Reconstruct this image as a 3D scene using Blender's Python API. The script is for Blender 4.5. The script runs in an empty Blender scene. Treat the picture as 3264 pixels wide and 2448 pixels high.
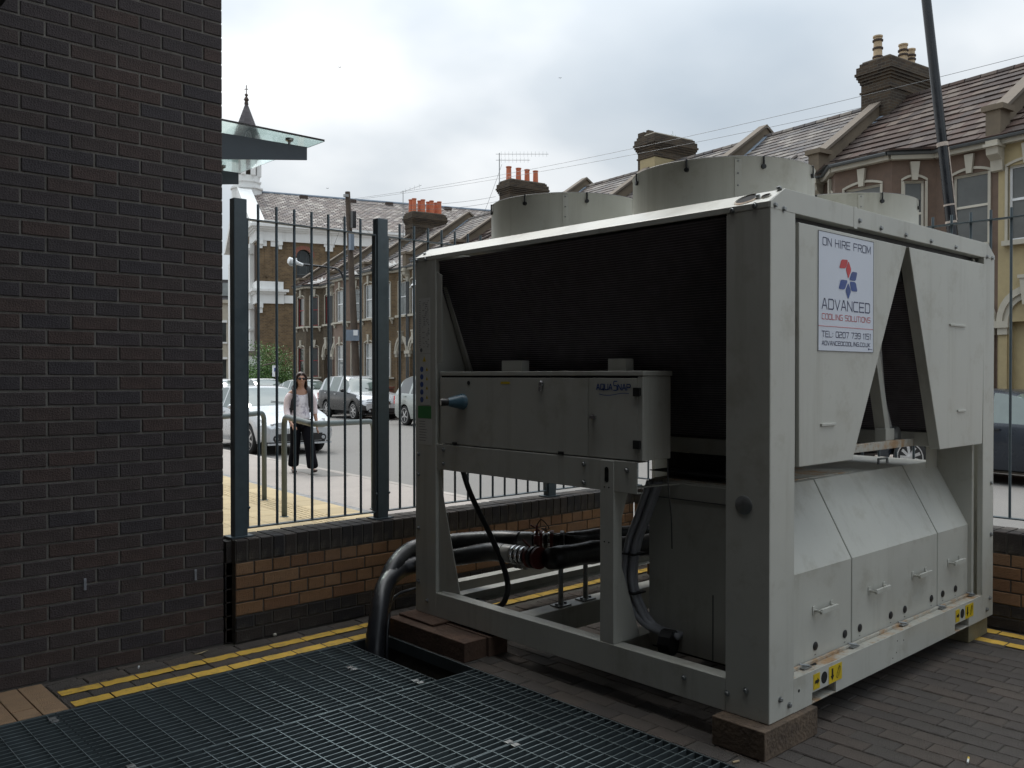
import bpy, math, random
from mathutils import Vector, Matrix
random.seed(7)
SC = bpy.context.scene
COL = SC.collection
V = Vector

# ------------------------------------------------------------------ camera
F_PX, HOR, HEAD = 2824.4, 1195.8, 0.8275
EYE = 1.53
TILT = math.atan((1224 - HOR) / F_PX)
FWD = V((math.cos(HEAD), math.sin(HEAD), 0))
RGT = V((math.sin(HEAD), -math.cos(HEAD), 0))
cam_d = bpy.data.cameras.new('camera')
cam_d.sensor_width = 36.0
cam_d.lens = 36.0 * F_PX / 3264
cam_d.clip_start = 0.05
cam_d.clip_end = 2000
cam = bpy.data.objects.new('camera', cam_d)
COL.objects.link(cam)
cam.location = (0, 0, EYE)
cam.rotation_euler = (math.pi / 2 - TILT, 0, HEAD - math.pi / 2)
SC.camera = cam

# ------------------------------------------------------------------ sky and sun
SKY_SEED = 7.2
SKY_LOW, SKY_GRAD = 0.84, 3.2      # overcast: zenith brighter than the horizon
SUN_ELEV, SUN_AZ = math.radians(52), HEAD + math.radians(30)   # direction towards the sun, from +X ccw
w = bpy.data.worlds.new('World'); SC.world = w; w.use_nodes = True
nt = w.node_tree; N = nt.nodes; L = nt.links
for n in list(N): N.remove(n)
out = N.new('ShaderNodeOutputWorld'); bg = N.new('ShaderNodeBackground')
L.new(bg.outputs[0], out.inputs[0])
sky = N.new('ShaderNodeTexSky'); sky.sky_type = 'NISHITA'; sky.sun_disc = False
sky.sun_elevation = SUN_ELEV; sky.sun_rotation = math.pi / 2 - SUN_AZ
sky.air_density = 1.2; sky.dust_density = 3.0
tc = N.new('ShaderNodeTexCoord')
sep = N.new('ShaderNodeSeparateXYZ'); L.new(tc.outputs['Generated'], sep.inputs[0])
mz = N.new('ShaderNodeMath'); mz.operation = 'MAXIMUM'; L.new(sep.outputs[2], mz.inputs[0]); mz.inputs[1].default_value = 0.0
az = N.new('ShaderNodeMath'); az.operation = 'ADD'; L.new(mz.outputs[0], az.inputs[0]); az.inputs[1].default_value = 0.32
dx = N.new('ShaderNodeMath'); dx.operation = 'DIVIDE'; L.new(sep.outputs[0], dx.inputs[0]); L.new(az.outputs[0], dx.inputs[1])
dy = N.new('ShaderNodeMath'); dy.operation = 'DIVIDE'; L.new(sep.outputs[1], dy.inputs[0]); L.new(az.outputs[0], dy.inputs[1])
cmb = N.new('ShaderNodeCombineXYZ'); L.new(dx.outputs[0], cmb.inputs[0]); L.new(dy.outputs[0], cmb.inputs[1]); cmb.inputs[2].default_value = SKY_SEED
nz = N.new('ShaderNodeTexNoise'); nz.inputs['Scale'].default_value = 1.15; nz.inputs['Detail'].default_value = 5; nz.inputs['Roughness'].default_value = 0.44
L.new(cmb.outputs[0], nz.inputs['Vector'])
rp = N.new('ShaderNodeValToRGB')
rp.color_ramp.elements[0].position = 0.36; rp.color_ramp.elements[0].color = (0.46, 0.53, 0.60, 1)
rp.color_ramp.elements[1].position = 0.66; rp.color_ramp.elements[1].color = (1.05, 1.06, 1.06, 1)
e = rp.color_ramp.elements.new(0.50); e.color = (0.62, 0.675, 0.725, 1)
L.new(nz.outputs[0], rp.inputs[0])
# overcast skies are brighter round the hidden sun
nrm = N.new('ShaderNodeVectorMath'); nrm.operation = 'DOT_PRODUCT'; L.new(tc.outputs['Generated'], nrm.inputs[0])
nrm.inputs[1].default_value = (math.cos(SUN_AZ) * math.cos(SUN_ELEV), math.sin(SUN_AZ) * math.cos(SUN_ELEV), math.sin(SUN_ELEV))
gl = N.new('ShaderNodeMapRange'); gl.inputs['From Min'].default_value = -0.1; gl.inputs['From Max'].default_value = 1.0
gl.inputs['To Min'].default_value = 0.85; gl.inputs['To Max'].default_value = 1.25
L.new(nrm.outputs['Value'], gl.inputs['Value'])
zz_ = N.new('ShaderNodeMath'); zz_.operation = 'POWER'; L.new(mz.outputs[0], zz_.inputs[0]); zz_.inputs[1].default_value = 2.0
ov = N.new('ShaderNodeMath'); ov.operation = 'MULTIPLY_ADD'; L.new(zz_.outputs[0], ov.inputs[0]); ov.inputs[1].default_value = SKY_GRAD * SKY_LOW; ov.inputs[2].default_value = SKY_LOW
gm = N.new('ShaderNodeMath'); gm.operation = 'MULTIPLY'; L.new(ov.outputs[0], gm.inputs[0]); L.new(gl.outputs[0], gm.inputs[1]); gl = gm
cs = N.new('ShaderNodeVectorMath'); cs.operation = 'SCALE'; L.new(rp.outputs[0], cs.inputs[0]); L.new(gl.outputs[0], cs.inputs['Scale'])
sk = N.new('ShaderNodeVectorMath'); sk.operation = 'SCALE'; L.new(sky.outputs[0], sk.inputs[0]); sk.inputs['Scale'].default_value = 0.08
mx = N.new('ShaderNodeMix'); mx.data_type = 'RGBA'; mx.inputs['Factor'].default_value = 0.9
L.new(sk.outputs[0], mx.inputs['A']); L.new(cs.outputs[0], mx.inputs['B'])
L.new(mx.outputs['Result'], bg.inputs[0]); bg.inputs[1].default_value = 1.0

sd = bpy.data.lights.new('sun', 'SUN'); sd.energy = 1.5; sd.angle = math.radians(14); sd.color = (1.0, 0.96, 0.9)
so = bpy.data.objects.new('sun', sd); COL.objects.link(so)
so.rotation_euler = V((-math.cos(SUN_AZ) * math.cos(SUN_ELEV), -math.sin(SUN_AZ) * math.cos(SUN_ELEV), -math.sin(SUN_ELEV))).to_track_quat('-Z', 'Y').to_euler()

vs = SC.view_settings
vs.view_transform = 'Standard'; vs.look = 'None'; vs.gamma = 1.0; vs.exposure = 0.0; vs.use_curve_mapping = False
SC.cycles.max_bounces = 6; SC.cycles.diffuse_bounces = 4; SC.cycles.glossy_bounces = 3
SC.cycles.transmission_bounces = 4; SC.cycles.transparent_max_bounces = 8
SC.cycles.caustics_reflective = False; SC.cycles.caustics_refractive = False
SC.cycles.use_denoising = True

# ------------------------------------------------------------------ materials
def mat(name, col, rough=0.6, metal=0.0, var=0.12, vscale=6.0, bump=0.0, bscale=40.0, pal=None, coords='Object',
        spec=0.5, dirt=None, alpha=None, trans=0.0, coat=0.0, speck=None, detail=4.0, streak=None):
    """Principled material; var/vscale: mottling, pal: colours picked per object and per island, dirt: (colour, scale, amount)."""
    m = bpy.data.materials.new(name); m.use_nodes = True
    nt = m.node_tree; n = nt.nodes; l = nt.links
    b = n['Principled BSDF']
    b.inputs['Roughness'].default_value = rough; b.inputs['Metallic'].default_value = metal
    b.inputs['Specular IOR Level'].default_value = spec
    b.inputs['Transmission Weight'].default_value = trans; b.inputs['Coat Weight'].default_value = coat
    tcn = n.new('ShaderNodeTexCoord'); co = tcn.outputs[coords]
    if pal:
        oi = n.new('ShaderNodeObjectInfo'); ge = n.new('ShaderNodeNewGeometry')
        ad = n.new('ShaderNodeMath'); ad.operation = 'ADD'; l.new(oi.outputs['Random'], ad.inputs[0]); l.new(ge.outputs['Random Per Island'], ad.inputs[1])
        fr = n.new('ShaderNodeMath'); fr.operation = 'FRACT'; l.new(ad.outputs[0], fr.inputs[0])
        r = n.new('ShaderNodeValToRGB'); r.color_ramp.interpolation = 'CONSTANT'
        els = r.color_ramp.elements
        while len(els) < len(pal): els.new(0.5)
        for i, c in enumerate(pal):
            els[i].position = i / len(pal); els[i].color = (*c, 1)
        l.new(fr.outputs[0], r.inputs[0]); base = r.outputs[0]
    else:
        rgb = n.new('ShaderNodeRGB'); rgb.outputs[0].default_value = (*col, 1); base = rgb.outputs[0]
    if var:
        nn = n.new('ShaderNodeTexNoise'); nn.inputs['Scale'].default_value = vscale; nn.inputs['Detail'].default_value = detail
        nn.inputs['Roughness'].default_value = 0.62
        l.new(co, nn.inputs['Vector'])
        mr = n.new('ShaderNodeMapRange'); mr.inputs['From Min'].default_value = 0.3; mr.inputs['From Max'].default_value = 0.7
        mr.inputs['To Min'].default_value = 1 - var; mr.inputs['To Max'].default_value = 1 + var
        l.new(nn.outputs[0], mr.inputs['Value'])
        sc = n.new('ShaderNodeVectorMath'); sc.operation = 'SCALE'; l.new(base, sc.inputs[0]); l.new(mr.outputs[0], sc.inputs['Scale'])
        base = sc.outputs[0]
        rr = n.new('ShaderNodeMapRange'); rr.inputs['From Min'].default_value = 0.3; rr.inputs['From Max'].default_value = 0.7
        rr.inputs['To Min'].default_value = max(0.02, rough - 0.1); rr.inputs['To Max'].default_value = min(1, rough + 0.1)
        l.new(nn.outputs[0], rr.inputs['Value']); l.new(rr.outputs[0], b.inputs['Roughness'])
    for dd in ([dirt] if dirt else []) + ([speck] if speck else []) + ([streak] if streak else []):
        c, s, amt = dd[:3]
        dn = n.new('ShaderNodeTexNoise'); dn.inputs['Scale'].default_value = s; dn.inputs['Detail'].default_value = 6
        dn.inputs['Roughness'].default_value = 0.7
        if dd is streak:
            mp = n.new('ShaderNodeMapping'); mp.inputs['Scale'].default_value = (1, 1, 0.08); l.new(co, mp.inputs[0]); l.new(mp.outputs[0], dn.inputs['Vector'])
        else:
            l.new(co, dn.inputs['Vector'])
        th = n.new('ShaderNodeMapRange'); th.inputs['From Min'].default_value = dd[3] if len(dd) > 3 else 0.52
        th.inputs['From Max'].default_value = (dd[3] if len(dd) > 3 else 0.52) + 0.14
        th.inputs['To Max'].default_value = amt
        l.new(dn.outputs[0], th.inputs['Value'])
        mi = n.new('ShaderNodeMix'); mi.data_type = 'RGBA'; l.new(th.outputs[0], mi.inputs['Factor'])
        l.new(base, mi.inputs['A']); mi.inputs['B'].default_value = (*c, 1); base = mi.outputs['Result']
    l.new(base, b.inputs['Base Color'])
    if bump:
        bn = n.new('ShaderNodeTexNoise'); bn.inputs['Scale'].default_value = bscale; bn.inputs['Detail'].default_value = 5
        l.new(co, bn.inputs['Vector'])
        bp = n.new('ShaderNodeBump'); bp.inputs['Strength'].default_value = bump; bp.inputs['Distance'].default_value = 0.01
        l.new(bn.outputs[0], bp.inputs['Height']); l.new(bp.outputs[0], b.inputs['Normal'])
    if alpha is not None: b.inputs['Alpha'].default_value = alpha
    return m

def brickmat(name, cols, mortar, bw, bh, ms=0.01, rough=0.85, wall=True, bump=0.5, off=0.5, patches=None, shift=(0, 0)):
    """Brick courses far away: vector = (horizontal run, z). Wall normals along local x or y both work."""
    m = bpy.data.materials.new(name); m.use_nodes = True
    nt = m.node_tree; n = nt.nodes; l = nt.links; b = n['Principled BSDF']; b.inputs['Roughness'].default_value = rough
    b.inputs['Specular IOR Level'].default_value = 0.25
    tcn = n.new('ShaderNodeTexCoord'); sp = n.new('ShaderNodeSeparateXYZ'); l.new(tcn.outputs['Object'], sp.inputs[0])
    ad = n.new('ShaderNodeMath'); ad.operation = 'ADD'; l.new(sp.outputs[0], ad.inputs[0]); l.new(sp.outputs[1], ad.inputs[1])
    cb = n.new('ShaderNodeCombineXYZ'); l.new(ad.outputs[0], cb.inputs[0]); l.new(sp.outputs[2], cb.inputs[1])
    br = n.new('ShaderNodeTexBrick'); l.new(cb.outputs[0], br.inputs['Vector'])
    br.inputs['Scale'].default_value = 1; br.inputs['Brick Width'].default_value = bw; br.inputs['Row Height'].default_value = bh
    br.inputs['Mortar Size'].default_value = ms; br.inputs['Mortar Smooth'].default_value = 0.2; br.offset = off
    br.inputs['Color1'].default_value = (*cols[0], 1); br.inputs['Color2'].default_value = (*cols[1], 1); br.inputs['Mortar'].default_value = (*mortar, 1)
    nn = n.new('ShaderNodeTexNoise'); nn.inputs['Scale'].default_value = 0.9; nn.inputs['Detail'].default_value = 7; nn.inputs['Roughness'].default_value = 0.7
    l.new(tcn.outputs['Object'], nn.inputs['Vector'])
    mr = n.new('ShaderNodeMapRange'); mr.inputs['From Min'].default_value = 0.3; mr.inputs['From Max'].default_value = 0.7
    mr.inputs['To Min'].default_value = 0.7; mr.inputs['To Max'].default_value = 1.25; l.new(nn.outputs[0], mr.inputs['Value'])
    sc = n.new('ShaderNodeVectorMath'); sc.operation = 'SCALE'; l.new(br.outputs['Color'], sc.inputs[0]); l.new(mr.outputs[0], sc.inputs['Scale'])
    base = sc.outputs[0]
    if patches:
        dn = n.new('ShaderNodeTexNoise'); dn.inputs['Scale'].default_value = patches[1]; dn.inputs['Detail'].default_value = 5
        l.new(tcn.outputs['Object'], dn.inputs['Vector'])
        th = n.new('ShaderNodeMapRange'); th.inputs['From Min'].default_value = patches[2]; th.inputs['From Max'].default_value = patches[2] + 0.04; th.inputs['To Max'].default_value = 0.8
        l.new(dn.outputs[0], th.inputs['Value'])
        mi = n.new('ShaderNodeMix'); mi.data_type = 'RGBA'; l.new(th.outputs[0], mi.inputs['Factor']); l.new(base, mi.inputs['A']); mi.inputs['B'].default_value = (*patches[0], 1)
        base = mi.outputs['Result']
    l.new(base, b.inputs['Base Color'])
    bp = n.new('ShaderNodeBump'); bp.inputs['Strength'].default_value = bump; bp.inputs['Distance'].default_value = 0.01; bp.invert = True
    l.new(br.outputs['Fac'], bp.inputs['Height']); l.new(bp.outputs[0], b.inputs['Normal'])
    return m

def glassmat(name, col, rough=0.04, spec=0.8):
    m = mat(name, col, rough=rough, var=0.25, vscale=1.3, spec=spec, coat=0.3)
    return m

M = {}
M['panel'] = mat('grey_white_paint', (0.475, 0.475, 0.43), rough=0.42, var=0.07, vscale=2.2, bump=0.10, bscale=2.6, dirt=((0.30, 0.28, 0.22), 4, 0.45, 0.55), speck=((0.25, 0.21, 0.16), 70, 0.45, 0.68), streak=((0.32, 0.31, 0.26), 8, 0.38, 0.53))
M['panel_stain_shade'] = mat('rust_and_shade_paint', (0.42, 0.41, 0.36), rough=0.5, var=0.10, vscale=8, dirt=((0.36, 0.20, 0.08), 9, 0.85, 0.46), speck=((0.16, 0.09, 0.045), 34, 0.8, 0.55))  # real rust stains; also stands in for shade on one cross member
M['galv'] = mat('galvanised_steel', (0.30, 0.31, 0.31), rough=0.42, metal=0.8, var=0.2, vscale=30)
M['chrome'] = mat('bright_steel', (0.6, 0.6, 0.6), rough=0.25, metal=0.95, var=0.1, vscale=20)
M['coil'] = mat('dark_coil_fins', (0.105, 0.095, 0.11), rough=0.55, var=0.25, vscale=12, spec=0.3)
M['coil_line'] = mat('coil_tube_edges', (0.22, 0.20, 0.215), rough=0.45, var=0.3, vscale=15, spec=0.4)
M['black'] = mat('black_plastic', (0.012, 0.012, 0.013), rough=0.45, var=0.2, vscale=12)
M['void'] = mat('recess_shade_black', (0.006, 0.006, 0.006), rough=0.9, var=0.1)  # shade inside holes, pockets and gaps, put into the colour
M['grating'] = mat('galvanised_grating', (0.135, 0.165, 0.175), rough=0.45, metal=0.6, var=0.22, vscale=14, dirt=((0.09, 0.10, 0.10), 7, 0.5, 0.5))
M['grating_edge'] = mat('sky_sheen_zinc_edge', (0.27, 0.33, 0.34), rough=0.33, metal=0.7, var=0.3, vscale=9)  # paler top edges: the sky's sheen put into the colour
M['fence'] = mat('slate_blue_powdercoat', (0.062, 0.085, 0.098), rough=0.38, var=0.12, vscale=20, spec=0.5, dirt=((0.10, 0.10, 0.09), 12, 0.3, 0.6))
M['mortar'] = mat('grey_mortar', (0.175, 0.165, 0.15), rough=0.95, var=0.35, vscale=5, bump=0.5, bscale=200)
M['mortar_dark'] = mat('dark_mortar', (0.085, 0.078, 0.07), rough=0.95, var=0.25, vscale=20, bump=0.5, bscale=200)
M['brick_dark'] = mat('dark_engineering_brick', (0.05, 0.04, 0.04), rough=0.8, var=0.32, vscale=14, bump=0.6, bscale=120, spec=0.3,
    pal=[(0.064, 0.051, 0.049), (0.056, 0.048, 0.050), (0.070, 0.052, 0.048), (0.060, 0.050, 0.052), (0.074, 0.053, 0.048), (0.054, 0.048, 0.052), (0.065, 0.054, 0.054)], dirt=((0.11, 0.11, 0.11), 6, 0.3, 0.62))
M['brick_coping'] = mat('blue_black_coping_brick', (0.04, 0.036, 0.034), rough=0.75, var=0.25, vscale=9, bump=0.5, bscale=110, spec=0.3,
    pal=[(0.042, 0.036, 0.034), (0.032, 0.030, 0.032), (0.05, 0.042, 0.038), (0.037, 0.032, 0.03)], dirt=((0.115, 0.105, 0.085), 7, 0.45, 0.53))
M['brick_orange'] = mat('buff_orange_brick', (0.30, 0.15, 0.07), rough=0.85, var=0.2, vscale=12, bump=0.5, bscale=130, spec=0.25,
    pal=[(0.25, 0.145, 0.08), (0.22, 0.125, 0.07), (0.275, 0.165, 0.095), (0.205, 0.115, 0.068), (0.24, 0.145, 0.088)], dirt=((0.10, 0.075, 0.055), 3.5, 0.55, 0.5), speck=((0.03, 0.02, 0.015), 60, 0.9, 0.62))
M['paver'] = mat('brown_block_paver', (0.11, 0.09, 0.08), rough=0.9, var=0.28, vscale=10, bump=1.0, bscale=150, spec=0.2,
    pal=[(0.100, 0.087, 0.078), (0.091, 0.080, 0.073), (0.108, 0.092, 0.080), (0.097, 0.087, 0.079), (0.113, 0.094, 0.081)], speck=((0.26, 0.24, 0.20), 110, 0.6, 0.60), dirt=((0.05, 0.046, 0.042), 2.6, 0.6, 0.47))
M['sand'] = mat('joint_sand', (0.075, 0.068, 0.055), rough=0.95, var=0.3, vscale=30, bump=0.6, bscale=200)
M['yellow_line'] = mat('worn_yellow_paint', (0.60, 0.38, 0.06), rough=0.75, var=0.15, vscale=12, bump=0.4, bscale=160, dirt=((0.30, 0.21, 0.07), 10, 0.65, 0.5), speck=((0.09, 0.075, 0.06), 55, 0.9, 0.62))
M['concrete_slab'] = mat('buff_concrete', (0.26, 0.17, 0.10), rough=0.9, var=0.15, vscale=14, bump=0.5, bscale=200, dirt=((0.15, 0.10, 0.07), 6, 0.4, 0.55))
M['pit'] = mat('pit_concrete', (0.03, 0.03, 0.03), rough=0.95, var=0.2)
M['timber'] = mat('weathered_timber', (0.115, 0.082, 0.056), rough=0.85, var=0.35, vscale=7, bump=0.7, bscale=60, dirt=((0.05, 0.035, 0.028), 9, 0.6, 0.5))
M['timber_red'] = mat('reddish_sleeper', (0.095, 0.056, 0.038), rough=0.85, var=0.3, vscale=6, bump=0.6, bscale=50, dirt=((0.06, 0.035, 0.025), 8, 0.5, 0.52))
M['timber_pale'] = mat('pale_sawn_timber', (0.23, 0.20, 0.12), rough=0.85, var=0.2, vscale=9, bump=0.5, bscale=60)
M['rubber'] = mat('ribbed_black_rubber', (0.014, 0.015, 0.018), rough=0.38, var=0.2, vscale=25, spec=0.6)
M['lagging'] = mat('black_foam_lagging', (0.013, 0.012, 0.012), rough=0.35, var=0.25, vscale=10, bump=0.5, bscale=25)
M['conduit'] = mat('grey_pvc_conduit', (0.30, 0.31, 0.34), rough=0.45, var=0.1, vscale=20)
M['red_paint'] = mat('red_valve_paint', (0.13, 0.018, 0.014), rough=0.5, var=0.2, vscale=15)
M['white_vinyl'] = mat('white_vinyl', (0.62, 0.66, 0.74), rough=0.35, var=0.03, vscale=4)
M['ink_navy'] = mat('navy_print', (0.035, 0.045, 0.12), rough=0.4, var=0)
M['ink_red'] = mat('red_print', (0.55, 0.03, 0.035), rough=0.4, var=0.1, vscale=20)
M['ink_blue'] = mat('blue_print', (0.03, 0.07, 0.25), rough=0.4, var=0.25, vscale=22)
M['ink_black'] = mat('black_print', (0.01, 0.01, 0.01), rough=0.5, var=0)
M['ink_grey'] = mat('grey_print', (0.10, 0.10, 0.10), rough=0.5, var=0)
M['sticker_yellow'] = mat('yellow_sticker', (0.62, 0.45, 0.02), rough=0.4, var=0.06, vscale=20)
M['sticker_green'] = mat('green_sticker', (0.03, 0.20, 0.05), rough=0.4, var=0.05)
M['sticker_white'] = mat('white_label', (0.55, 0.55, 0.52), rough=0.4, var=0.05)
M['isolator_blue'] = mat('blue_grey_plug', (0.05, 0.11, 0.15), rough=0.35, var=0.1)
M['white_paint'] = mat('white_stucco', (0.70, 0.71, 0.70), rough=0.75, var=0.06, vscale=1.2, streak=((0.42, 0.42, 0.40), 2.5, 0.45, 0.55))
M['stone_white'] = mat('painted_stone_dressing', (0.42, 0.395, 0.33), rough=0.8, var=0.1, vscale=3, dirt=((0.35, 0.32, 0.27), 2, 0.4, 0.58))
M['upvc'] = mat('white_window_frame', (0.72, 0.74, 0.75), rough=0.4, var=0.04)
M['red_frame'] = mat('dark_red_window_frame', (0.20, 0.015, 0.02), rough=0.45, var=0.05)
M['cream_frame'] = mat('cream_window_frame', (0.55, 0.52, 0.44), rough=0.5, var=0.05)
M['pane'] = glassmat('dark_window_glass', (0.03, 0.035, 0.035), spec=0.5)
M['pane_net'] = glassmat('net_curtained_glass', (0.24, 0.26, 0.26))
M['pane_mid'] = glassmat('grey_curtained_glass', (0.085, 0.09, 0.085), spec=0.5)
M['lead'] = mat('lead_flashing', (0.17, 0.21, 0.26), rough=0.6, var=0.15, vscale=3)
M['coping_stone'] = mat('cement_parapet_coping', (0.15, 0.125, 0.10), rough=0.9, var=0.25, vscale=2.5, dirt=((0.10, 0.09, 0.075), 2.5, 0.5, 0.52), bump=0.4, bscale=8)
M['parapet_side'] = mat('rendered_parapet_side', (0.15, 0.12, 0.085), rough=0.9, var=0.25, vscale=2, dirt=((0.10, 0.085, 0.07), 2, 0.5, 0.55))
M['pot_red'] = mat('terracotta_pot', (0.46, 0.13, 0.06), rough=0.7, var=0.12, vscale=6)
M['pot_buff'] = mat('buff_sooty_pot', (0.42, 0.32, 0.20), rough=0.75, var=0.3, vscale=5)
M['soot_shade'] = mat('soot_and_shade_black', (0.05, 0.035, 0.028), rough=0.85, var=0.2)  # soot on the pots; painted shade in church recess and bell opening
M['gutter'] = mat('dark_grey_gutter', (0.085, 0.095, 0.10), rough=0.5, var=0.15)
M['roof_redbrown'] = mat('red_brown_tiles', (0.11, 0.06, 0.05), rough=0.72, var=0.3, vscale=2.5, spec=0.2,
    pal=[(0.056, 0.038, 0.032), (0.046, 0.033, 0.029), (0.064, 0.042, 0.035), (0.052, 0.040, 0.036), (0.10, 0.078, 0.065)], bump=0.3, bscale=20)
M['spire'] = mat('dark_purple_spire_slates', (0.05, 0.042, 0.048), rough=0.6, var=0.3, vscale=3, pal=[(0.05, 0.042, 0.048), (0.065, 0.055, 0.06), (0.04, 0.034, 0.038)])
M['roof_slate'] = mat('grey_slates', (0.13, 0.125, 0.125), rough=0.65, var=0.3, vscale=2, spec=0.3,
    pal=[(0.075, 0.068, 0.066), (0.095, 0.082, 0.074), (0.062, 0.058, 0.060), (0.15, 0.135, 0.12), (0.085, 0.068, 0.062)], bump=0.2, bscale=20)
M['roof_church'] = mat('weathered_church_slates', (0.2, 0.17, 0.155), rough=0.65, var=0.2, vscale=0.6,
    pal=[(0.19, 0.165, 0.15), (0.23, 0.20, 0.18), (0.155, 0.13, 0.12), (0.20, 0.165, 0.15), (0.36, 0.33, 0.30), (0.17, 0.15, 0.145)])
M['chimney'] = brickmat('sooty_stock_brick', [(0.040, 0.031, 0.025), (0.085, 0.060, 0.038)], (0.085, 0.075, 0.06), 0.225, 0.075, 0.012)
M['stock_yellow'] = brickmat('yellow_stock_brick', [(0.20, 0.14, 0.078), (0.14, 0.097, 0.056)], (0.17, 0.14, 0.105), 0.225, 0.075, 0.01)
M['stock_dark'] = brickmat('dark_stock_brick', [(0.105, 0.082, 0.052), (0.075, 0.058, 0.04)], (0.12, 0.10, 0.078), 0.225, 0.075, 0.01)
M['church_brick'] = brickmat('church_stock_brick', [(0.18, 0.122, 0.064), (0.105, 0.070, 0.040)], (0.16, 0.125, 0.088), 0.23, 0.1, 0.014, patches=((0.33, 0.25, 0.16), 0.28, 0.66))
M['render_mauve'] = mat('mauve_brown_pebbledash', (0.135, 0.093, 0.070), rough=0.95, var=0.14, vscale=7, bump=0.6, bscale=60)
M['render_pink'] = mat('pinkish_brown_render', (0.19, 0.138, 0.108), rough=0.95, var=0.12, vscale=5, bump=0.5, bscale=50)
M['render_cream'] = mat('cream_painted_brick', (0.36, 0.295, 0.165), rough=0.8, var=0.1, vscale=4, bump=0.4, bscale=12, dirt=((0.35, 0.29, 0.17), 1.5, 0.4, 0.58))
M['garden_brick'] = brickmat('red_garden_brick', [(0.24, 0.07, 0.045), (0.19, 0.06, 0.04)], (0.2, 0.16, 0.13), 0.225, 0.075, 0.01)
M['asphalt'] = mat('grey_asphalt_road', (0.165, 0.158, 0.148), rough=0.92, var=0.08, vscale=1.1, bump=0.5, bscale=90, speck=((0.30, 0.29, 0.27), 120, 0.5, 0.55), dirt=((0.15, 0.145, 0.14), 0.5, 0.4, 0.52))
M['footway'] = mat('pinkish_footway_asphalt', (0.31, 0.28, 0.255), rough=0.92, var=0.08, vscale=1.6, bump=0.5, bscale=120, speck=((0.36, 0.32, 0.30), 140, 0.5, 0.55), dirt=((0.19, 0.17, 0.165), 0.9, 0.35, 0.55))
M['kerb'] = mat('granite_kerb', (0.33, 0.30, 0.27), rough=0.85, var=0.12, vscale=9, pal=[(0.33, 0.30, 0.27), (0.29, 0.265, 0.24), (0.36, 0.33, 0.30)], speck=((0.2, 0.19, 0.18), 90, 0.4, 0.55))
M['tactile'] = mat('buff_tactile_paving', (0.42, 0.33, 0.19), rough=0.88, var=0.1, vscale=5, pal=[(0.42, 0.335, 0.20), (0.38, 0.305, 0.185), (0.45, 0.36, 0.215)], dirt=((0.26, 0.20, 0.12), 2.5, 0.45, 0.55), speck=((0.3, 0.24, 0.15), 70, 0.5, 0.55))
M['grid_grey'] = mat('grey_drain_setts', (0.23, 0.23, 0.23), rough=0.8, var=0.3, vscale=14)
M['hoop'] = mat('grey_painted_rail', (0.105, 0.13, 0.13), rough=0.5, var=0.1, vscale=8, spec=0.5)
M['glass_canopy'] = mat('green_tinted_glass', (0.75, 0.93, 0.88), rough=0.02, var=0, trans=1.0)
M['canopy_steel'] = mat('dark_blue_grey_steel', (0.05, 0.065, 0.08), rough=0.4, var=0.08)
M['pole_wood'] = mat('creosoted_pole', (0.075, 0.056, 0.042), rough=0.85, var=0.3, vscale=3, streak=((0.05, 0.038, 0.03), 12, 0.6, 0.5))
M['lamp_black'] = mat('black_lamp_paint', (0.012, 0.014, 0.017), rough=0.25, var=0.2, vscale=4, spec=0.6)
M['lamp_wear'] = mat('flaking_primer', (0.42, 0.36, 0.31), rough=0.8, var=0.3, vscale=18)
M['leaf'] = mat('bush_leaves', (0.07, 0.14, 0.03), rough=0.6, var=0.2, vscale=8, pal=[(0.06, 0.14, 0.03), (0.09, 0.18, 0.04), (0.045, 0.10, 0.025), (0.12, 0.21, 0.055)])
M['twig'] = mat('bush_twigs', (0.08, 0.06, 0.04), rough=0.9)
for k, c in dict(car_white=(0.78, 0.79, 0.79), car_silver=(0.52, 0.54, 0.56), car_greysilver=(0.33, 0.36, 0.34), car_black=(0.008, 0.009, 0.011), car_navy=(0.012, 0.018, 0.028)).items():
    M[k] = mat(k + '_paint', c, rough=0.28, metal=0.35 if 'silver' in k else 0.0, var=0.03, vscale=3, coat=0.25 if k in ('car_black', 'car_navy') else 0.8, spec=0.5)
M['car_glass'] = glassmat('car_glass', (0.10, 0.13, 0.12), rough=0.03, spec=1.0)
M['car_glass_dark'] = glassmat('dark_car_glass', (0.03, 0.035, 0.035), rough=0.05, spec=1.0)
M['tyre'] = mat('tyre_rubber', (0.014, 0.014, 0.014), rough=0.8, var=0.1)
M['alloy'] = mat('alloy_wheel', (0.5, 0.5, 0.5), rough=0.3, metal=0.8, var=0.05)
M['lens'] = mat('clear_headlight_lens', (0.42, 0.44, 0.46), rough=0.12, metal=0.3, var=0.35, vscale=14, coat=1.0)
M['plate'] = mat('number_plate', (0.7, 0.7, 0.66), rough=0.4, var=0)
M['skin'] = mat('skin', (0.42, 0.24, 0.17), rough=0.55, var=0.06, vscale=10)
M['hair'] = mat('dark_brown_hair', (0.035, 0.017, 0.012), rough=0.5, var=0.3, vscale=30)
M['blouse'] = mat('white_patterned_blouse', (0.78, 0.76, 0.82), rough=0.8, var=0.05, vscale=20, dirt=((0.22, 0.20, 0.28), 14, 0.75, 0.50))
M['sleeve'] = mat('sheer_white_sleeve', (0.74, 0.64, 0.66), rough=0.8, var=0.08, vscale=20)
M['trousers'] = mat('black_trousers', (0.004, 0.004, 0.006), rough=0.95, var=0.15, spec=0.1)
M['strap'] = mat('black_backpack_cloth', (0.014, 0.012, 0.016), rough=0.8)
M['shoe'] = mat('dark_brown_leather', (0.04, 0.018, 0.012), rough=0.5)
M['soffit'] = mat('dark_soffit', (0.02, 0.02, 0.022), rough=0.7, var=0.1)

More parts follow.
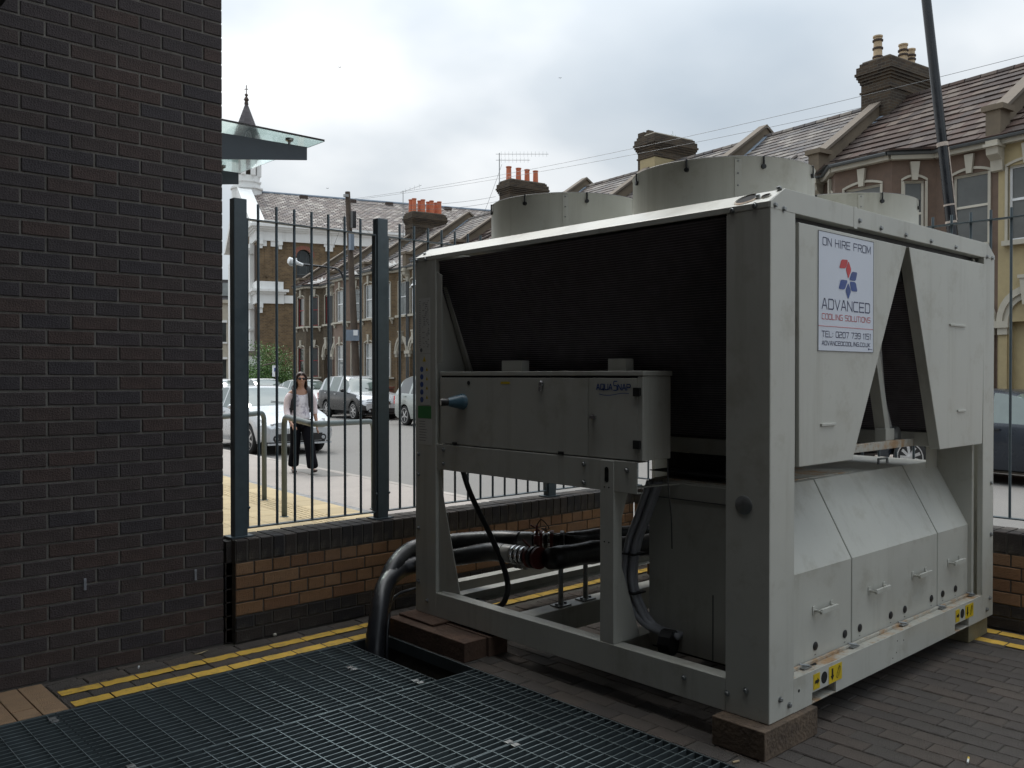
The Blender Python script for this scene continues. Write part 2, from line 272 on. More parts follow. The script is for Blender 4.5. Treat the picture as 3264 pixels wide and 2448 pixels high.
# ------------------------------------------------------------------ mesh builder
class MB:
    def __init__(s): s.v = []; s.f = []; s.mi = []; s.m = 0; s.T = None
    def _a(s, pts):
        i = len(s.v)
        s.v.extend([tuple(s.T @ V(p)) if s.T else tuple(p) for p in pts]); return i
    def face(s, pts):
        i = s._a(pts); s.f.append(tuple(range(i, i + len(pts)))); s.mi.append(s.m); return s
    def box(s, x0, x1, y0, y1, z0, z1):
        i = s._a([(x0, y0, z0), (x1, y0, z0), (x1, y1, z0), (x0, y1, z0), (x0, y0, z1), (x1, y0, z1), (x1, y1, z1), (x0, y1, z1)])
        for q in ((0, 3, 2, 1), (4, 5, 6, 7), (0, 1, 5, 4), (1, 2, 6, 5), (2, 3, 7, 6), (3, 0, 4, 7)):
            s.f.append(tuple(i + k for k in q)); s.mi.append(s.m)
        return s
    def prism(s, pts, d):
        """polygon (3-D points) extruded by vector d"""
        n = len(pts); d = V(d); i = s._a([V(p) for p in pts] + [V(p) + d for p in pts])
        s.f.append(tuple(i + k for k in reversed(range(n)))); s.f.append(tuple(i + n + k for k in range(n)))
        s.mi += [s.m, s.m]
        for k in range(n):
            s.f.append((i + k, i + (k + 1) % n, i + n + (k + 1) % n, i + n + k)); s.mi.append(s.m)
        return s
    def bar(s, a, b, w, h, up=(0, 0, 1)):
        """rectangular bar from a to b; w across, h along up"""
        a = V(a); b = V(b); d = (b - a).normalized(); u = V(up)
        x = d.cross(u)
        if x.length < 1e-6: x = d.cross(V((1, 0, 0)))
        x.normalize(); u = x.cross(d)
        q = [a + x * sx * w / 2 + u * su * h / 2 for sx, su in ((-1, -1), (1, -1), (1, 1), (-1, 1))]
        return s.prism(q, b - a)
    def tube(s, pts, r, n=10, caps=True, rad=None, ribs=0):
        pts = [V(p) for p in pts]; m = len(pts); rings = []
        t0 = (pts[1] - pts[0]).normalized()
        x = t0.cross(V((0, 0, 1)))
        if x.length < 1e-4: x = t0.cross(V((1, 0, 0)))
        x.normalize()
        for k in range(m):
            if k == 0: t = pts[1] - pts[0]
            elif k == m - 1: t = pts[-1] - pts[-2]
            else: t = (pts[k + 1] - pts[k]).normalized() + (pts[k] - pts[k - 1]).normalized()
            t.normalize(); x = (x - t * x.dot(t)).normalized(); y = t.cross(x)
            rr = rad[k] if rad else r
            if ribs and k % 2: rr *= (1 - ribs)
            rings.append(s._a([pts[k] + (x * math.cos(a) + y * math.sin(a)) * rr for a in (2 * math.pi * j / n for j in range(n))]))
        for k in range(m - 1):
            for j in range(n):
                s.f.append((rings[k] + j, rings[k] + (j + 1) % n, rings[k + 1] + (j + 1) % n, rings[k + 1] + j)); s.mi.append(s.m)
        if caps:
            s.f.append(tuple(rings[0] + j for j in reversed(range(n)))); s.f.append(tuple(rings[-1] + j for j in range(n))); s.mi += [s.m, s.m]
        return s
    def lathe(s, o, ax, prof, n=16, close=False):
        """prof: (radius, height along ax)"""
        o = V(o); ax = V(ax).normalized(); x = ax.cross(V((0, 0, 1)))
        if x.length < 1e-4: x = V((1, 0, 0))
        x.normalize(); y = ax.cross(x); rings = []
        for r, h in prof:
            rings.append(s._a([o + ax * h + (x * math.cos(a) + y * math.sin(a)) * max(r, 1e-4) for a in (2 * math.pi * j / n for j in range(n))]))
        for k in range(len(prof) - 1):
            for j in range(n):
                s.f.append((rings[k] + j, rings[k] + (j + 1) % n, rings[k + 1] + (j + 1) % n, rings[k + 1] + j)); s.mi.append(s.m)
        s.f.append(tuple(rings[0] + j for j in reversed(range(n)))); s.f.append(tuple(rings[-1] + j for j in range(n))); s.mi += [s.m, s.m]
        return s
    def ball(s, c, rx, ry=None, rz=None, n=10, m=7):
        ry = ry or rx; rz = rz or rx; c = V(c)
        rows = []
        for k in range(m + 1):
            a = -math.pi / 2 + math.pi * k / m
            rows.append(s._a([c + V((rx * math.cos(a) * math.cos(b) + 0, ry * math.cos(a) * math.sin(b), rz * math.sin(a))) for b in (2 * math.pi * j / n for j in range(n))]))
        for k in range(m):
            for j in range(n):
                s.f.append((rows[k] + j, rows[k] + (j + 1) % n, rows[k + 1] + (j + 1) % n, rows[k + 1] + j)); s.mi.append(s.m)
        return s
    def mesh(s, name, mats):
        me = bpy.data.meshes.new(name); me.from_pydata(s.v, [], s.f)
        if not isinstance(mats, (list, tuple)): mats = [mats]
        for m in mats: me.materials.append(m)
        if len(mats) > 1: me.polygons.foreach_set('material_index', s.mi)
        me.validate(); me.update(); return me
    def build(s, name, mats, parent=None, smooth=False, bevel=0, kind=None, local=False):
        me = s.mesh(name, mats)
        return link(name, me, parent, smooth, bevel, kind, local)

def link(name, me, parent=None, smooth=False, bevel=0, kind=None, local=False, seg=2):
    o = bpy.data.objects.new(name, me); COL.objects.link(o)
    if smooth:
        me.polygons.foreach_set('use_smooth', [True] * len(me.polygons))
        if smooth != 'all': me.set_sharp_from_angle(angle=math.radians(40))
    if bevel:
        b = o.modifiers.new('bevel', 'BEVEL'); b.width = bevel; b.segments = seg; b.limit_method = 'ANGLE'; b.angle_limit = math.radians(40); b.harden_normals = False
    if parent is not None:
        o.parent = parent
        if not local: o.matrix_parent_inverse = PINV[parent.name]
    if kind: o['kind'] = kind
    return o
PINV = {}
def tag(o, label=None, cat=None, group=None, kind=None):
    if label: o['label'] = label
    if cat: o['category'] = cat
    if group: o['group'] = group
    if kind: o['kind'] = kind
    return o
def thing(name, loc, label, cat, group=None, rot=None, kind=None):
    o = bpy.data.objects.new(name, None); COL.objects.link(o); o.location = loc; o.empty_display_size = 0.2
    mt = Matrix.Translation(V(loc))
    if rot is not None: o.rotation_euler = (0, 0, rot); mt = mt @ Matrix.Rotation(rot, 4, 'Z')
    PINV[o.name] = mt.inverted()
    return tag(o, label, cat, group, kind)
def sub(o):          # let a part carry sub-parts given in the same coordinates
    PINV[o.name] = (PINV[o.parent.name] if o.parent else Matrix()) ; return o
def subpart(name, mb, m, part, **k):
    o = mb.build(name, m, None, **k); o.parent = part; return o
def copy_tree(o, parent=None):
    c = o.copy(); COL.objects.link(c); c.parent = parent
    if parent is not None: c.matrix_parent_inverse = o.matrix_parent_inverse.copy()
    for ch in list(o.children): copy_tree(ch, c)
    return c
def spline(pts, n=8):
    """Catmull-Rom through pts"""
    P = [V(p) for p in pts]; P = [P[0] * 2 - P[1]] + P + [P[-1] * 2 - P[-2]]; out_ = []
    for i in range(1, len(P) - 2):
        for k in range(n):
            t = k / n; a, b, c, d = P[i - 1], P[i], P[i + 1], P[i + 2]
            out_.append(0.5 * ((2 * b) + (c - a) * t + (2 * a - 5 * b + 4 * c - d) * t * t + (3 * b - a - 3 * c + d) * t ** 3))
    out_.append(P[-2]); return out_

# stroke lettering: each glyph on a 4 x 6 grid, polylines
GL = {
 'A': [[(0, 0), (1.7, 6), (2.3, 6), (4, 0)], [(0.7, 2), (3.3, 2)]],
 'C': [[(4, 6), (0.6, 6), (0, 5.4), (0, .6), (.6, 0), (4, 0)]],
 'D': [[(0, 0), (0, 6), (3.3, 6), (4, 5.2), (4, .8), (3.3, 0), (0, 0)]],
 'E': [[(4, 6), (0, 6), (0, 0), (4, 0)], [(0, 3.1), (3.6, 3.1)]],
 'F': [[(4, 6), (0, 6), (0, 0)], [(0, 3.1), (3.4, 3.1)]],
 'G': [[(4, 6), (.6, 6), (0, 5.4), (0, .6), (.6, 0), (4, 0), (4, 3), (2, 3)]],
 'H': [[(0, 0), (0, 6)], [(4, 0), (4, 6)], [(0, 3.1), (4, 3.1)]],
 'I': [[(.5, 0), (.5, 6)]], 'K': [[(0, 0), (0, 6)], [(4, 6), (.6, 3), (4, 0)], [(0, 3), (.6, 3)]],
 'L': [[(0, 6), (0, 0), (3.6, 0)]], 'M': [[(0, 0), (0, 6), (2.2, 1), (4.4, 6), (4.4, 0)]],
 'N': [[(0, 0), (0, 6), (4, 0), (4, 6)]],
 'O': [[(.6, 0), (0, .6), (0, 5.4), (.6, 6), (3.4, 6), (4, 5.4), (4, .6), (3.4, 0), (.6, 0)]],
 'P': [[(0, 0), (0, 6), (3.4, 6), (4, 5.4), (4, 3.4), (3.4, 2.8), (0, 2.8)]],
 'Q': [[(.6, 0), (0, .6), (0, 5.4), (.6, 6), (3.4, 6), (4, 5.4), (4, .6), (3.4, 0), (.6, 0)], [(2.6, 1.2), (4.2, -.6)]],
 'R': [[(0, 0), (0, 6), (3.4, 6), (4, 5.4), (4, 3.5), (3.4, 2.9), (0, 2.9)], [(2.6, 2.9), (4, 0)]],
 'S': [[(4, 6), (.6, 6), (0, 5.4), (0, 3.6), (.6, 3.1), (3.4, 3.1), (4, 2.5), (4, .6), (3.4, 0), (0, 0)]],
 'T': [[(0, 6), (4, 6)], [(2, 6), (2, 0)]], 'U': [[(0, 6), (0, .6), (.6, 0), (3.4, 0), (4, .6), (4, 6)]],
 'V': [[(0, 6), (2, 0), (4, 6)]], 'X': [[(0, 0), (4, 6)], [(0, 6), (4, 0)]], 'Y': [[(0, 6), (2, 3), (4, 6)], [(2, 3), (2, 0)]],
 '0': [[(.6, 0), (0, .6), (0, 5.4), (.6, 6), (3.4, 6), (4, 5.4), (4, .6), (3.4, 0), (.6, 0)]],
 '1': [[(.3, 5), (1.3, 6), (1.3, 0)]], '2': [[(0, 6), (3.4, 6), (4, 5.4), (4, 3.7), (3.4, 3.1), (.6, 3.1), (0, 2.5), (0, 0), (4, 0)]],
 '3': [[(0, 6), (3.4, 6), (4, 5.4), (4, .6), (3.4, 0), (0, 0)], [(.8, 3.1), (4, 3.1)]],
 '5': [[(4, 6), (0, 6), (0, 3.4), (3.4, 3.4), (4, 2.8), (4, .6), (3.4, 0), (0, 0)]],
 '7': [[(0, 6), (4, 6), (1.6, 0)]],
 '9': [[(0, 0), (3.4, 0), (4, .6), (4, 5.4), (3.4, 6), (.6, 6), (0, 5.4), (0, 3.6), (.6, 3), (4, 3)]],
 ':': [[(.5, .6), (.5, 1.2)], [(.5, 3.6), (.5, 4.2)]], '.': [[(.3, 0), (.3, .5)]], ' ': [], '-': [[(.5, 3), (3, 3)]],
}
GWID = {'I': 1, '1': 1.6, ':': 1, '.': .6, ' ': 1.7, 'M': 4.4, 'L': 3.6}
def lettering(txt, O, U, W, width, height, sw, lift=0.0008, gap=1.3, mb=None):
    """stroked letters; O lower-left corner, U run direction, W up direction"""
    mb = mb or MB(); O = V(O); U = V(U).normalized(); W = V(W).normalized(); Nn = U.cross(W)
    adv = [GWID.get(c, 4) + gap for c in txt]; tot = sum(adv) - gap; sx = width / tot; sy = height / 6; x = 0
    for c, a in zip(txt, adv):
        for pl in GL.get(c, []):
            pts = [O + U * ((x + p[0]) * sx) + W * (p[1] * sy) for p in pl]
            for p, q in zip(pts, pts[1:]):
                d = (q - p)
                if d.length < 1e-7: continue
                d.normalize(); n = Nn.cross(d) * sw / 2; e_ = d * sw * 0.45
                mb.face([p - e_ - n + Nn * lift, q + e_ - n + Nn * lift, q + e_ + n + Nn * lift, p - e_ + n + Nn * lift])
        x += a
    return mb

# ================================================================== GROUND AND YARD
PX0, PX1, PY0, PY1 = 0.0, 2.972, 1.05, 4.345          # grated pit
mb = MB(); R_ = 320
for a, b, c, d in ((-R_, PX0 - .1, -R_, R_), (PX1 + .1, R_, -R_, R_), (PX0 - .1, PX1 + .1, -R_, PY0 - .1), (PX0 - .1, PX1 + .1, PY1 + .1, R_)):
    mb.face([(a, c, -0.25), (b, c, -0.25), (b, d, -0.25), (a, d, -0.25)])
tag(mb.build('ground', M['footway']), kind='structure')
mb = MB()
for a, b, c, d in ((PX1, 5.80, -5, 4.80), (-2.6, PX1, PY1, 4.84), (-2.6, PX0, PY0, PY1), (-2.6, PX1, -5, PY0)):
    mb.box(a, b, c, d, -0.24, -0.0065)
yard = tag(mb.build('yard_ground', M['sand']), kind='structure'); PINV['yard_ground'] = Matrix()
mb = MB()
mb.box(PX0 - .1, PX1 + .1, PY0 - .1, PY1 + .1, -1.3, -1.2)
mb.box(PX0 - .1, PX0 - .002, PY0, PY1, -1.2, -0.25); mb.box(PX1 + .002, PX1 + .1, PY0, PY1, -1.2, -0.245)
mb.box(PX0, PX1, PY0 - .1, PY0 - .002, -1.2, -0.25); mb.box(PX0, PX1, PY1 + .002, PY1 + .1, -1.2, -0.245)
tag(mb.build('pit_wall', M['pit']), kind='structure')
mb = MB()   # steel angle round the pit
mb.box(PX1 - .008, PX1, PY0, PY1, -.06, .002); mb.box(PX0, PX1 - .008, PY1 - .008, PY1, -.06, .002)
tag(mb.build('pit_frame_edge', M['grating']), kind='structure')

def chamfer(w, h, d, c, jit=0.0, seed=0):
    """block centred in x,z; front at y=0 facing -y, depth d; chamfered front edges"""
    r = random.Random(seed); x, z = w / 2, h / 2
    j = lambda: r.uniform(-jit, jit)
    fr = [(-x + c + j(), j() * .5, -z + c + j()), (x - c + j(), j() * .5, -z + c + j()), (x - c + j(), j() * .5, z - c + j()), (-x + c + j(), j() * .5, z - c + j())]
    md = [(-x, c, -z), (x, c, -z), (x, c, z), (-x, c, z)]; bk = [(-x, d, -z), (x, d, -z), (x, d, z), (-x, d, z)]
    v = fr + md + bk; f = [(0, 1, 2, 3)]
    for a, b in ((0, 4), (4, 8)):
        for k in range(4): f.append((a + (k + 1) % 4, a + k, b + k, b + (k + 1) % 4))
    f.append((11, 10, 9, 8))
    m = MB(); m.v = v; m.f = f; m.mi = [0] * len(f); return m
_bm = {}
def brick_mesh(w, h, d, c, m, var=0, jit=0.0012):
    k = (round(w, 4), round(h, 4), round(d, 4), c, m, var)
    if k not in _bm: _bm[k] = chamfer(w, h, d, c, jit, seed=var * 13 + int(w * 1000)).mesh('brick', M[m])
    return _bm[k]
def put(name, me, loc, rot, parent):
    o = bpy.data.objects.new(name, me); COL.objects.link(o); o.parent = parent; o.matrix_parent_inverse = PINV[parent.name]
    o.location = loc; o.rotation_euler = rot; return o
class Bag:          # collects transformed copies of piece meshes into one mesh
    def __init__(s): s.b = MB()
    def add(s, me, loc, rot):
        T = Matrix.Translation(V(loc)) @ (Matrix.Rotation(rot[2], 4, 'Z') @ Matrix.Rotation(rot[1], 4, 'Y') @ Matrix.Rotation(rot[0], 4, 'X'))
        i = len(s.b.v); s.b.v.extend([tuple(T @ v.co) for v in me.vertices])
        for p in me.polygons: s.b.f.append(tuple(i + q for q in p.vertices)); s.b.mi.append(0)

# ---- block pavers (top face up: rotate front to +z)
UP = (-math.pi / 2, 0, 0)
cands = []
rr = random.Random(3)
def paver(cx, cy, w, l):   # w along x, l along y
    cands.append((cx, cy, w, l))
row = 0
y = 4.34 - 0.1
x = PX1 + 0.004                                  # yard bay beside the chiller: running rows along Y
col = 0
while x < 5.752:
    wdt = min(0.1, 5.752 - x)
    yy = -1.6 + (0.1 if col % 2 else 0.0) + 0.02 * math.sin(col)
    while yy < 4.30:
        l = min(0.2, 4.30 - yy)
        if l > .04 and wdt > .04: paver(x + wdt / 2, yy + l / 2, wdt, l)
        yy += 0.2
    x += 0.1; col += 1
for r_, (y0, off) in enumerate(((4.352, 0.0), (4.452, .07), (4.552, .14), (4.652, .03))):   # band by the walls
    xx = 1.25 - off
    while xx < 5.75:
        a = max(xx, 1.25); b = min(xx + 0.2, 5.75)
        if b - a > .03: paver((a + b) / 2, y0 + .05, b - a, .1)
        xx += 0.2
xx = 2.20
while xx > 1.26: paver(xx - .1, 4.78, .2, .05); xx -= .2
xx = 2.25
def vis(cx, cy):
    p = V((cx, cy, 0)) - V((0, 0, EYE)); d = p.dot(FWD); r = p.dot(RGT)
    if d < .5: return False, 0
    px = 1632 + F_PX * r / d; py = HOR + F_PX * EYE / d
    hid = 3.15 < cx < 5.55 and 2.3 < cy < 4.2 and not (cx < 4.6 and cy > 2.6)
    return (-60 < px < 3320 and 1900 < py < 2500 and not hid), 1 / d
order = sorted(cands, key=lambda c: -(vis(c[0], c[1])[0] * 10 + vis(c[0], c[1])[1]))
bag = Bag()
for i, (cx, cy, wd, l) in enumerate(order):
    dz = rr.uniform(-.0035, .0018); rot = (-math.pi / 2 + rr.uniform(-.012, .012), rr.uniform(-.012, .012), rr.uniform(-.012, .012))
    lx = wd >= l
    me = brick_mesh(round((wd if lx else l), 3) - .0035, round(min(wd, l), 3) - .0035, .05, .0045, 'paver', i % 4)
    rz = rot[2] + (0 if lx else math.pi / 2)
    if i < 296: put('paver', me, (cx, cy, dz), (rot[0], rot[1], rz), yard)
    else: bag.add(me, (cx, cy, dz), (rot[0], rot[1], rz))
o = bag.b.build('paver', M['paver'], yard); o['kind'] = 'stuff'
# double yellow lines: painted skins on the blocks, broken at the joints
bag = MB(); rr = random.Random(5)
def yline(x0, x1, y0, y1, along='x'):
    t = (x0 if along == 'x' else y0); e_ = (x1 if along == 'x' else y1)
    while t < e_ - .02:
        l = min(rr.uniform(.17, .21), e_ - t); n = 6
        pts_a = [(t + .004 + (l - .008) * k / n, rr.uniform(-.005, .005)) for k in range(n + 1)]
        pts_b = [(t + .004 + (l - .008) * k / n, rr.uniform(-.005, .005)) for k in range(n + 1)]
        zz = 0.0034 + rr.uniform(0, .0006)
        for k in range(n):
            a, b, c, d = pts_a[k], pts_a[k + 1], pts_b[k + 1], pts_b[k]
            if along == 'x': bag.face([(a[0], y0 + a[1], zz), (b[0], y0 + b[1], zz), (c[0], y1 + c[1], zz), (d[0], y1 + d[1], zz)])
            else: bag.face([(x0 + a[1], a[0], zz), (x1 + d[1], d[0], zz), (x1 + c[1], c[0], zz), (x0 + b[1], b[0], zz)])
        t += l
yline(1.262, 5.70, 4.538, 4.612); yline(1.268, 5.70, 4.356, 4.434)
yline(5.63, 5.71, -1.5, 4.5, 'y'); yline(5.42, 5.50, -1.5, 4.3, 'y')
o = bag.build('yellow_line', M['yellow_line'], yard); o['kind'] = 'stuff'
mb = MB()          # buff concrete block with grooves, left of the pavers
for a, b, c, d in ((0.55, 1.03, 4.352, 4.80), (1.034, 1.132, 4.352, 4.47), (1.034, 1.132, 4.476, 4.80), (1.136, 1.243, 4.352, 4.80)): mb.box(a, b, c, d, -.05, .002)
mb.build('concrete_block', M['concrete_slab'], yard, bevel=.004)
mb = MB(); mb.box(-2.6, .545, 4.352, 4.80, -.05, .001); mb.build('concrete_strip', M['concrete_slab'], yard)

# ================================================================== BRICK BUILDING (left)
BE = 2.20
bld = thing('brick_building', (1.0, 4.81, 0), 'dark brown brick building wall with pale grey mortar standing left of the fence', 'building')
mb = MB(); mb.box(-6, BE - .006, 4.817, 15.0, -.2, 9.0); mb.build('wall_core', M['mortar'], bld)
CP, BP = 0.0764, 0.23
me_v = [brick_mesh(.219, .0655, .03, .003, 'brick_dark', k) for k in range(5)]
bag = Bag(); rr = random.Random(11); n_ = 0
for c in range(0, 116):
    z = c * CP + CP / 2; x = BE if c % 2 == 0 else BE - .115
    if c % 2: # half brick (header) at the corner
        me = brick_mesh(.104, .0655, .03, .003, 'brick_dark', c % 3)
        loc = (BE - .0575, 4.81, z)
        (put('brick', me, loc, (0, 0, 0), bld) if z < 3.75 else bag.add(me, loc, (0, 0, 0)))
    while x > -2.4:
        loc = (x - BP / 2, 4.81 + rr.uniform(-.001, .0015), z + rr.uniform(-.0012, .0012)); rot = (0, rr.uniform(-.004, .004), 0)
        me = me_v[rr.randrange(5)]
        if z < 3.72 and x > 1.15: put('brick', me, loc, rot, bld)
        else: bag.add(me, loc, rot)
        x -= BP
    y = 4.81 + (.115 if c % 2 == 0 else 0.23)      # east return
    while y < 9.0:
        bag.add(me_v[rr.randrange(5)], (BE, y + BP / 2 - (.0), z), (0, 0, math.pi / 2)); y += BP
o = bag.b.build('brick', M['brick_dark'], bld); o['kind'] = 'stuff'
for (x, z) in ((1.452, .46), (2.03, .42)):      # plastic weep vents in two perpends
    mb = MB(); mb.box(x - .006, x + .006, 4.806, 4.83, z - .03, z + .03)
    for k in range(9): mb.box(x - .0065, x + .0065, 4.803, 4.807, z - .029 + k * .0066, z - .026 + k * .0066)
    mb.build('weep_vent', M['conduit'], bld)
# soffit, plus unseen wing and upper walls added to block sky light
tag(bld, None)
blk = thing('building_wing', (-2.6, 0, 0), 'dark soffit edge of the building wing reaching over the yard at the very top corner', 'building')
mb = MB(); mb.box(-2.6, 1.035, -6.0, 4.800, 3.22, 3.5); mb.build('soffit', M['soffit'], blk)
mb = MB(); mb.box(-6.5, -2.6, -7.0, 4.80, -.2, 9.0); mb.build('unseen_wing_wall', M['brick_dark'], blk)
mb = MB(); mb.box(-2.598, .95, -6.0, 4.800, 3.502, 9.0); mb.build('unseen_upper_wall', M['brick_dark'], blk)

# ---- glass canopy over the entrance on the building's street side
can = thing('glass_canopy', (BE, 6.5, 3.2), 'green-tinted glass canopy on two tapered blue-grey steel fins beside the brick wall', 'canopy')
mb = MB(); mb.box(BE + .01, 3.655, 6.16, 9.4, 3.372, 3.388); mb.build('glass_panel', M['glass_canopy'], can)
for y in (6.25, 7.45, 8.65):
    mb = MB(); mb.prism([(BE + .01, y, 3.02), (3.55, y, 3.226), (3.55, y, 3.328), (BE + .01, y, 3.295)], (0, .012, 0)); mb.build('fin', M['canopy_steel'], can)
    for x in (3.40, 2.55):
        mb = MB(); mb.lathe((x, y + .006, 3.322), (0, 0, 1), [(.01, 0), (.012, .02), (.03, .03), (.032, .048)], 12); mb.build('glass_fixing', M['galv'], can, smooth=True)

# ================================================================== LOW WALLS WITH COPING
def low_wall(name, label, P0, ang, length, skip=None):
    """front face at local y=0, facing -y, running +x"""
    wl = thing(name, P0, label, 'wall', rot=ang)
    mb = MB(); mb.box(.003, length, .006, .209, -.25, .46); o = mb.build('mortar_core', M['mortar_dark'], wl, local=True)
    n = 0; r = random.Random(int(length * 100)); spare = Bag()
    def lay(me, loc, rot):
        nonlocal n
        n += 1
        if n <= 298:
            o = bpy.data.objects.new('brick', me); COL.objects.link(o); o.parent = wl; o.location = loc; o.rotation_euler = rot
        else: spare.add(me, loc, rot)
    CH = .0768
    for k in range(5, -1, -1):
        z = k * CH + CH / 2; head = k in (5, 3, 1); m = 'brick_orange' if k >= 2 else 'brick_coping'
        p = .1155 if head else .231; x = 0 if head else -.058
        while x < length - .02:
            a = max(0, x); b = min(length, x + p); wd = b - a - .009
            if wd > .03:
                me = brick_mesh(round(wd, 3), .068, .215 if False else .10, .003, m, r.randrange(3), .0015)
                lay(me, ((a + b) / 2, r.uniform(-.0012, .001), z), (0, r.uniform(-.005, .005), 0))
            x += p
    x = 0
    while x < length - .01:
        m = brick_mesh(.0675, .124, .215, .004, 'brick_coping', r.randrange(4), .0018)
        lay(m, (x + .0385, -.002 + r.uniform(-.002, .002), .4645 + .063 + r.uniform(-.001, .001)), (0, 0, r.uniform(-.004, .004)))
        x += .0775
    mb = MB(); mb.box(.002, length, .004, .205, .455, .5845); mb.build('coping_bed', M['mortar_dark'], wl, local=True)
    # outer face towards the street
    x = 0
    for k in range(6):
        z = k * CH + CH / 2; x = 0
        while x < length - .02:
            b = min(length, x + .231); spare.add(brick_mesh(round(b - x - .009, 3), .068, .05, .003, 'brick_orange' if k >= 2 else 'brick_coping', 1), ((x + b) / 2, .215, z), (0, 0, math.pi)); x += .231
    # mixed materials: orange above, dark below, kept as one pile of outer bricks
    o = spare.b.build('brick', M['brick_orange'], wl, local=True); o['kind'] = 'stuff'
    return wl
lw1 = low_wall('low_brick_wall', 'low orange brick wall with dark brick coping joining the brown building', (2.241, 4.760, 0), 0, 3.52)
lw2 = low_wall('low_brick_wall', 'low orange brick wall with dark coping running past the far side of the grey machine', (5.758, 4.758, 0), -math.pi / 2, 6.6)
# exposed end of the first wall (dark reddish return)
mb = MB()
for k in range(6): mb.box(-.036, .004, .05, .205, k * .0768 + .004, (k + 1) * .0768 - .004)
mb.box(-.03, .004, .05, .20, .0, .58)
mb.build('end_return', M['brick_coping'], lw1, local=True)

# ================================================================== FENCES
def fence(name, label, P0, ang, posts, bars, length, top=2.54, rail=2.44, low=.637, base=.59):
    f = thing(name, P0, label, 'fence', rot=ang, group='steel bar fence panels on the low brick walls')
    for a in posts:
        mb = MB(); mb.box(a - .04, a + .04, -.03, .03, base, top + .012); mb.build('post', M['fence'], f, local=True, bevel=.004)
        mb = MB(); mb.box(a - .07, a + .07, -.05, .05, base, base + .008); mb.build('base_plate', M['fence'], f, local=True)
    ed = [0] + list(posts) + [length]
    for a, b in zip(posts, posts[1:]):
        for z in (rail, low):
            mb = MB(); mb.box(a + .045, b - .045, -.02, .02, z - .004, z + .004); mb.build('rail', M['fence'], f, local=True, bevel=.001)
        for x in (a + .049, b - .049):
            mb = MB(); mb.box(x - .004, x + .004, -.02, .02, low + .005, rail - .005); mb.build('end_upright', M['fence'], f, local=True)
            mb = MB(); mb.lathe((x, -.02, low + .12), (0, -1, 0), [(.008, 0), (.01, .004), (.006, .012)], 8); mb.build('bolt', M['fence'], f, local=True)
    bm = MB(); bm.lathe((0, 0, low - .004), (0, 0, 1), [(.0082, 0), (.0082, top - low - .002), (.0075, top - low)], 10); me = bm.mesh('bar', M['fence'])
    me.polygons.foreach_set('use_smooth', [True] * len(me.polygons)); me.set_sharp_from_angle(angle=.7)
    for x in bars:
        o = bpy.data.objects.new('bar', me); COL.objects.link(o); o.parent = f; o.location = (x, 0, 0)
    return f
X0 = 2.241
b1 = [2.439 + .118 * k for k in range(7)]; b2 = [3.300 + .154 + .118 * k for k in range(12)]; b3 = [4.87 + .155 + .118 * k for k in range(7)]
fence('steel_bar_fence', 'slate-blue steel bar fence on the low wall, between brown building and grey machine', (0, 4.865, 0), 0, [2.315, 3.300, 4.87, 5.862], b1 + b2 + b3, 5.9)
s_ = [4.865 - 2.374 - .1158 * k for k in range(-19, 36)]
fence('steel_bar_fence', 'slate-blue steel bar fence beyond the machine, in front of the dark parked car', (5.863, 4.865, 0), -math.pi / 2, [0.0, 1.55, 3.62, 5.2, 6.6], [v for v in s_ if .1 < v < 6.5 and min(abs(v - p) for p in (1.55, 3.62, 5.2)) > .06], 6.6, top=2.55, rail=2.485, low=.66)

# ================================================================== GRATINGS
def grating(label, x0, x1, y0, y1, ph):
    g = thing('floor_grating', (x0, y0, 0), label, 'grating', 'steel floor gratings over the pit')
    n = 20; pit = (y1 - y0 - .004) / n; Lx = x1 - x0
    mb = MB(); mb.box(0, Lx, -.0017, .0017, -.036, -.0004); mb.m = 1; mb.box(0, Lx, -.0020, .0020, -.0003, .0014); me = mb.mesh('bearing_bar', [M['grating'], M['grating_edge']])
    for k in range(n + 1):
        o = bpy.data.objects.new('bearing_bar', me); COL.objects.link(o); o.parent = g; o.location = (0, .002 + k * pit, 0)
    pts = [(0, t * (y1 - y0 - .006) + .003, 0) for t in (i / 60 for i in range(61))]
    mb = MB(); mb.bar((0, .002, -.001), (0, y1 - y0 - .002, -.001), .0034, .0044)
    for k in range(n + 1): mb.box(-.0032, .0032, k * pit, k * pit + .006, -.002, .0022)
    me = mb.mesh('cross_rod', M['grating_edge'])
    x = ph - x0
    while x > 0: x -= .1062
    x += .1062
    while x < Lx - .01:
        o = bpy.data.objects.new('cross_rod', me); COL.objects.link(o); o.parent = g; o.location = (x, 0, 0); x += .1062
    for x in (.0015, Lx - .0015):
        mb = MB(); mb.box(x - .0015, x + .0015, 0, y1 - y0, -.034, .002); mb.build('end_band', M['grating'], g, local=True)
    return g
grating('steel grating panel next to the yellow lines, stopping short of the open hole', .02, 2.716, 3.516, 4.333, 2.631)
grating('second steel grating panel from the yellow lines, reaching the edge of the open hole', .02, 2.966, 2.702, 3.512, 2.891)
grating('third steel grating panel from the yellow lines, running past the timber block', .02, 2.966, 1.888, 2.698, 2.900)
grating('fourth steel grating panel, mostly cut off by the bottom of the picture', .02, 2.966, 1.074, 1.884, 2.885)
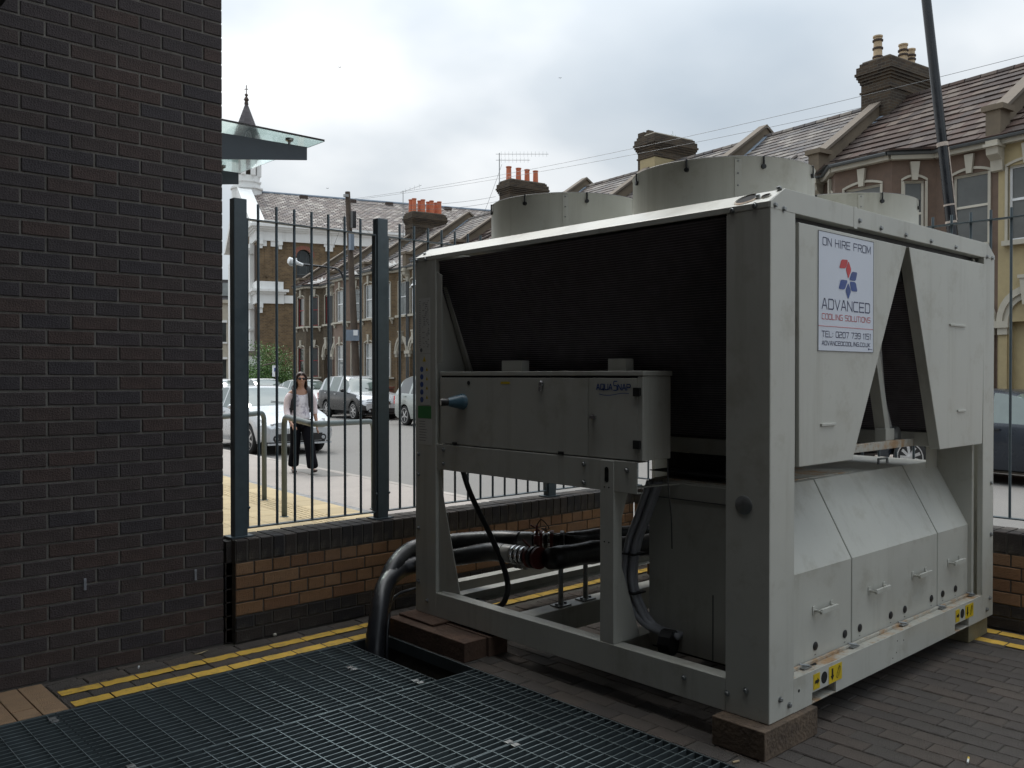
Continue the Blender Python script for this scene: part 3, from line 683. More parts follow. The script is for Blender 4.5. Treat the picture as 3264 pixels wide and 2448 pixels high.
for i, (x, y, lb) in enumerate(((2.499, 3.955, 'bright saddle clip on the grating by the yellow lines, near the hoses'), (2.632, 3.556, 'dull saddle clip on the grating at the corner of the open hole'),
        (2.477, 2.693, 'pale saddle clip bridging the second and third gratings'), (1.15, 4.252, 'grey saddle clip on the grating beside the buff concrete block'), (1.235, 3.525, 'grey saddle clip at the bottom edge of the picture'))):
    c = thing('grating_clip', (x, y, 0), lb, 'clip', 'saddle clips on the gratings')
    for k in (-1, 1):
        mb = MB(); yy = k * .021
        mb.box(-.016, .016, yy - .013, yy + .013, .003, .0055); mb.box(-.016, .016, yy - k * .013 - .001, yy - k * .013 + .001, -.012, .003)
        mb.build('saddle', M['chrome' if i == 0 else 'galv'], c, local=True, bevel=.001)
    mb = MB(); mb.box(-.005, .005, -.009, .009, -.006, .0025); mb.lathe((0, 0, .0025), (0, 0, 1), [(.006, 0), (.006, .003)], 6); mb.build('bolt', M['galv'], c, local=True)

# ================================================================== CHILLER
CX0, CX1, CY0, CY1 = 3.163, 5.600, 1.914, 4.294
ZB, ZT = .122, 2.29
ch = thing('chiller', (CX0, CY0, 0), 'big grey air-cooled chiller standing on timber blocks in the paved yard', 'chiller')
def part(name, mb, m='panel', bevel=.003, smooth=False): return mb.build(name, M[m] if isinstance(m, str) else m, ch, bevel=bevel, smooth=smooth)
T = .004
def corner(px, py, sx, sy, wx, wy):
    """L-shaped post; sx, sy: direction into the machine"""
    mb = MB()
    def bx(x0, x1, y0, y1): mb.box(min(px + sx * x0, px + sx * x1), max(px + sx * x0, px + sx * x1), min(py + sy * y0, py + sy * y1), max(py + sy * y0, py + sy * y1), ZB, ZT - .062)
    bx(0, T, 0, wy); bx(T, wx, 0, T); bx(T, .03, wy - T, wy); bx(wx - T, wx, T, .03)
    part('corner_post', mb, bevel=.0035)
corner(CX0, CY0, 1, 1, .192, .206); corner(CX0, CY1, 1, -1, .19, .196); corner(CX1, CY0, -1, 1, .165, .20); corner(CX1, CY1, -1, -1, .19, .2)
# inner stiffener beside the near right post
mb = MB(); mb.box(5.40, 5.404, 1.96, 2.16, .262, 2.2); mb.box(5.25, 5.40, 2.156, 2.16, .262, 1.13); mb.box(5.404, 5.43, 1.96, 1.964, .262, 2.2); part('inner_stiffener', mb)
# bottom frame, C section
def rail(name, a, b, ax, face, inw, z0=ZB, z1=.26, fl=.075, m='panel'):
    mb = MB()
    lo, hi = sorted((face, face + inw * T)); flo, fhi = sorted((face + inw * T, face + inw * fl))
    for (u0, u1, w0, w1) in ((lo, hi, z0, z1), (flo, fhi, z1 - T, z1), (flo, fhi, z0, z0 + T)):
        (mb.box(a, b, u0, u1, w0, w1) if ax == 'x' else mb.box(u0, u1, a, b, w0, w1))
    return part(name, mb, m, bevel=.0025)
rail('base_rail', CY0 + .207, CY1 - .197, 'y', CX0, 1)
rail('base_rail', CY0 + .201, CY1 - .201, 'y', CX1, -1)
rail('base_rail', CX0 + .191, CX1 - .191, 'x', CY1, -1)
rail('base_rail', CX0 + .08, CX1 - .1, 'x', 4.03, -1, z0=.195, z1=.262)
rail('base_rail', CX0 + .08, CX1 - .08, 'x', 3.354, 1, z0=.13, z1=.258, fl=.112)
rail('base_rail', CX0 + .08, 4.4, 'x', 2.80, 1, z0=.13, z1=.235, fl=.1)
# near rail with two fork-lift pockets
mb = MB()
for a, b, z0, z1 in ((CX0 + .191, 3.505, ZB, .26), (3.505, 3.713, .170, .26), (3.713, 5.040, ZB, .26), (5.040, 5.235, .170, .26), (5.235, CX1 - .165, ZB, .26)): mb.box(a, b, CY0, CY0 + T, z0, z1)
part('base_rail', mb, 'panel', bevel=0)
mb = MB(); mb.box(CX0 + .15, CX1 - .165, CY0 + T, CY0 + .10, .256, .2602); part('rail_top', mb, 'panel_stain_shade', bevel=0)
mb = MB(); mb.box(CX0 + .15, CX1 - .165, CY0 - .0004, CY0 + T, .2602, .2632); part('rail_lip', mb, 'panel', bevel=.0014)
for a, b in ((3.505, 3.713), (5.040, 5.235)):
    mb = MB(); mb.box(a, b, CY0 + .001, CY0 + .12, .122, .126); mb.box(a, a + .003, CY0 + .005, CY0 + .12, .126, .17); mb.box(b - .003, b, CY0 + .005, CY0 + .12, .126, .17)
    part('fork_pocket', mb, 'panel_stain_shade', bevel=0)
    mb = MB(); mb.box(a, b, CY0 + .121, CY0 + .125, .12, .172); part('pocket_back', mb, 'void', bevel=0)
    x = a + .008
    mb = MB(); mb.box(x, x + .056, CY0 - .0012, CY0 - .0004, .178, .245); s1 = part('lifting_sticker', mb, 'sticker_yellow', bevel=0)
    q = MB(); yq = CY0 - .0018
    q.face([(x + .014, yq, .203), (x + .034, yq, .203), (x + .034, yq, .194), (x + .052, yq, .210), (x + .034, yq, .226), (x + .034, yq, .217), (x + .014, yq, .217)])
    subpart('arrow', q, M['ink_black'], s1)
    q = lettering('TOOLNN', (x + .008, CY0 - .001, .182), (0, 0, 1), (-1, 0, 0), .055, .004, .0008); subpart('print', q, M['ink_grey'], s1)
    x = a + .143
    mb = MB(); mb.box(x, x + .118, CY0 - .0012, CY0 - .0004, .172, .247); s2 = part('lifting_sticker', mb, 'sticker_yellow', bevel=0)
    q = MB(); q.face([(x + .024, yq, .236), (x + .024, yq, .205), (x + .015, yq, .205), (x + .031, yq, .184), (x + .047, yq, .205), (x + .038, yq, .205), (x + .038, yq, .236)])
    subpart('arrow', q, M['ink_black'], s2)
    q = MB()
    for p_, r_ in (((x + .066, .19), (x + .088, .232)), ((x + .076, .186), (x + .098, .228)), ((x + .086, .188), (x + .106, .222)), ((x + .07, .205), (x + .1, .238)), ((x + .088, .236), (x + .108, .224)), ((x + .066, .19), (x + .082, .183))):
        d = V((r_[0] - p_[0], 0, r_[1] - p_[1])).normalized(); nn = V((-d.z, 0, d.x)) * .0012
        A = V((p_[0], yq, p_[1])); B_ = V((r_[0], yq, r_[1])); q.face([A + nn, A - nn, B_ - nn, B_ + nn])
    subpart('crate_symbol', q, M['ink_black'], s2)
    mb = MB(); mb.lathe((a + .103, CY0 - .0005, .212), (0, -1, 0), [(.026, -.0005), (.026, .0006)], 20); part('lifting_hole', mb, 'void', bevel=0)
for x, z, r in ((3.395, .205, .007), (4.32, .17, .003), (4.33, .225, .003), (4.40, .215, .003), (4.28, .15, .003)):
    mb = MB(); mb.lathe((x, CY0 - .0004, z), (0, -1, 0), [(r, -.0005), (r, .0006)], 10); part('hole', mb, 'void', bevel=0)
# top frame
ZC = 2.228
mb = MB()      # sloping corner strip along the two long sides
for sx, xe in ((1, CX0 - .0015), (-1, CX1 + .0015)):
    p = [(xe, ZC), (xe, 2.203), (xe + sx * T, 2.203), (xe + sx * T, ZC - .002), (xe + sx * .11, ZT - .004), (xe + sx * .15, ZT - .004), (xe + sx * .15, ZT), (xe + sx * .107, ZT)]
    mb2 = MB(); mb2.prism([(x, CY0 + .0055, z) for x, z in p], (0, CY1 - CY0 - .011, 0)); part('top_rail', mb2, 'panel', bevel=.002)
for cy, r, xx in ((2.055, .055, 3.232), (1.965, .022, 3.222)):      # round lifting holes through the sloped strip
    nrm_ = V((-(ZT - ZC), 0, .107)).normalized(); o_ = V((3.215, cy, 2.2585))
    mb = MB(); mb.lathe(o_ + nrm_ * .0006, nrm_, [(r * .86, 0), (r * .86, .0012)], 28); part('lifting_hole', mb, 'void', bevel=0)
    mb = MB(); mb.lathe(o_ + nrm_ * .0003, nrm_, [(r * .84, .001), (r * .86, .006), (r, .002), (r * 1.02, 0)], 28); part('hole_lip', mb, 'panel_stain_shade', bevel=0)
for ye, sy, jn in ((CY0, 1, True), (CY1, -1, False)):      # end fascia
    segs = ((CX0, 3.890), (3.893, CX1))
    for i, (a, b) in enumerate(segs):
        zb = 2.20 if i == 0 else 2.205
        P = []
        if i == 0: P = [(a, zb), (b, zb), (b, ZT + .002), (a + .107, ZT + .002), (a, ZC)]
        else: P = [(a, zb), (b, zb), (b, ZC), (b - .107, ZT), (a, ZT)]
        mb = MB(); mb.prism([(x, ye - sy * .0015, z) for x, z in P], (0, sy * T, 0)); part('top_fascia', mb, 'panel', bevel=.0015)
        mb = MB(); xa, xb = (a + .2 if i == 0 else a), (b if i == 0 else b - .17)
        mb.box(xa, xb, min(ye + sy * T, ye + sy * .05), max(ye + sy * T, ye + sy * .05), zb, zb + .004); part('fascia_lip', mb, 'panel', bevel=0)
mb = MB(); mb.box(3.86, 3.893, CY0 - .003, CY0 - .0005, 2.195, ZT + .004); part('joint_cover', mb, 'panel', bevel=.001)
mb = MB(); mb.box(CX0 + .151, CX1 - .151, CY0 + .01, CY1 - .01, ZT - .012, ZT - .004); part('top_deck', mb)
mb = MB(); mb.box(CX0 + .2, CX1 - .17, CY0 + .055, CY0 + .075, 2.0, ZT - .02); part('header_plate', mb, 'black', bevel=0)
# fans
for i, (fx, fy) in enumerate(((3.80, 2.575), (3.80, 3.66), (4.985, 2.575), (4.985, 3.66))):
    r = .443; z0, z1 = ZT - .004, 2.522
    mb = MB(); prof = [(r + .03, 0), (r, .02), (r, z1 - z0 - .006), (r + .004, z1 - z0), (r - .004, z1 - z0), (r - .006, .04)]
    mb.lathe((fx, fy, z0), (0, 0, 1), prof, 72); sh = part('fan_shroud', mb, 'panel', bevel=0, smooth=True)
    mb = MB()     # wire guard: rings and spokes, domed a little
    for rr_ in [r - .002] + [r * q for q in (.9, .8, .7, .6, .5, .4, .3)]:
        h = z1 + .012 * (1 - (rr_ / r) ** 2); pts = [(fx + rr_ * math.cos(a), fy + rr_ * math.sin(a), h) for a in (2 * math.pi * k / 48 for k in range(49))]
        mb.tube(pts, .004 if rr_ > r * .95 else .0022, 5, caps=False)
    for k in range(8):
        a = 2 * math.pi * (k + .3) / 8
        mb.tube([(fx + .06 * math.cos(a), fy + .06 * math.sin(a), z1 + .012), (fx + r * .7 * math.cos(a), fy + r * .7 * math.sin(a), z1 + .007), (fx + (r + .003) * math.cos(a), fy + (r + .003) * math.sin(a), z1)], .0035, 5)
    subpart('wire_guard', mb, M['black'], sh)
    for k in range(8):
        a = 2 * math.pi * (k + .3) / 8; c, s = math.cos(a), math.sin(a); q = MB()
        q.tube([(fx + r * .95 * c, fy + r * .95 * s, z1 + .002), (fx + (r + .008) * c, fy + (r + .008) * s, z1), (fx + (r + .008) * c, fy + (r + .008) * s, z1 - .045)], .0045, 6)
        q.lathe((fx + r * c, fy + r * s, z1 - .046), (c, s, 0), [(.011, 0), (.011, .012)], 8)
        subpart('guard_clip', q, M['black'], sh)
    for a in (3.9, 5.6, 1.2):      # lap seam of the rolled sheet with rivets
        c, s = math.cos(a), math.sin(a); q = MB(); q.bar((fx + (r + .001) * c, fy + (r + .001) * s, z0 + .02), (fx + (r + .001) * c, fy + (r + .001) * s, z1 - .012), .03, .003, up=(c, s, 0)); subpart('lap_seam', q, M['panel'], sh)
        for k in range(4): q = MB(); zz = z0 + .05 + k * .055; q.lathe((fx + (r + .002) * c, fy + (r + .002) * s, zz), (c, s, 0), [(.005, 0), (.003, .003)], 8); subpart('rivet', q, M['galv'], sh)
    mb = MB(); mb.lathe((fx, fy, z0 + .06), (0, 0, 1), [(.09, 0), (.09, .1), (.02, .12)], 20)
    hub = part('fan_hub', mb, 'black', bevel=0)
    for k in range(7):
        a = 2 * math.pi * k / 7; q = MB(); c, s = math.cos(a), math.sin(a); c2, s2 = math.cos(a + .5), math.sin(a + .5)
        q.face([(fx + .08 * c, fy + .08 * s, z0 + .12), (fx + .42 * c, fy + .42 * s, z0 + .10), (fx + .42 * c2, fy + .42 * s2, z0 + .05), (fx + .08 * c2, fy + .08 * s2, z0 + .07)])
        subpart('blade', q, M['black'], hub)
# V coils: (top x, bottom x)
for xt, xb in ((3.185, 3.585), (4.36, 3.83), (4.45, 4.84), (5.50, 5.17)):
    zt, zb = 2.195, 1.225; d = V((xb - xt, 0, zb - zt)); th = .05 if xt < xb else -.05
    mb = MB(); mb.prism([(xt, CY0 + .06, zt), (xb, CY0 + .06, zb), (xb + th, CY0 + .06, zb), (xt + th, CY0 + .06, zt)], (0, CY1 - CY0 - .12, 0))
    c = part('coil', mb, 'coil', bevel=0)
    q = MB(); n = 88; ll = d.length; un = V((-d.z, 0, d.x)).normalized(); un = un if (un.x < 0) == (xt < xb) else -un
    for k in range(n):
        t = (k + .5) / n; p = V((xt, 0, zt)) + d * t; e2 = d.normalized() * .0016
        q.prism([(p - e2) + V((0, CY0 + .061, 0)), (p + e2) + V((0, CY0 + .061, 0)), (p + e2) + un * .003 + V((0, CY0 + .061, 0)), (p - e2) + un * .003 + V((0, CY0 + .061, 0))], (0, CY1 - CY0 - .122, 0))
    s = subpart('coil_tube', q, M['coil_line'], c); s['kind'] = 'stuff'
    mb = MB(); xm = xb + th / 2; mb.box(xm - .05, xm + .05, CY0 + .05, CY1 - .05, zb - .075, zb); part('coil_tray', mb, 'panel', bevel=.002)
mb = MB(); mb.box(3.20, 3.66, 4.15, 4.154, 1.131, 2.2); part('end_sheet', mb, 'panel', bevel=0)
# end sheets closing the V's (far end, dark in the photo) and the slanted brace seen through the front
for ye in (CY1 - .01,):
    for P in (((3.18, 2.2), (4.40, 2.2), (3.88, 1.15), (3.45, 1.15)), ((4.44, 2.2), (5.58, 2.2), (5.3, 1.15), (4.80, 1.15))):
        mb = MB(); mb.prism([(x, ye - .1, z) for x, z in P], (0, .004, 0)); part('end_sheet', mb, 'panel', bevel=0)
mb = MB(); mb.prism([(3.19, CY1 - .16, 2.2), (3.235, CY1 - .16, 2.2), (3.60, CY1 - .16, 1.2), (3.555, CY1 - .16, 1.2)], (0, -.035, 0)); part('coil_brace', mb)
mb = MB(); mb.prism([(3.172, 4.098, 2.13), (3.172, 4.098, 1.6), (3.172, 4.05, 1.6), (3.172, 4.05, 2.11)], (.004, 0, 0)); part('post_gusset', mb)
mb = MB(); mb.box(3.62, 5.1, CY0 + .13, CY0 + .16, 1.15, 1.19); part('cross_member', mb, 'panel_stain_shade')  # darker paint puts the shade of this deep member into its colour
mb = MB(); mb.box(3.60, 3.604, 2.2, 2.76, 1.02, 1.17); mb.box(3.46, 3.60, 2.2, 2.76, 1.06, 1.064); part('gap_shade_plate', mb, 'soffit', bevel=0)  # added dark plate closes the see-through gap, shade put into its colour
for y in (2.62, 3.5):
    mb = MB(); mb.box(3.6, 5.2, y, y + .05, 1.13, 1.165); part('cross_member', mb)
# large panels at the lit end
def end_panel(P, ribs):
    mb = MB(); mb.prism([(x, CY0 - .004, z) for x, z in P], (0, .056, 0)); p = part('end_panel', mb, 'panel', bevel=.003)
    for x0, x1, z in ribs:
        q = MB(); q.box(x0, x1, CY0 - .012, CY0 - .0035, z - .006, z + .006); subpart('louvre_lip', q, M['panel'], p, bevel=.002)
    return p
ep = end_panel([(3.377, 2.166), (3.384, 1.146), (3.854, 1.146), (4.405, 2.166)], ((3.56, 3.685, 1.315),))
end_panel([(4.434, 2.166), (4.82, 1.138), (5.412, 1.138), (5.44, 2.166)], ((4.935, 5.145, 1.80), (5.045, 5.155, 1.335)))
mb = MB(); mb.box(3.36, 3.376, CY0 + .01, CY0 + .05, 1.146, 2.16); part('panel_flange', mb)
# hire sign
sx0, sx1, sz0, sz1, sy = 3.533, 4.047, 1.634, 2.152, CY0 - .0062
mb = MB(); mb.box(sx0, sx1, sy, sy + .0018, sz0, sz1); sg = part('hire_sign', mb, 'white_vinyl', bevel=0)
W_ = sx1 - sx0; H_ = sz1 - sz0
def st(txt, x, z, w_, h, sw, m='ink_navy'): subpart('lettering', lettering(txt, (sx0 + x * W_, sy, sz0 + z * H_), (1, 0, 0), (0, 0, 1), w_ * W_, h * H_, sw), M[m], sg)
st('ON HIRE FROM', .075, .885, .86, .062, .0042)
st('ADVANCED', .065, .355, .86, .082, .0055)
st('COOLING SOLUTIONS', .065, .268, .87, .045, .003, 'ink_red')
st('TEL: 0207 739 1151', .065, .120, .88, .047, .0036)
st('ADVANCEDCOOLING.CO.UK', .065, .052, .87, .033, .003)
q = MB(); q.box(sx0 + .004, sx1 - .004, sy - .0012, sy, sz0 + .208 * H_, sz0 + .2115 * H_); subpart('red_rule', q, M['ink_red'], sg)
q = MB(); q.box(sx0, sx1, sy - .0008, sy, sz0, sz0 + .003); q.box(sx0, sx1, sy - .0008, sy, sz1 - .003, sz1); q.box(sx0, sx0 + .003, sy - .0009, sy, sz0, sz1); q.box(sx1 - .002, sx1, sy - .0009, sy, sz0, sz1); subpart('border_line', q, M['ink_grey'], sg)
q = MB(); q.box(sx0 + .9 * W_, sx0 + .92 * W_, sy - .0012, sy, sz0 + .012, sz0 + .02); q.box(sx0 + .92 * W_, sx0 + .98 * W_, sy - .0012, sy, sz0 + .015, sz0 + .017); subpart('small_print', q, M['ink_navy'], sg)
def logo(P, m):
    pts = [(sx0 + a * W_, sy - .0012, sz0 + b * H_) for a, b in P]; n = len(pts); o_ = []
    for i in range(n):       # clipped corners
        a, b, c = V(pts[i - 1]), V(pts[i]), V(pts[(i + 1) % n]); o_ += [b + (a - b) * .14, b + (c - b) * .14]
    q = MB(); q.face(list(reversed(o_))); subpart('logo_petal', q, M[m], sg)
logo([(.395, .790), (.515, .795), (.470, .718), (.355, .712)], 'ink_red')
logo([(.520, .790), (.575, .715), (.520, .630), (.475, .715)], 'ink_red')
logo([(.585, .700), (.685, .700), (.655, .622), (.535, .622)], 'ink_blue')
logo([(.385, .618), (.510, .618), (.455, .535), (.345, .535)], 'ink_blue')
logo([(.545, .612), (.655, .612), (.690, .530), (.575, .530)], 'ink_blue')
logo([(.520, .600), (.570, .530), (.520, .452), (.468, .530)], 'ink_blue')
# compressor hood
HY, HK, HT = 1.982, .668, 1.024
def hood(x0, x1, m='panel', zb=.264):
    mb = MB(); P = [(HY, zb), (HY, HK), (2.176, HT), (2.74, HT), (2.74, zb)]
    mb.prism([(x0, y, z) for y, z in P], (x1 - x0, 0, 0)); return part('hood_panel', mb, m, bevel=.005)
HX = [3.44, 3.995, 4.976, 5.408]
hoods = [hood(a + .004, b - .004) for a, b in zip(HX, HX[1:])]
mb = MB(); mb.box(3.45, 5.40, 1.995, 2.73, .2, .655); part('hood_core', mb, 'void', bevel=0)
for x, hi in ((3.718, 0), (4.248, 1), (4.739, 1), (5.198, 2)):
    z = .486; q = MB(); w2 = .075
    q.tube([(x - w2, HY, z), (x - w2, HY - .034, z), (x + w2, HY - .034, z), (x + w2, HY, z)], .007, 6); q.box(x - w2, x + w2, HY - .040, HY - .028, z - .012, z + .010)
    for s in (-1, 1): q.box(x + s * (w2 + .004) - .012, x + s * (w2 + .004) + .012, HY - .004, HY - .0005, z - .02, z + .02)
    subpart('handle', q, M['panel'], hoods[hi], bevel=.002)
for x in (3.60, 4.95):
    q = MB(); q.tube([(x, 2.30, HT), (x, 2.30, HT + .028), (x + .11, 2.30, HT + .028), (x + .11, 2.30, HT)], .008, 6); subpart('handle', q, M['galv'], hoods[0 if x < 4 else 1])
for x in (3.654, 3.926, 4.074, 4.404, 4.566, 4.894, 5.044, 5.22):
    q = MB(); q.lathe((x, HY - .0008, .325), (0, -1, 0), [(.019, 0), (.019, .003), (.014, .006)], 18); subpart('rubber_plug', q, M['black'], hoods[0 if x < 3.99 else (1 if x < 4.97 else 2)], smooth=True)
    q = MB(); q.box(x - .006, x + .006, HY - .0012, HY - .0004, .285, .289); subpart('slot', q, M['ink_grey'], hoods[0 if x < 3.99 else (1 if x < 4.97 else 2)])
mb = MB(); mb.bar((3.36, HY - .012, .268), (5.40, HY - .012, .268), .012, .014); part('seal_strip', mb, 'panel_stain_shade', bevel=.002)
for x in (3.52, 3.96, 4.49, 4.97, 5.38):
    mb = MB(); mb.box(x - .03, x + .035, HY - .04, HY - .01, .2635, .268); mb.tube([(x - .02, HY - .01, .28), (x + .02, HY - .035, .272)], .004, 6); part('latch', mb, 'galv', bevel=0)
mb = MB(); mb.lathe((3.60, CY0 + .055, .2606), (0, 0, 1), [(.022, 0), (.022, .0012)], 16); part('hole', mb, 'void', bevel=0)
# side of the compressor enclosure facing the coil side
mb = MB(); mb.box(3.425, 3.4395, 2.0, 2.735, .215, 1.017); part('enclosure_side', mb, 'panel', bevel=.004)
mb = MB(); mb.box(3.42, 3.4248, 2.0, 2.735, .94, .944); mb.box(3.421, 3.4248, 2.36, 2.364, .22, .52); part('fold_line', mb, 'ink_grey', bevel=0)
mb = MB(); mb.box(3.45, 4.42, 2.2, 2.72, HT + .001, HT + .006); part('top_sheet', mb, 'panel_stain_shade', bevel=0)
# intermediate frame, electrical box
mb = MB(); mb.box(CX0 + .006, CX0 + .01, 2.60, CY1 - .197, .983, 1.13); mb.box(CX0 + .01, CX0 + .09, 2.60, CY1 - .197, 1.126, 1.13); mb.box(CX0 + .01, CX0 + .05, 2.60, CY1 - .197, .983, .987); part('mid_rail', mb)
mb = MB(); mb.bar((3.2, 2.7, 1.0), (3.9, 2.3, 1.04), .03, .006); part('cable_shelf', mb, 'panel', bevel=0)
mb = MB()
mb.box(CX0 + .001, CX0 + .005, 2.738, 2.822, .262, 1.127); mb.box(CX0 + .005, CX0 + .062, 2.738, 2.742, .262, 1.127); mb.box(CX0 + .005, CX0 + .03, 2.818, 2.822, .262, 1.127)
mb.prism([(CX0 + .062, 2.738, .262), (CX0 + .2, 2.738, .262), (CX0 + .062, 2.738, .62)], (0, .004, 0)); mb.prism([(CX0 + .062, 2.738, 1.127), (CX0 + .17, 2.738, 1.127), (CX0 + .062, 2.738, .85)], (0, .004, 0))
mp = part('mid_post', mb, bevel=.002)
q = MB(); q.box(CX0 - .0004, CX0 + .0008, 2.768, 2.792, 1.035, 1.085); q.lathe((CX0 + .0006, 2.78, 1.085), (-1, 0, 0), [(.012, 0), (.012, .001)], 16); q.lathe((CX0 + .0006, 2.78, 1.035), (-1, 0, 0), [(.012, 0), (.012, .001)], 16); subpart('slot', q, M['void'], mp)
for z in (1.0, .74):
    for y in (2.766, 2.794): q = MB(); q.lathe((CX0 + .0008, y, z), (-1, 0, 0), [(.004, 0), (.004, .001)], 8); subpart('hole', q, M['void'], mp)
mb = MB(); mb.prism([(CX0 + .02, 4.09, .27), (CX0 + .02, 3.90, .285), (CX0 + .02, 3.93, .40), (CX0 + .02, 4.04, .78), (CX0 + .02, 4.09, .98)], (.004, 0, 0)); part('post_gusset', mb)
EX, EY0, EY1, EZ0, EZ1 = 3.172, 2.572, 4.066, 1.137, 1.550
mb = MB(); mb.box(EX + .012, 3.382, EY0, EY1, EZ0, EZ1 - .024); eb = part('electrical_box', mb, bevel=.003)
mb = MB(); mb.box(EX - .001, 3.39, EY0 - .004, EY1, EZ1 - .023, EZ1); part('box_lid', mb, bevel=.003)
mb = MB(); mb.box(EX, EX + .011, 2.9106, EY1, EZ0, EZ1 - .034); d1 = part('box_door', mb, bevel=.002)
mb = MB(); mb.box(EX, EX + .011, EY0 + .030, 2.9054, EZ0, EZ1 - .034); d2 = part('box_door', mb, bevel=.002)
mb = MB(); mb.box(EX + .010, EX + .0118, EY0 + .03, EY1, EZ1 - .034, EZ1 - .023); mb.box(EX + .010, EX + .0118, 2.9055, 2.9105, EZ0, EZ1 - .034); part('door_gap', mb, 'void', bevel=0)
mb = MB(); mb.box(EX + .001, EX + .011, EY0, EY0 + .028, EZ0, EZ1 - .026); part('door_jamb', mb, bevel=.001)
for z in (1.4528, 1.2109): q = MB(); q.box(EX - .012, EX + .001, EY0 + .008, EY0 + .048, z - .02, z + .02); subpart('hinge', q, M['black'], d2, bevel=.002)
for y in (3.9315, 3.0876): q = MB(); q.box(EX - .006, EX + .001, y - .018, y + .018, EZ0 - .002, EZ0 + .012); subpart('hinge', q, M['black'], d1)
q = MB(); q.lathe((EX, 2.8715, 1.3293), (-1, 0, 0), [(.014, 0), (.014, .008), (.008, .01), (.008, .02)], 14); q.box(EX - .026, EX - .018, 2.8354, 2.8766, 1.3221, 1.3365); subpart('lock', q, M['chrome'], d2)
q = MB(); q.lathe((EX, 3.2265, 1.4857), (-1, 0, 0), [(.017, 0), (.017, .006), (.01, .012)], 16); q.box(EX - .016, EX - .006, 3.2193, 3.2337, 1.4497, 1.4888); subpart('lock', q, M['chrome'], d1)
q = MB(); q.lathe((EX, 3.808, 1.4868), (-1, 0, 0), [(.012, 0), (.012, .003)], 14); subpart('plug', q, M['black'], d1)
q = MB(); q.box(EX - .0008, EX, 3.4684, 3.5404, 1.4827, 1.495); subpart('warning_label', q, M['sticker_yellow'], d1)
q = MB(); q.lathe((EX, 3.8646, 1.3808), (-.9, .35, -.02), [(.046, -.02), (.046, .004), (.043, .01), (.026, .075), (.024, .085)], 20); s = subpart('isolator_socket', q, M['isolator_blue'], d1, smooth=True)
q = MB(); q.lathe((EX - .066, 3.8924, 1.3792), (-.9, .35, -.02), [(.021, 0), (.021, .05), (.017, .055)], 14); subpart('cable_gland', q, M['black'], d1, smooth=True)
def badge(txt, y, z, w_, h, sw): return lettering(txt, (EX - .001, y, z), (0, -1, 0), (0, 0, 1), w_, h, sw)
q = badge('AQUA', 2.8509, 1.461, .098, .026, .0052); q = lettering('S', (EX - .001, 2.7428, 1.459), (0, -1, 0), (0, 0, 1), .020, .042, .005, mb=q); q = lettering('NAP', (EX - .001, 2.7171, 1.461), (0, -1, 0), (0, 0, 1), .075, .026, .0052, mb=q); subpart('maker_badge', q, M['ink_blue'], d2)
q = MB(); pts = [(2.8354 - .185 * t, 1.4425 - .007 * math.sin(t * 6.283 * .8 + .3) - .004 * t) for t in (i / 12 for i in range(13))]
for (a, b), (c, d) in zip(pts, pts[1:]): q.face([(EX - .0018, a, b - .0016), (EX - .0018, c, d - .0016), (EX - .0018, c, d + .0016), (EX - .0018, a, b + .0016)])
subpart('badge_swoosh', q, M['ink_blue'], d2)
for y0, y1 in ((3.5147, 3.7051), (2.7788, 2.9229)):     # U brackets behind the box lid
    mb = MB(); mb.box(3.30, 3.304, y0, y1 - .03, EZ1, EZ1 + .06); mb.box(3.304, 3.36, y0, y0 + .003, EZ1, EZ1 + .06); mb.box(3.304, 3.36, y1 - .033, y1 - .03, EZ1, EZ1 + .06); mb.box(3.356, 3.36, y0, y1, EZ1, EZ1 + .06); part('u_bracket', mb)
# stickers on the far corner post (dark side)
def lab(y0, y1, z0, z1, m, nm='label'):
    mb = MB(); mb.box(CX0 - .0012, CX0 - .0003, y0, y1, z0, z1); return part(nm, mb, m, bevel=0)
l1 = lab(4.150, 4.262, 1.66, 1.985, 'sticker_white', 'rating_plate')
q = MB(); r = random.Random(2); yq = CX0 - .0018
for k in range(26):
    z = 1.965 - k * .0108
    q.face([(yq, 4.255, z), (yq, 4.255 - r.uniform(.008, .02), z), (yq, 4.255 - .015, z + .003), (yq, 4.255, z + .003)])
    for j in range(r.randrange(1, 4)):
        y = r.uniform(4.165, 4.23); q.face([(yq, y, z), (yq, y - r.uniform(.003, .02), z), (yq, y - .01, z + .0035), (yq, y, z + .0035)])
q.lathe((CX0 - .001, 4.235, 1.678), (-1, 0, 0), [(.012, 0), (.012, .001)], 14)
subpart('print', q, M['ink_grey'], l1)
l2 = lab(4.150, 4.250, 1.355, 1.655, 'sticker_white', 'safety_label')
for k in range(5):
    q = MB(); q.lathe((CX0 - .0012, 4.230, 1.565 - k * .045), (-1, 0, 0), [(.0165, 0), (.0165, .0008)], 18); subpart('blue_disc', q, M['ink_blue'], l2)
for y, z, s in ((4.205, 1.61, .028), (4.180, 1.555, .02), (4.180, 1.50, .02), (4.180, 1.445, .02), (4.180, 1.39, .02)):
    q = MB(); q.face([(yq, y + s * .6, z), (yq, y - s * .6, z), (yq, y, z + s * 1.2)]); subpart('warning_triangle', q, M['sticker_yellow'], l2)
    q = MB(); q.face([(yq - .0004, y + .002, z + .004), (yq - .0004, y - .002, z + .004), (yq - .0004, y - .002, z + .013), (yq - .0004, y + .002, z + .013)]); subpart('print', q, M['ink_black'], l2)
lab(4.140, 4.268, 1.275, 1.348, 'sticker_green', 'green_sticker')
l3 = lab(4.135, 4.265, 1.12, 1.27, 'sticker_white', 'label')
q = MB()
for k in range(8): z = 1.255 - k * .016; q.face([(yq, 4.255, z), (yq, 4.255 - r.uniform(.05, .1), z), (yq, 4.255 - .06, z + .003), (yq, 4.255, z + .003)])
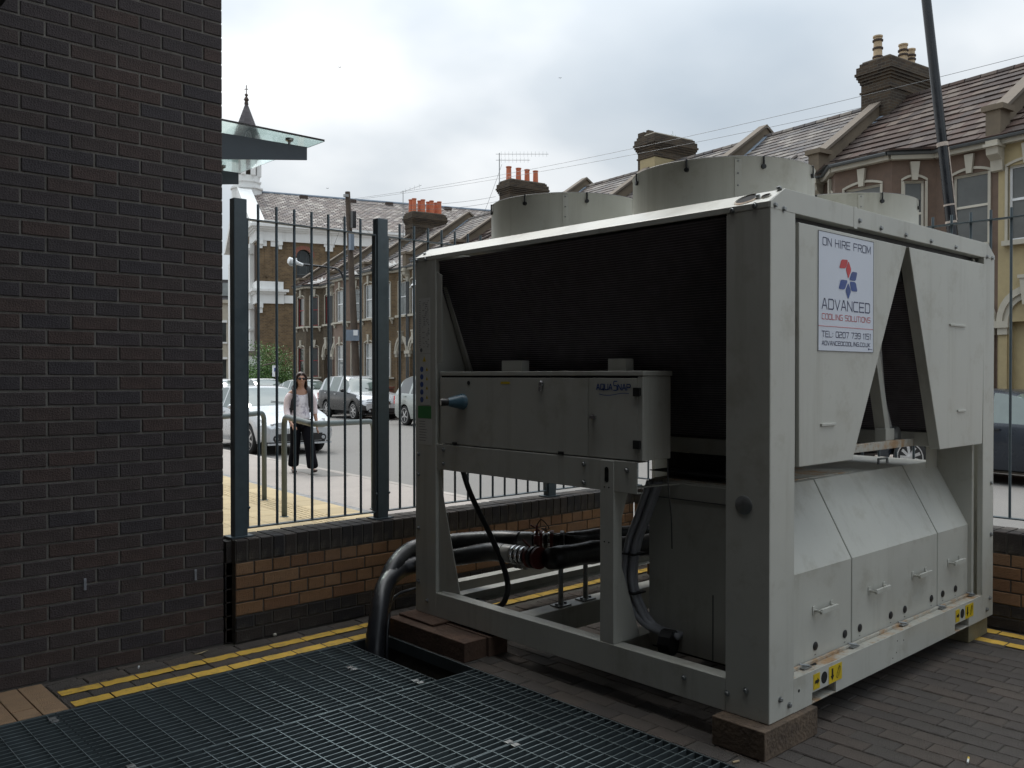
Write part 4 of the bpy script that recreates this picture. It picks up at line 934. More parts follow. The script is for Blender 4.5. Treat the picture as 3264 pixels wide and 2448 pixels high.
subpart('print', q, M['ink_grey'], l3)
mb = MB(); mb.lathe((CX0 - .0002, 2.033, .996), (-1, 0, 0), [(.040, 0), (.040, .002), (.036, .004)], 28); part('blanking_plate', mb, 'galv', bevel=0, smooth=True)
# bolts
bmb = MB(); bmb.lathe((0, 0, 0), (0, 0, 1), [(.013, 0), (.013, .002)], 16); bmb.lathe((0, 0, .002), (0, 0, 1), [(.0095, 0), (.0095, .007), (.0075, .009)], 6); bolt_me = bmb.mesh('bolt', M['galv'])
def bolt(p, rot): put('bolt', bolt_me, p, rot, ch)
FX, FY = (0, -math.pi / 2, 0), (math.pi / 2, 0, 0)
for x, z in ((3.195, 2.213), (3.262, 2.206), (3.915, 2.235), (4.13, 2.225), (4.40, 2.222), (4.70, 2.222), (5.02, 2.222), (5.475, 2.212), (5.555, 2.212), (3.245, .205), (3.315, .165), (5.50, .17), (5.545, .23), (5.56, .6), (5.56, .9)): bolt((x, CY0 - .0005, z), FY)
for y, z in ((2.09, 2.213), (1.985, 2.218), (4.275, 2.213), (4.19, 2.213), (4.262, 1.06), (4.262, .94), (4.262, .62), (4.265, .30), (4.18, .2), (2.11, .20), (2.02, .235), (2.33, .21)): bolt((CX0 - .0005, y, z), FX)
for y, z in ((4.03, 1.10), (4.03, 1.02), (2.93, 1.10), (2.93, 1.01), (2.66, 1.09)): bolt((CX0 + .0055, y, z), FX)
for p_, rot in (((3.21, 2.0, 2.262), (0, -.5, 0)), ((3.262, 1.935, ZT + .001), (0, 0, 0)), ((3.2, 4.25, 2.25), (0, -.5, 0))): bolt(p_, rot)
# pipework: lagged pipes, valves, pipe stands
for y, z, r, x0, x1 in ((3.40, .532, .058, 3.40, 4.55), (3.60, .565, .042, 3.74, 4.6)):
    pts = [(x0 + (x1 - x0) * k / 14, y - (.12 * (k / 14) ** 2), z - .03 * (k / 14)) for k in range(15)]
    mb = MB(); mb.tube(pts, r, 18, rad=[r * (1 + (.10 if k % 3 == 1 else 0) + .2 * k / 14) for k in range(15)]); part('lagged_pipe', mb, 'lagging', bevel=0, smooth='all')
for x, ztop in ((3.50, .48), (3.70, .47)):
    mb = MB(); mb.tube([(x, 3.41, .268), (x, 3.41, ztop)], .014, 10); mb.box(x - .05, x + .05, 3.375, 3.445, .2585, .266); st_ = part('pipe_stand', mb, 'galv', bevel=0)
    for s in (-1, 1): q = MB(); q.lathe((x + s * .034, 3.41, .266), (0, 0, 1), [(.010, 0), (.010, .01)], 6); subpart('nut', q, M['galv'], st_)
mb = MB(); mb.tube([(3.50, 3.60, .60), (3.50, 3.60, .68)], .008, 8); mb.lathe((3.50, 3.60, .60), (0, 0, 1), [(.018, -.03), (.018, .02)], 10); part('bleed_valve', mb, 'red_paint', bevel=0)
mb = MB(); mb.tube(spline([(3.50, 3.60, .68), (3.52, 3.58, .71), (3.55, 3.55, .66), (3.50, 3.56, .665), (3.58, 3.52, .63), (3.75, 3.45, .60)], 8), .003, 5); part('sensor_wire', mb, 'black', bevel=0)
# grey conduits tied together beside the middle post
for k, (ox, oy) in enumerate(((0, 0), (.035, .012), (.012, -.036), (.045, -.03))):
    pts = spline([(3.36 + ox, 2.68 + oy, 1.02), (3.35 + ox, 2.74 + oy, .86), (3.34 + ox, 2.80 + oy, .70), (3.34 + ox, 2.82 + oy, .52), (3.35 + ox, 2.775 + oy, .39), (3.36 + ox, 2.70 + oy, .325 - k * .004), (3.37 + ox, 2.56 + oy, .30)], 8)
    mb = MB(); mb.tube(pts, .0165, 10, ribs=.06); part('flexible_conduit', mb, 'conduit', bevel=0, smooth='all')
for p_ in ((3.355, 2.797, .66), (3.36, 2.80, .47)):
    mb = MB(); mb.box(p_[0] - .04, p_[0] + .055, p_[1] - .055, p_[1] + .04, p_[2] - .004, p_[2] + .004); part('cable_tie', mb, 'black', bevel=0)
mb = MB(); mb.tube(spline([(3.20, 2.45, 1.15), (3.19, 2.44, 1.05), (3.2, 2.43, .9), (3.22, 2.44, .75)], 6), .003, 5); part('hanging_wire', mb, 'black', bevel=0)
mb = MB(); mb.lathe((3.36, 2.60, .27), (.2, -1, 0), [(.06, 0), (.06, .06)], 10); part('conduit_gland', mb, 'black', bevel=0)
# inner V machinery glimpsed between the end panels
mb = MB(); mb.bar((4.33, 2.12, 2.15), (4.62, 2.12, 1.20), .05, .06, up=(0, 1, 0)); part('coil_end_bracket', mb)
mb = MB(); mb.box(4.56, 4.66, 2.08, 2.14, 1.17, 1.25); part('bracket_foot', mb)
mb = MB(); mb.lathe((4.72, 2.12, 1.21), (0, -1, 0), [(.045, 0), (.045, .03), (.02, .035)], 16); mb.tube([(4.72, 2.12, 1.21), (4.66, 2.14, 1.4), (4.60, 2.14, 1.75), (4.5, 2.14, 2.1)], .012, 8); part('refrigerant_pipe', mb, 'galv', bevel=0, smooth=True)
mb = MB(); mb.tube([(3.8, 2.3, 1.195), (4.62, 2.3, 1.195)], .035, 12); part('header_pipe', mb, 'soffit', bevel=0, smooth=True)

# ================================================================== THINGS ROUND THE CHILLER
def tim(name, label, boxes, m, group='timber blocks under the chiller'):
    t = thing(name, (boxes[0][0], boxes[0][2], 0), label, 'timber block', group)
    for b in boxes: mb = MB(); mb.box(*b); mb.build('baulk', M[m], t, bevel=.004)
    return t
tim('timber_block', 'thick brown weathered timber block under the near corner of the chiller', [(3.088, 3.505, 1.888, 2.135, .0, .119)], 'timber')
tim('timber_block', 'long reddish timber sleeper under the chiller corner beside the hoses', [(2.988, 3.145, 3.625, 4.33, 0, .105), (3.150, 3.285, 3.61, 4.34, 0, .108)], 'timber_red')
tim('packing_plate', 'thin reddish packing board between the chiller post and the sleeper', [(3.05, 3.30, 3.98, 4.31, .1085, .1215)], 'timber_red', None)
tim('timber_block', 'pale greenish timber block under the corner of the chiller nearest the dark car', [(5.335, 5.62, 1.95, 2.2, 0, .121)], 'timber_pale')
tim('timber_block', 'timber block under the back corner of the chiller by the fence', [(5.36, 5.62, 3.95, 4.3, 0, .121)], 'timber', None)
# two hoses rising from the pit
def hose(name, label, pts, r, rib=.05, m='rubber', group=None, cat='hose', n=14, k=14):
    t = thing(name, pts[0], label, cat, group); mb = MB(); mb.tube(spline(pts, k), r, n, ribs=rib); mb.build('rubber_tube' if m == 'rubber' else 'tube', M[m], t, smooth='all'); return t
h1 = hose('coupled_hose', 'black ribbed hose looping highest over the frame to the rear coupling', [(2.80, 4.20, -.9), (2.825, 4.235, -.3), (2.85, 4.265, .0), (2.94, 4.31, .22), (3.06, 4.385, .37), (3.22, 4.42, .455), (3.38, 4.33, .485), (3.45, 4.12, .525), (3.50, 3.90, .555), (3.54, 3.78, .560)], .055, group='black hoses from the pit')
h2 = hose('coupled_hose', 'black ribbed hose looping lower to the red valve and lagged pipe', [(2.77, 4.13, -.9), (2.775, 4.15, -.3), (2.795, 4.18, .0), (2.87, 4.24, .20), (2.98, 4.33, .31), (3.15, 4.385, .365), (3.33, 4.27, .40), (3.405, 4.09, .45), (3.415, 3.90, .495), (3.42, 3.78, .505)], .055, group='black hoses from the pit')
for h, P, Q, nm in ((h2, (3.42, 3.80, .504), (3.405, 3.44, .525), 'ink'), (h1, (3.53, 3.81, .56), (3.70, 3.61, .563), 'x')):
    P = V(P); Q = V(Q); d = (Q - P).normalized(); ln = (Q - P).length
    mb = MB(); mb.lathe(P, d, [(.050, 0), (.052, .01), (.052, .09), (.049, .10)], 20); mb.build('white_sleeve', M['sticker_white'] if h is h2 else M['galv'], h, smooth=True)
    for a in (.11, .15, .19):
        mb = MB(); mb.lathe(P + d * a, d, [(.050, 0), (.055, .004), (.055, .018), (.050, .022)], 20); mb.build('hose_clamp', M['chrome'], h, smooth=True)
        mb = MB(); mb.box(*(lambda c: (c.x - .008, c.x + .008, c.y - .012, c.y + .012, c.z - .075, c.z - .045))(P + d * (a + .01))); mb.build('clamp_bolt', M['galv'], h)
    mb = MB(); mb.lathe(P + d * .10, d, [(.046, 0), (.046, .16), (.06, .165), (.06, .185), (.048, .19)], 20); mb.build('coupling', M['lagging'], h, smooth=True)
    mb = MB(); mb.lathe(P + d * (ln - .12), d, [(.062, 0), (.062, .018), (.045, .022), (.045, .06), (.062, .064), (.062, .082)], 16); mb.build('valve', M['red_paint'], h, smooth=True)
    mb = MB(); mb.bar(P + d * (ln - .09) + V((0, 0, .04)), P + d * (ln - .16) + V((-.02, .0, .095)), .016, .008); mb.build('valve_lever', M['red_paint'], h)
hose('thin_hose', 'thin dark grey hose beside the two thick black hoses', [(2.90, 4.20, -.6), (2.905, 4.225, -.05), (2.95, 4.27, .12), (3.02, 4.33, .20), (3.16, 4.34, .235), (3.4, 4.2, .262)], .0105, 0, 'rubber', n=10)
hose('black_cable', 'black armoured cable hanging in a loop below the control box', [(3.30, 4.03, 1.0), (3.33, 3.985, .84), (3.36, 3.85, .62), (3.37, 3.755, .47), (3.36, 3.69, .34), (3.34, 3.71, .24), (3.33, 3.80, .205), (3.35, 3.95, .21)], .0165, 0, 'rubber', cat='cable', n=12)
def litter(name, label, cat, P, d, r, m, m2=None):
    t = thing(name, P, label, cat); mb = MB(); mb.tube([P, V(P) + V(d)], r, 7); mb.build('stub', M[m], t)
    if m2: mb = MB(); mb.tube([V(P) + V(d), V(P) + V(d) * 1.6], r * 1.02, 7); mb.build('filter', M[m2], t)
litter('cigarette_end', 'white and orange cigarette end on the pavers at the bottom edge', 'cigarette', (3.66, 1.34, .008), (.035, .01, 0), .004, 'upvc', 'sticker_yellow')
litter('cigarette_end', 'orange cigarette stub by the near timber block', 'cigarette', (2.99, 1.97, .006), (.03, -.01, 0), .004, 'pot_buff')
litter('cigarette_end', 'white cigarette stub on the grey strip along the brown brick wall', 'cigarette', (1.68, 4.70, .006), (.012, .03, 0), .004, 'upvc')
t = thing('fallen_leaf', (2.01, 4.72, .004), 'dry yellowish leaf on the pavers at the foot of the brown wall', 'leaf')
mb = MB(); mb.face([(1.98, 4.72, .006), (2.02, 4.708, .008), (2.07, 4.725, .014), (2.03, 4.733, .007)]); mb.face([(1.97, 4.75, .006), (2.0, 4.735, .010), (2.05, 4.74, .006), (2.0, 4.742, .006)]); mb.build('blade', M['render_cream'], t)
t = thing('pebble', (2.475, 4.70, 0), 'small pale pebble at the foot of the low orange wall', 'pebble'); mb = MB(); mb.ball((2.475, 4.742, .012), .012, .01, .010); mb.build('stone', M['stone_white'], t, smooth='all')

# ================================================================== STREET
def poly_sheet(name, pts, z, m, kind='structure', thick=0.0):
    mb = MB()
    if thick: mb.prism([(x, y, z - thick) for x, y in pts], (0, 0, thick))
    else: mb.face([(x, y, z) for x, y in pts])
    return tag(mb.build(name, M[m]), kind=kind)
kn = lambda y: 6.77 + .0937 * y                 # near kerb line (street side edge)
TD = V((.14526, .98939, 0)); ND = V((.98939, -.14526, 0))      # along the terrace, away from the camera
P = lambda s, d, z=0.0: TD * s + ND * d + V((0, 0, z))
far = lambda s, d=16.0: (P(s, d).x, P(s, d).y)
poly_sheet('road', [(kn(-60), -60), far(-60), far(120), (kn(110), 110)], -.205, 'asphalt')
fw = poly_sheet('near_footway', [(5.98, -60), (kn(-60) - .13 + 3.4, -60), (kn(-8) - .13, -8), (kn(60) - .13, 60), (2.2, 60), (2.2, 5.0), (5.98, 5.0)], -.10, 'footway', thick=.14)
PINV['near_footway'] = Matrix()
ff = poly_sheet('far_footway', [far(-60, 16.13), far(-60, 19.5), far(120, 19.5), far(120, 16.13)], -.10, 'footway', thick=.14)
PINV['far_footway'] = Matrix()
ks = MB(); ks.box(-.063, .063, .003, .909, -.15, 0); kme = ks.mesh('kerb_stone', M['kerb'])
for k in range(46):
    y = -6 + k * .912 * .9956; o = put('kerb_stone', kme, (kn(y) - .066, y, -.097), (0, 0, -math.atan(.0937)), fw)
for k in range(62):
    p = P(2 + k * .912, 16.066, -.097); put('kerb_stone', kme, p, (0, 0, -math.atan2(TD.x, TD.y)), ff)
# repaired asphalt patch and drain channel next to the tactile paving
te = lambda y: 4.965 + .0926 * y                 # street-side edge of the buff paving
mb = MB(); r = random.Random(4)
y = 5.2
while y < 22:
    mb.prism([(te(y) + .01, y, -.098), (te(y) + .12, y, -.098), (te(y + .09) + .12, y + .09, -.098), (te(y + .09) + .01, y + .09, -.098)], (0, 0, .004 + r.uniform(0, .002))); y += .1
o = mb.build('drain_sett', M['grid_grey'], fw); o['kind'] = 'stuff'
poly_sheet('footway_patch', [(7.3, 12.6), (7.75, 12.3), (7.9, 13.6), (7.55, 13.9)], -.096, 'asphalt')
# buff flags with ribbed (corduroy) rows
mb = MB(); n = 0; tr = fw
fl = {}
def flag(x, y, ribs, par):
    global n
    k = ribs
    if k not in fl:
        q = MB(); q.box(-.197, .197, -.197, .197, -.05, 0)
        if ribs:
            for j in range(6):
                yy = -.165 + j * .066
                q.prism([(-.19, yy - .014, 0), (-.19, yy + .014, 0), (-.19, yy + .008, .006), (-.19, yy - .008, .006)], (.38, 0, 0))
        fl[k] = q.mesh('paving_flag', M['tactile'])
    o = bpy.data.objects.new('paving_flag', fl[k]); COL.objects.link(o); o.parent = par; o.matrix_parent_inverse = Matrix(); return o
ang = math.atan(.0926)
spare = Bag(); cnt = 0
for i in range(0, 9):
    for j in range(0, 42):
        y0 = 5.2 + j * .4; x0 = te(y0) - .2 - i * .4
        if x0 < 2.35: continue
        ribs = 1 if (i in (1,)) or (y0 < 6.0 and i > 3) else 0
        loc = (x0, y0, -.088)
        d = V((x0, y0, 0)).dot(FWD)
        q = flag(x0, y0, ribs, fw); rz = math.pi / 2 - ang if i in (1,) else -ang
        q.location = loc; q.rotation_euler = (0, 0, rz); cnt += 1
# ---- bent tube guard rails
def guard(label, pts, h=1.05):
    t = thing('guard_rail', (pts[0][0], pts[0][1], -.09), label, 'barrier', 'tubular guard rails on the buff paving')
    h = h if isinstance(h, (tuple, list)) else [h] * len(pts); P3 = [V((x, y, -.1 + hh)) for (x, y), hh in zip(pts, h)]; path = [V((pts[0][0], pts[0][1], -.1)), P3[0] - V((0, 0, .16))]
    def corner_(a, b, c, r=.13):
        d1 = (a - b).normalized(); d2 = (c - b).normalized(); return [b + d1 * r * (1 - t) ** 2 + d2 * r * t ** 2 for t in (0, .2, .4, .6, .8, 1)]
    full = [V((pts[0][0], pts[0][1], -.1))] + P3 + [V((pts[-1][0], pts[-1][1], -.1))]
    out_ = [full[0]]
    for i in range(1, len(full) - 1): out_ += corner_(full[i - 1], full[i], full[i + 1])
    out_.append(full[-1]); mb = MB(); mb.tube(out_, .032, 14); mb.build('bent_tube', M['hoop'], t, smooth='all')
    for x, y in (pts[0], pts[-1]): mb = MB(); mb.lathe((x, y, -.088), (0, 0, 1), [(.05, 0), (.05, .004), (.036, .006)], 16); mb.build('foot_collar', M['hoop'], t)
guard('cranked grey tube guard rail on the buff paving, in front of the walking woman', [(4.93, 9.21), (4.71, 8.17), (6.03, 9.04)], (1.16, 1.12, 1.07))
guard('grey tube guard rail whose end shows beside the first fence post', [(5.39, 10.6), (4.60, 9.95), (3.9, 9.9)], 1.145)

# ================================================================== TERRACE
LX = -TD; BASE = Matrix(((LX.x, ND.x, 0, 0), (LX.y, ND.y, 0, 0), (0, 0, 1, 0), (0, 0, 0, 1)))   # local x to image right, y away
HW, YF, YB_, YR, ZE, ZR = 4.35, 18.6, 17.9, 21.7, 6.4, 8.8
def wall_holes(mb, T, w_, z0, z1, holes, depth=.11, arch=0):
    """vertical wall in local x-z (front y=0, facing -y) with rectangular holes (x0,x1,z0,z1)"""
    xs = sorted({0, w_} | {h[0] for h in holes} | {h[1] for h in holes}); zs = sorted({z0, z1} | {h[2] for h in holes} | {h[3] for h in holes})
    old = mb.T; mb.T = T
    for a, b in zip(xs, xs[1:]):
        for c, d in zip(zs, zs[1:]):
            mx_, mz_ = (a + b) / 2, (c + d) / 2
            if any(h[0] < mx_ < h[1] and h[2] < mz_ < h[3] for h in holes): continue
            mb.face([(a, 0, c), (b, 0, c), (b, 0, d), (a, 0, d)])
    for a, b, c, d in [h[:4] for h in holes]:
        mb.face([(a, 0, c), (a, depth, c), (a, depth, d), (a, 0, d)]); mb.face([(b, 0, c), (b, 0, d), (b, depth, d), (b, depth, c)])
        mb.face([(a, 0, d), (a, depth, d), (b, depth, d), (b, 0, d)]); mb.face([(a, 0, c), (b, 0, c), (b, depth, c), (a, depth, c)])
    mb.T = old
def window(root, T, a, b, c, d, fm='upvc', pm='pane_net', sur='stone_white', key=True, split=.55, seg=True, arch=.10, tilt=None):
    mb = MB(); mb.T = T; fw_ = .05
    for q in ((a, a + fw_, c, d), (b - fw_, b, c, d), (a + fw_, b - fw_, c, c + fw_), (a + fw_, b - fw_, d - fw_, d), (a + fw_, b - fw_, c + (d - c) * split - .025, c + (d - c) * split + .025)):
        mb.box(q[0], q[1], .06, .10, q[2], q[3])
    wn = mb.build('window', M[fm], root, local=True)
    mb = MB(); mb.T = T; mb.box(a + .02, b - .02, .085, .093, c + .02, d - .02); subpart('pane', mb, M[pm], wn)
    if sur:
        mb = MB(); mb.T = T; k = .055; zt = d - arch
        mb.box(a - k, a, -.03, .03, c, d - .02); mb.box(b, b + k, -.03, .03, c, d - .02)
        cx, hw = (a + b) / 2, (b - a) / 2 + k; n = 8
        pts = [(cx + hw * (-1 + 2 * i / n), d - .02 + arch * (1 - (-1 + 2 * i / n) ** 2)) for i in range(n + 1)]
        for p, q in zip(pts, pts[1:]):
            mb.prism([(p[0], -.03, p[1] - .0), (q[0], -.03, q[1]), (q[0], -.03, q[1] + .055), (p[0], -.03, p[1] + .055)], (0, .05, 0))
        # tympanum under the segmental head
        for p, q in zip(pts, pts[1:]): mb.prism([(max(a, min(b, p[0])), .03, d - .03), (max(a, min(b, q[0])), .03, d - .03), (max(a, min(b, q[0])), .03, q[1] + .01), (max(a, min(b, p[0])), .03, p[1] + .01)], (0, .02, 0))
        if key:
            mb.prism([(cx - .055, -.075, d + arch - .10), (cx + .055, -.075, d + arch - .10), (cx + .10, -.075, d + arch + .30), (cx - .10, -.075, d + arch + .30)], (0, .07, 0))
        s = subpart('surround', mb, M[sur], wn)
    if tilt:
        mb = MB(); mb.T = T; zt = d - .06; ww = b - a - .1; hh = (d - c) * (1 - split) - .1; c_, s_2 = math.cos(tilt), math.sin(tilt)
        def Q(u, v): return (a + .05 + u, .05 - s_2 * v, zt - c_ * v)
        for (u0, u1, v0, v1) in ((0, .05, 0, hh), (ww - .05, ww, 0, hh), (.05, ww - .05, 0, .05), (.05, ww - .05, hh - .05, hh)):
            mb.prism([Q(u0, v0), Q(u1, v0), Q(u1, v1), Q(u0, v1)], (0, -.03 * c_, .03 * s_2))
        sash = subpart('open_sash', mb, M[fm], wn)
        mb = MB(); mb.T = T; mb.prism([Q(.05, .05), Q(ww - .05, .05), Q(ww - .05, hh - .05), Q(.05, hh - .05)], (0, -.01, .005)); mb.build('pane', M['pane_net'], None).parent = wn
    return wn
def tiles(name, m, root, quad_fn, rows, cols, lift, seed=0, clip=None, stag=.5):
    """stepped roof courses on a plane: quad_fn(u, v) -> point, u along eave 0..1, v up slope 0..1"""
    mb = MB(); r = random.Random(seed)
    O = V(quad_fn(0, 0)); nrm2 = (V(quad_fn(1, 0)) - O).cross(V(quad_fn(0, 1)) - O).normalized()
    if nrm2.z < 0: nrm2 = -nrm2
    for j in range(rows):
        v0, v1 = j / rows, (j + 1.04) / rows; off = (j % 2) * stag
        i = -1
        while i < cols + 1:
            u0 = max(0, (i + off) / cols + .0006); u1 = min(1, (i + 1 + off) / cols - .0006); i += 1
            if u1 <= u0: continue
            if clip and not clip((u0 + u1) / 2, (v0 + v1) / 2): continue
            lf = lift * r.uniform(.8, 1.25)
            a, b, c, d = V(quad_fn(u0, v0)), V(quad_fn(u1, v0)), V(quad_fn(u1, min(v1, 1))), V(quad_fn(u0, min(v1, 1)))
            A, B2 = a + nrm2 * lf, b + nrm2 * lf; C2, D2 = c + nrm2 * lift * .15, d + nrm2 * lift * .15
            k = mb._a([a, b, A, B2, C2, D2]); mb.f += [(k, k + 1, k + 3, k + 2), (k + 2, k + 3, k + 4, k + 5)]; mb.mi += [0, 0]
    o = mb.build(name, M[m], root, local=True); o['kind'] = 'stuff'; return o

def house(j, label, wallm, roofm, mirror, frame='upvc', pane='pane_net', sur='stone_white', tilt=False, hip=True, ground=True, bayroof=None, dress='stone_white', vis_low=True, mortar_roof=None, zoff=0.0):
    s0 = 9.5 + HW * j; org = P(s0 + HW, 0)
    root = thing('terraced_house', (org.x, org.y, 0), label, 'house', 'terraced houses across the street')
    root.matrix_world = Matrix.Translation(org) @ BASE
    fx = (lambda x: HW - x) if mirror else (lambda x: x)
    def TT(xa, ya, xb, yb):         # frame of a wall running from (xa,ya) to (xb,yb), facing the street (-y)
        if mirror: xa, ya, xb, yb = HW - xb, yb, HW - xa, ya
        d = V((xb - xa, yb - ya, 0)); ln = d.length; d.normalize(); nn = V((-d.y, d.x, 0))
        return Matrix(((d.x, nn.x, 0, xa), (d.y, nn.y, 0, ya), (0, 0, 1, 0), (0, 0, 0, 1))), ln
    # bay: local x .30 -> .95 -> 2.40 -> 3.02
    bays = [(.25, YF, .95, YB_), (.95, YB_, 2.40, YB_), (2.40, YB_, 3.02, YF)]
    wl = MB(); holes_done = []
    def wall(xa, ya, xb, yb, wins):
        T_, ln = TT(xa, ya, xb, yb); hs = []
        for (a, b, c, d, kw) in wins:
            if mirror: a, b = ln - b, ln - a
            hs.append((a, b, c, d))
        wall_holes(wl, T_, ln, -.1, ZE - .06, hs)
        for (a, b, c, d), (_, _, _, _, kw) in zip(hs, wins):
            if kw is not None: holes_done.append((T_, a, b, c, d, kw))
    up_, lo_ = (4.22, 5.80), (1.45, 3.05)
    W1 = dict(fm=frame, pm=pane, sur=sur)
    L0 = math.hypot(.70, YF - YB_)
    wall(*bays[0], [(L0 / 2 - .21, L0 / 2 + .21, *up_, W1), (L0 / 2 - .21, L0 / 2 + .21, *lo_, W1)])
    wt = dict(W1); 
    if tilt: wt['tilt'] = .75
    wall(*bays[1], [(.27, 1.18, *up_, wt), (.27, 1.18, *lo_, W1)])
    L2 = math.hypot(.62, YF - YB_)
    wall(*bays[2], [(L2 / 2 - .22, L2 / 2 + .22, *up_, wt if tilt else W1), (L2 / 2 - .22, L2 / 2 + .22, *lo_, W1)])
    wall(0, YF, .25, YF, [])
    wall(3.02, YF, HW, YF, [(.36, 1.13, up_[0] + .05, up_[1], dict(W1)), (.32, 1.08, 0.0, 2.62, None)])
    w_o = wl.build('wall', M[wallm], root, local=True)
    for T_, a, b, c, d, kw in holes_done: window(root, T_, a, b, c, d, **kw)
    # gable/back body
    mb = MB(); mb.prism([(.0, YF + .14, -.1), (.0, YF + .14, ZE - .1), (.0, YR, ZR - .08), (.0, YR + 3.1, ZE - .1), (.0, YR + 3.1, -.1)], (HW, 0, 0)); mb.build('rear_wall', M['soffit'] if False else M[wallm], root, local=True)
    # entrance: arch, porch recess, door
    x0, x1 = (3.34, 4.10) if not mirror else (HW - 4.10, HW - 3.34); cx = (x0 + x1) / 2
    mb = MB(); n = 12
    for R0, R1, y0, y1 in ((.40, .50, YF - .05, YF + .02), (.50, .62, YF - .09, YF + .02)):
        for i in range(n):
            a0, a1 = math.pi * i / n, math.pi * (i + 1) / n
            mb.prism([(cx + R0 * math.cos(a), y0, 2.62 + R0 * 1.15 * math.sin(a)) for a in (a0, a1)] + [(cx + R1 * math.cos(a), y0, 2.62 + R1 * 1.15 * math.sin(a)) for a in (a1, a0)], (0, y1 - y0, 0))
    mb.prism([(cx - .07, YF - .15, 2.95), (cx + .07, YF - .15, 2.95), (cx + .13, YF - .15, 3.48), (cx - .13, YF - .15, 3.48)], (0, .15, 0)); mb.box(cx - .16, cx + .16, YF - .17, YF, 3.48, 3.55)
    for s in (-1, 1):
        xx = cx + s * .50; mb.box(xx - .13, xx + .13, YF - .11, YF + .05, 2.50, 2.64); mb.box(xx - .10, xx + .10, YF - .08, YF + .05, 2.36, 2.50)
    mb.build('arch_surround', M[dress], root, local=True)
    for s in (-1, 1): mb = MB(); xx = cx + s * .50; mb.box(xx - .085, xx + .085, YF - .05, YF + .05, .0, 2.36); mb.build('pilaster', M[wallm], root, local=True)
    mb = MB()     # solid spandrel behind the arch
    for i in range(n):
        a0, a1 = math.pi * i / n, math.pi * (i + 1) / n
        mb.prism([(cx + .40 * math.cos(a0), YF + .01, 2.62 + .46 * math.sin(a0)), (cx + .40 * math.cos(a1), YF + .01, 2.62 + .46 * math.sin(a1)), (cx + .41 * math.cos(a1), YF + .01, 3.2), (cx + .41 * math.cos(a0), YF + .01, 3.2)], (0, .03, 0))
    mb.build('spandrel', M[wallm], root, local=True)
    mb = MB(); mb.box(x0, x1, YF + .9, YF + .95, 0, 2.62); mb.build('front_door', M['car_navy'] if j % 2 else M['red_frame'], root, local=True)
    mb = MB(); mb.box(x0 - .02, x0, YF + .12, YF + .95, -.05, 3.2); mb.box(x1, x1 + .02, YF + .12, YF + .95, -.05, 3.2); mb.box(x0, x1, YF + .12, YF + .95, 3.15, 3.2); mb.build('porch', M['garden_brick'] if 'stock' in wallm else M[wallm], root, local=True)
    # sills with brackets, eaves band, gutter following the bay
    line = [(0, YF), (.25, YF), (.95, YB_), (2.40, YB_), (3.02, YF), (HW, YF)]
    if mirror: line = [(HW - x, y) for x, y in reversed(line)]
    mb = MB()
    bl = line[1:5]
    for (xa, ya), (xb, yb) in zip(bl, bl[1:]):
        mb.bar((xa, ya - .06, 4.15), (xb, yb - .06, 4.15), .16, .09); mb.bar((xa, ya - .05, 1.40), (xb, yb - .05, 1.40), .13, .08)
    mb.build('sill_course', M[dress], root, local=True)
    a = fx(3.72); mb = MB(); mb.box(a - .5, a + .5, YF - .13, YF + .02, 4.17, 4.27); mb.build('sill', M[dress], root, local=True)
    for (xa, ya), (xb, yb) in zip(bl, bl[1:]):
        for t in (.12, .88):
            x, y = xa + (xb - xa) * t, ya + (yb - ya) * t; mb = MB(); mb.prism([(x - .045, y - .13, 4.105), (x - .045, y - .02, 4.105), (x - .045, y - .02, 3.90), (x - .045, y - .06, 3.92)], (.09, 0, 0)); mb.build('bracket', M[dress], root, local=True)
    mb = MB(); g = MB()
    for (xa, ya), (xb, yb) in zip(line, line[1:]):
        mb.bar((xa, ya - .07, ZE - .10), (xb, yb - .07, ZE - .10), .16, .10); g.tube([(xa, ya - .20, ZE - .01), (xb, yb - .20, ZE - .01)], .055, 8)
    mb.build('eaves_band', M[dress], root, local=True); g.build('gutter', M['gutter'], root, local=True, smooth=True)
    # downpipe
    xd = fx(HW - .08); mb = MB()
    if j >= 2:
        mb.tube([(xd, YF - .18, ZE - .03), (xd, YF - .06, ZE - .35), (xd, YF - .06, 0)], .038, 8); mb.build('downpipe', M['gutter'], root, local=True, smooth=True)
    # roof
    ye = YF - .25; sl = (ZR - ZE) / (YR - ye)
    rows = 17 if 'slate' in roofm else 13; cols = 17 if 'slate' in roofm else 14
    mb = MB(); mb.face([(0, ye, ZE - .03), (HW, ye, ZE - .03), (HW, YR, ZR - .03), (0, YR, ZR - .03)]); mb.face([(0, YR, ZR - .03), (HW, YR, ZR - .03), (HW, YR + 3.35, ZE - .05), (0, YR + 3.35, ZE - .05)]); mb.build('roof_base', M['gutter'], root, local=True)
    tiles('roof_tile', roofm, root, lambda u, v: (u * HW, ye + (YR - ye) * v, ZE + (ZR - ZE) * v), rows, cols, .022 if 'slate' in roofm else .036, seed=j + 50)
    mb = MB(); n = 11
    for i in range(n): mb.lathe((HW * (i + .02) / n, YR, ZR - .02), (1, 0, 0), [(.10, 0), (.105, HW / n - .02)], 8)
    o = mb.build('ridge_tile', M[roofm], root, local=True); o['kind'] = 'stuff'
    # bay roof, hipped back into the main slope
    b_ = [(fx(.10), YF - .30), (fx(.85), YB_ - .25), (fx(2.50), YB_ - .25), (fx(3.15), YF - .30)]
    if mirror: b_ = list(reversed(b_))
    za = ZE + .02; top_y = YF + 1.0; top_z = ZE + sl * (top_y - ye) + .03; xm0 = (b_[1][0] * .62 + b_[2][0] * .38); xm1 = (b_[1][0] * .38 + b_[2][0] * .62)
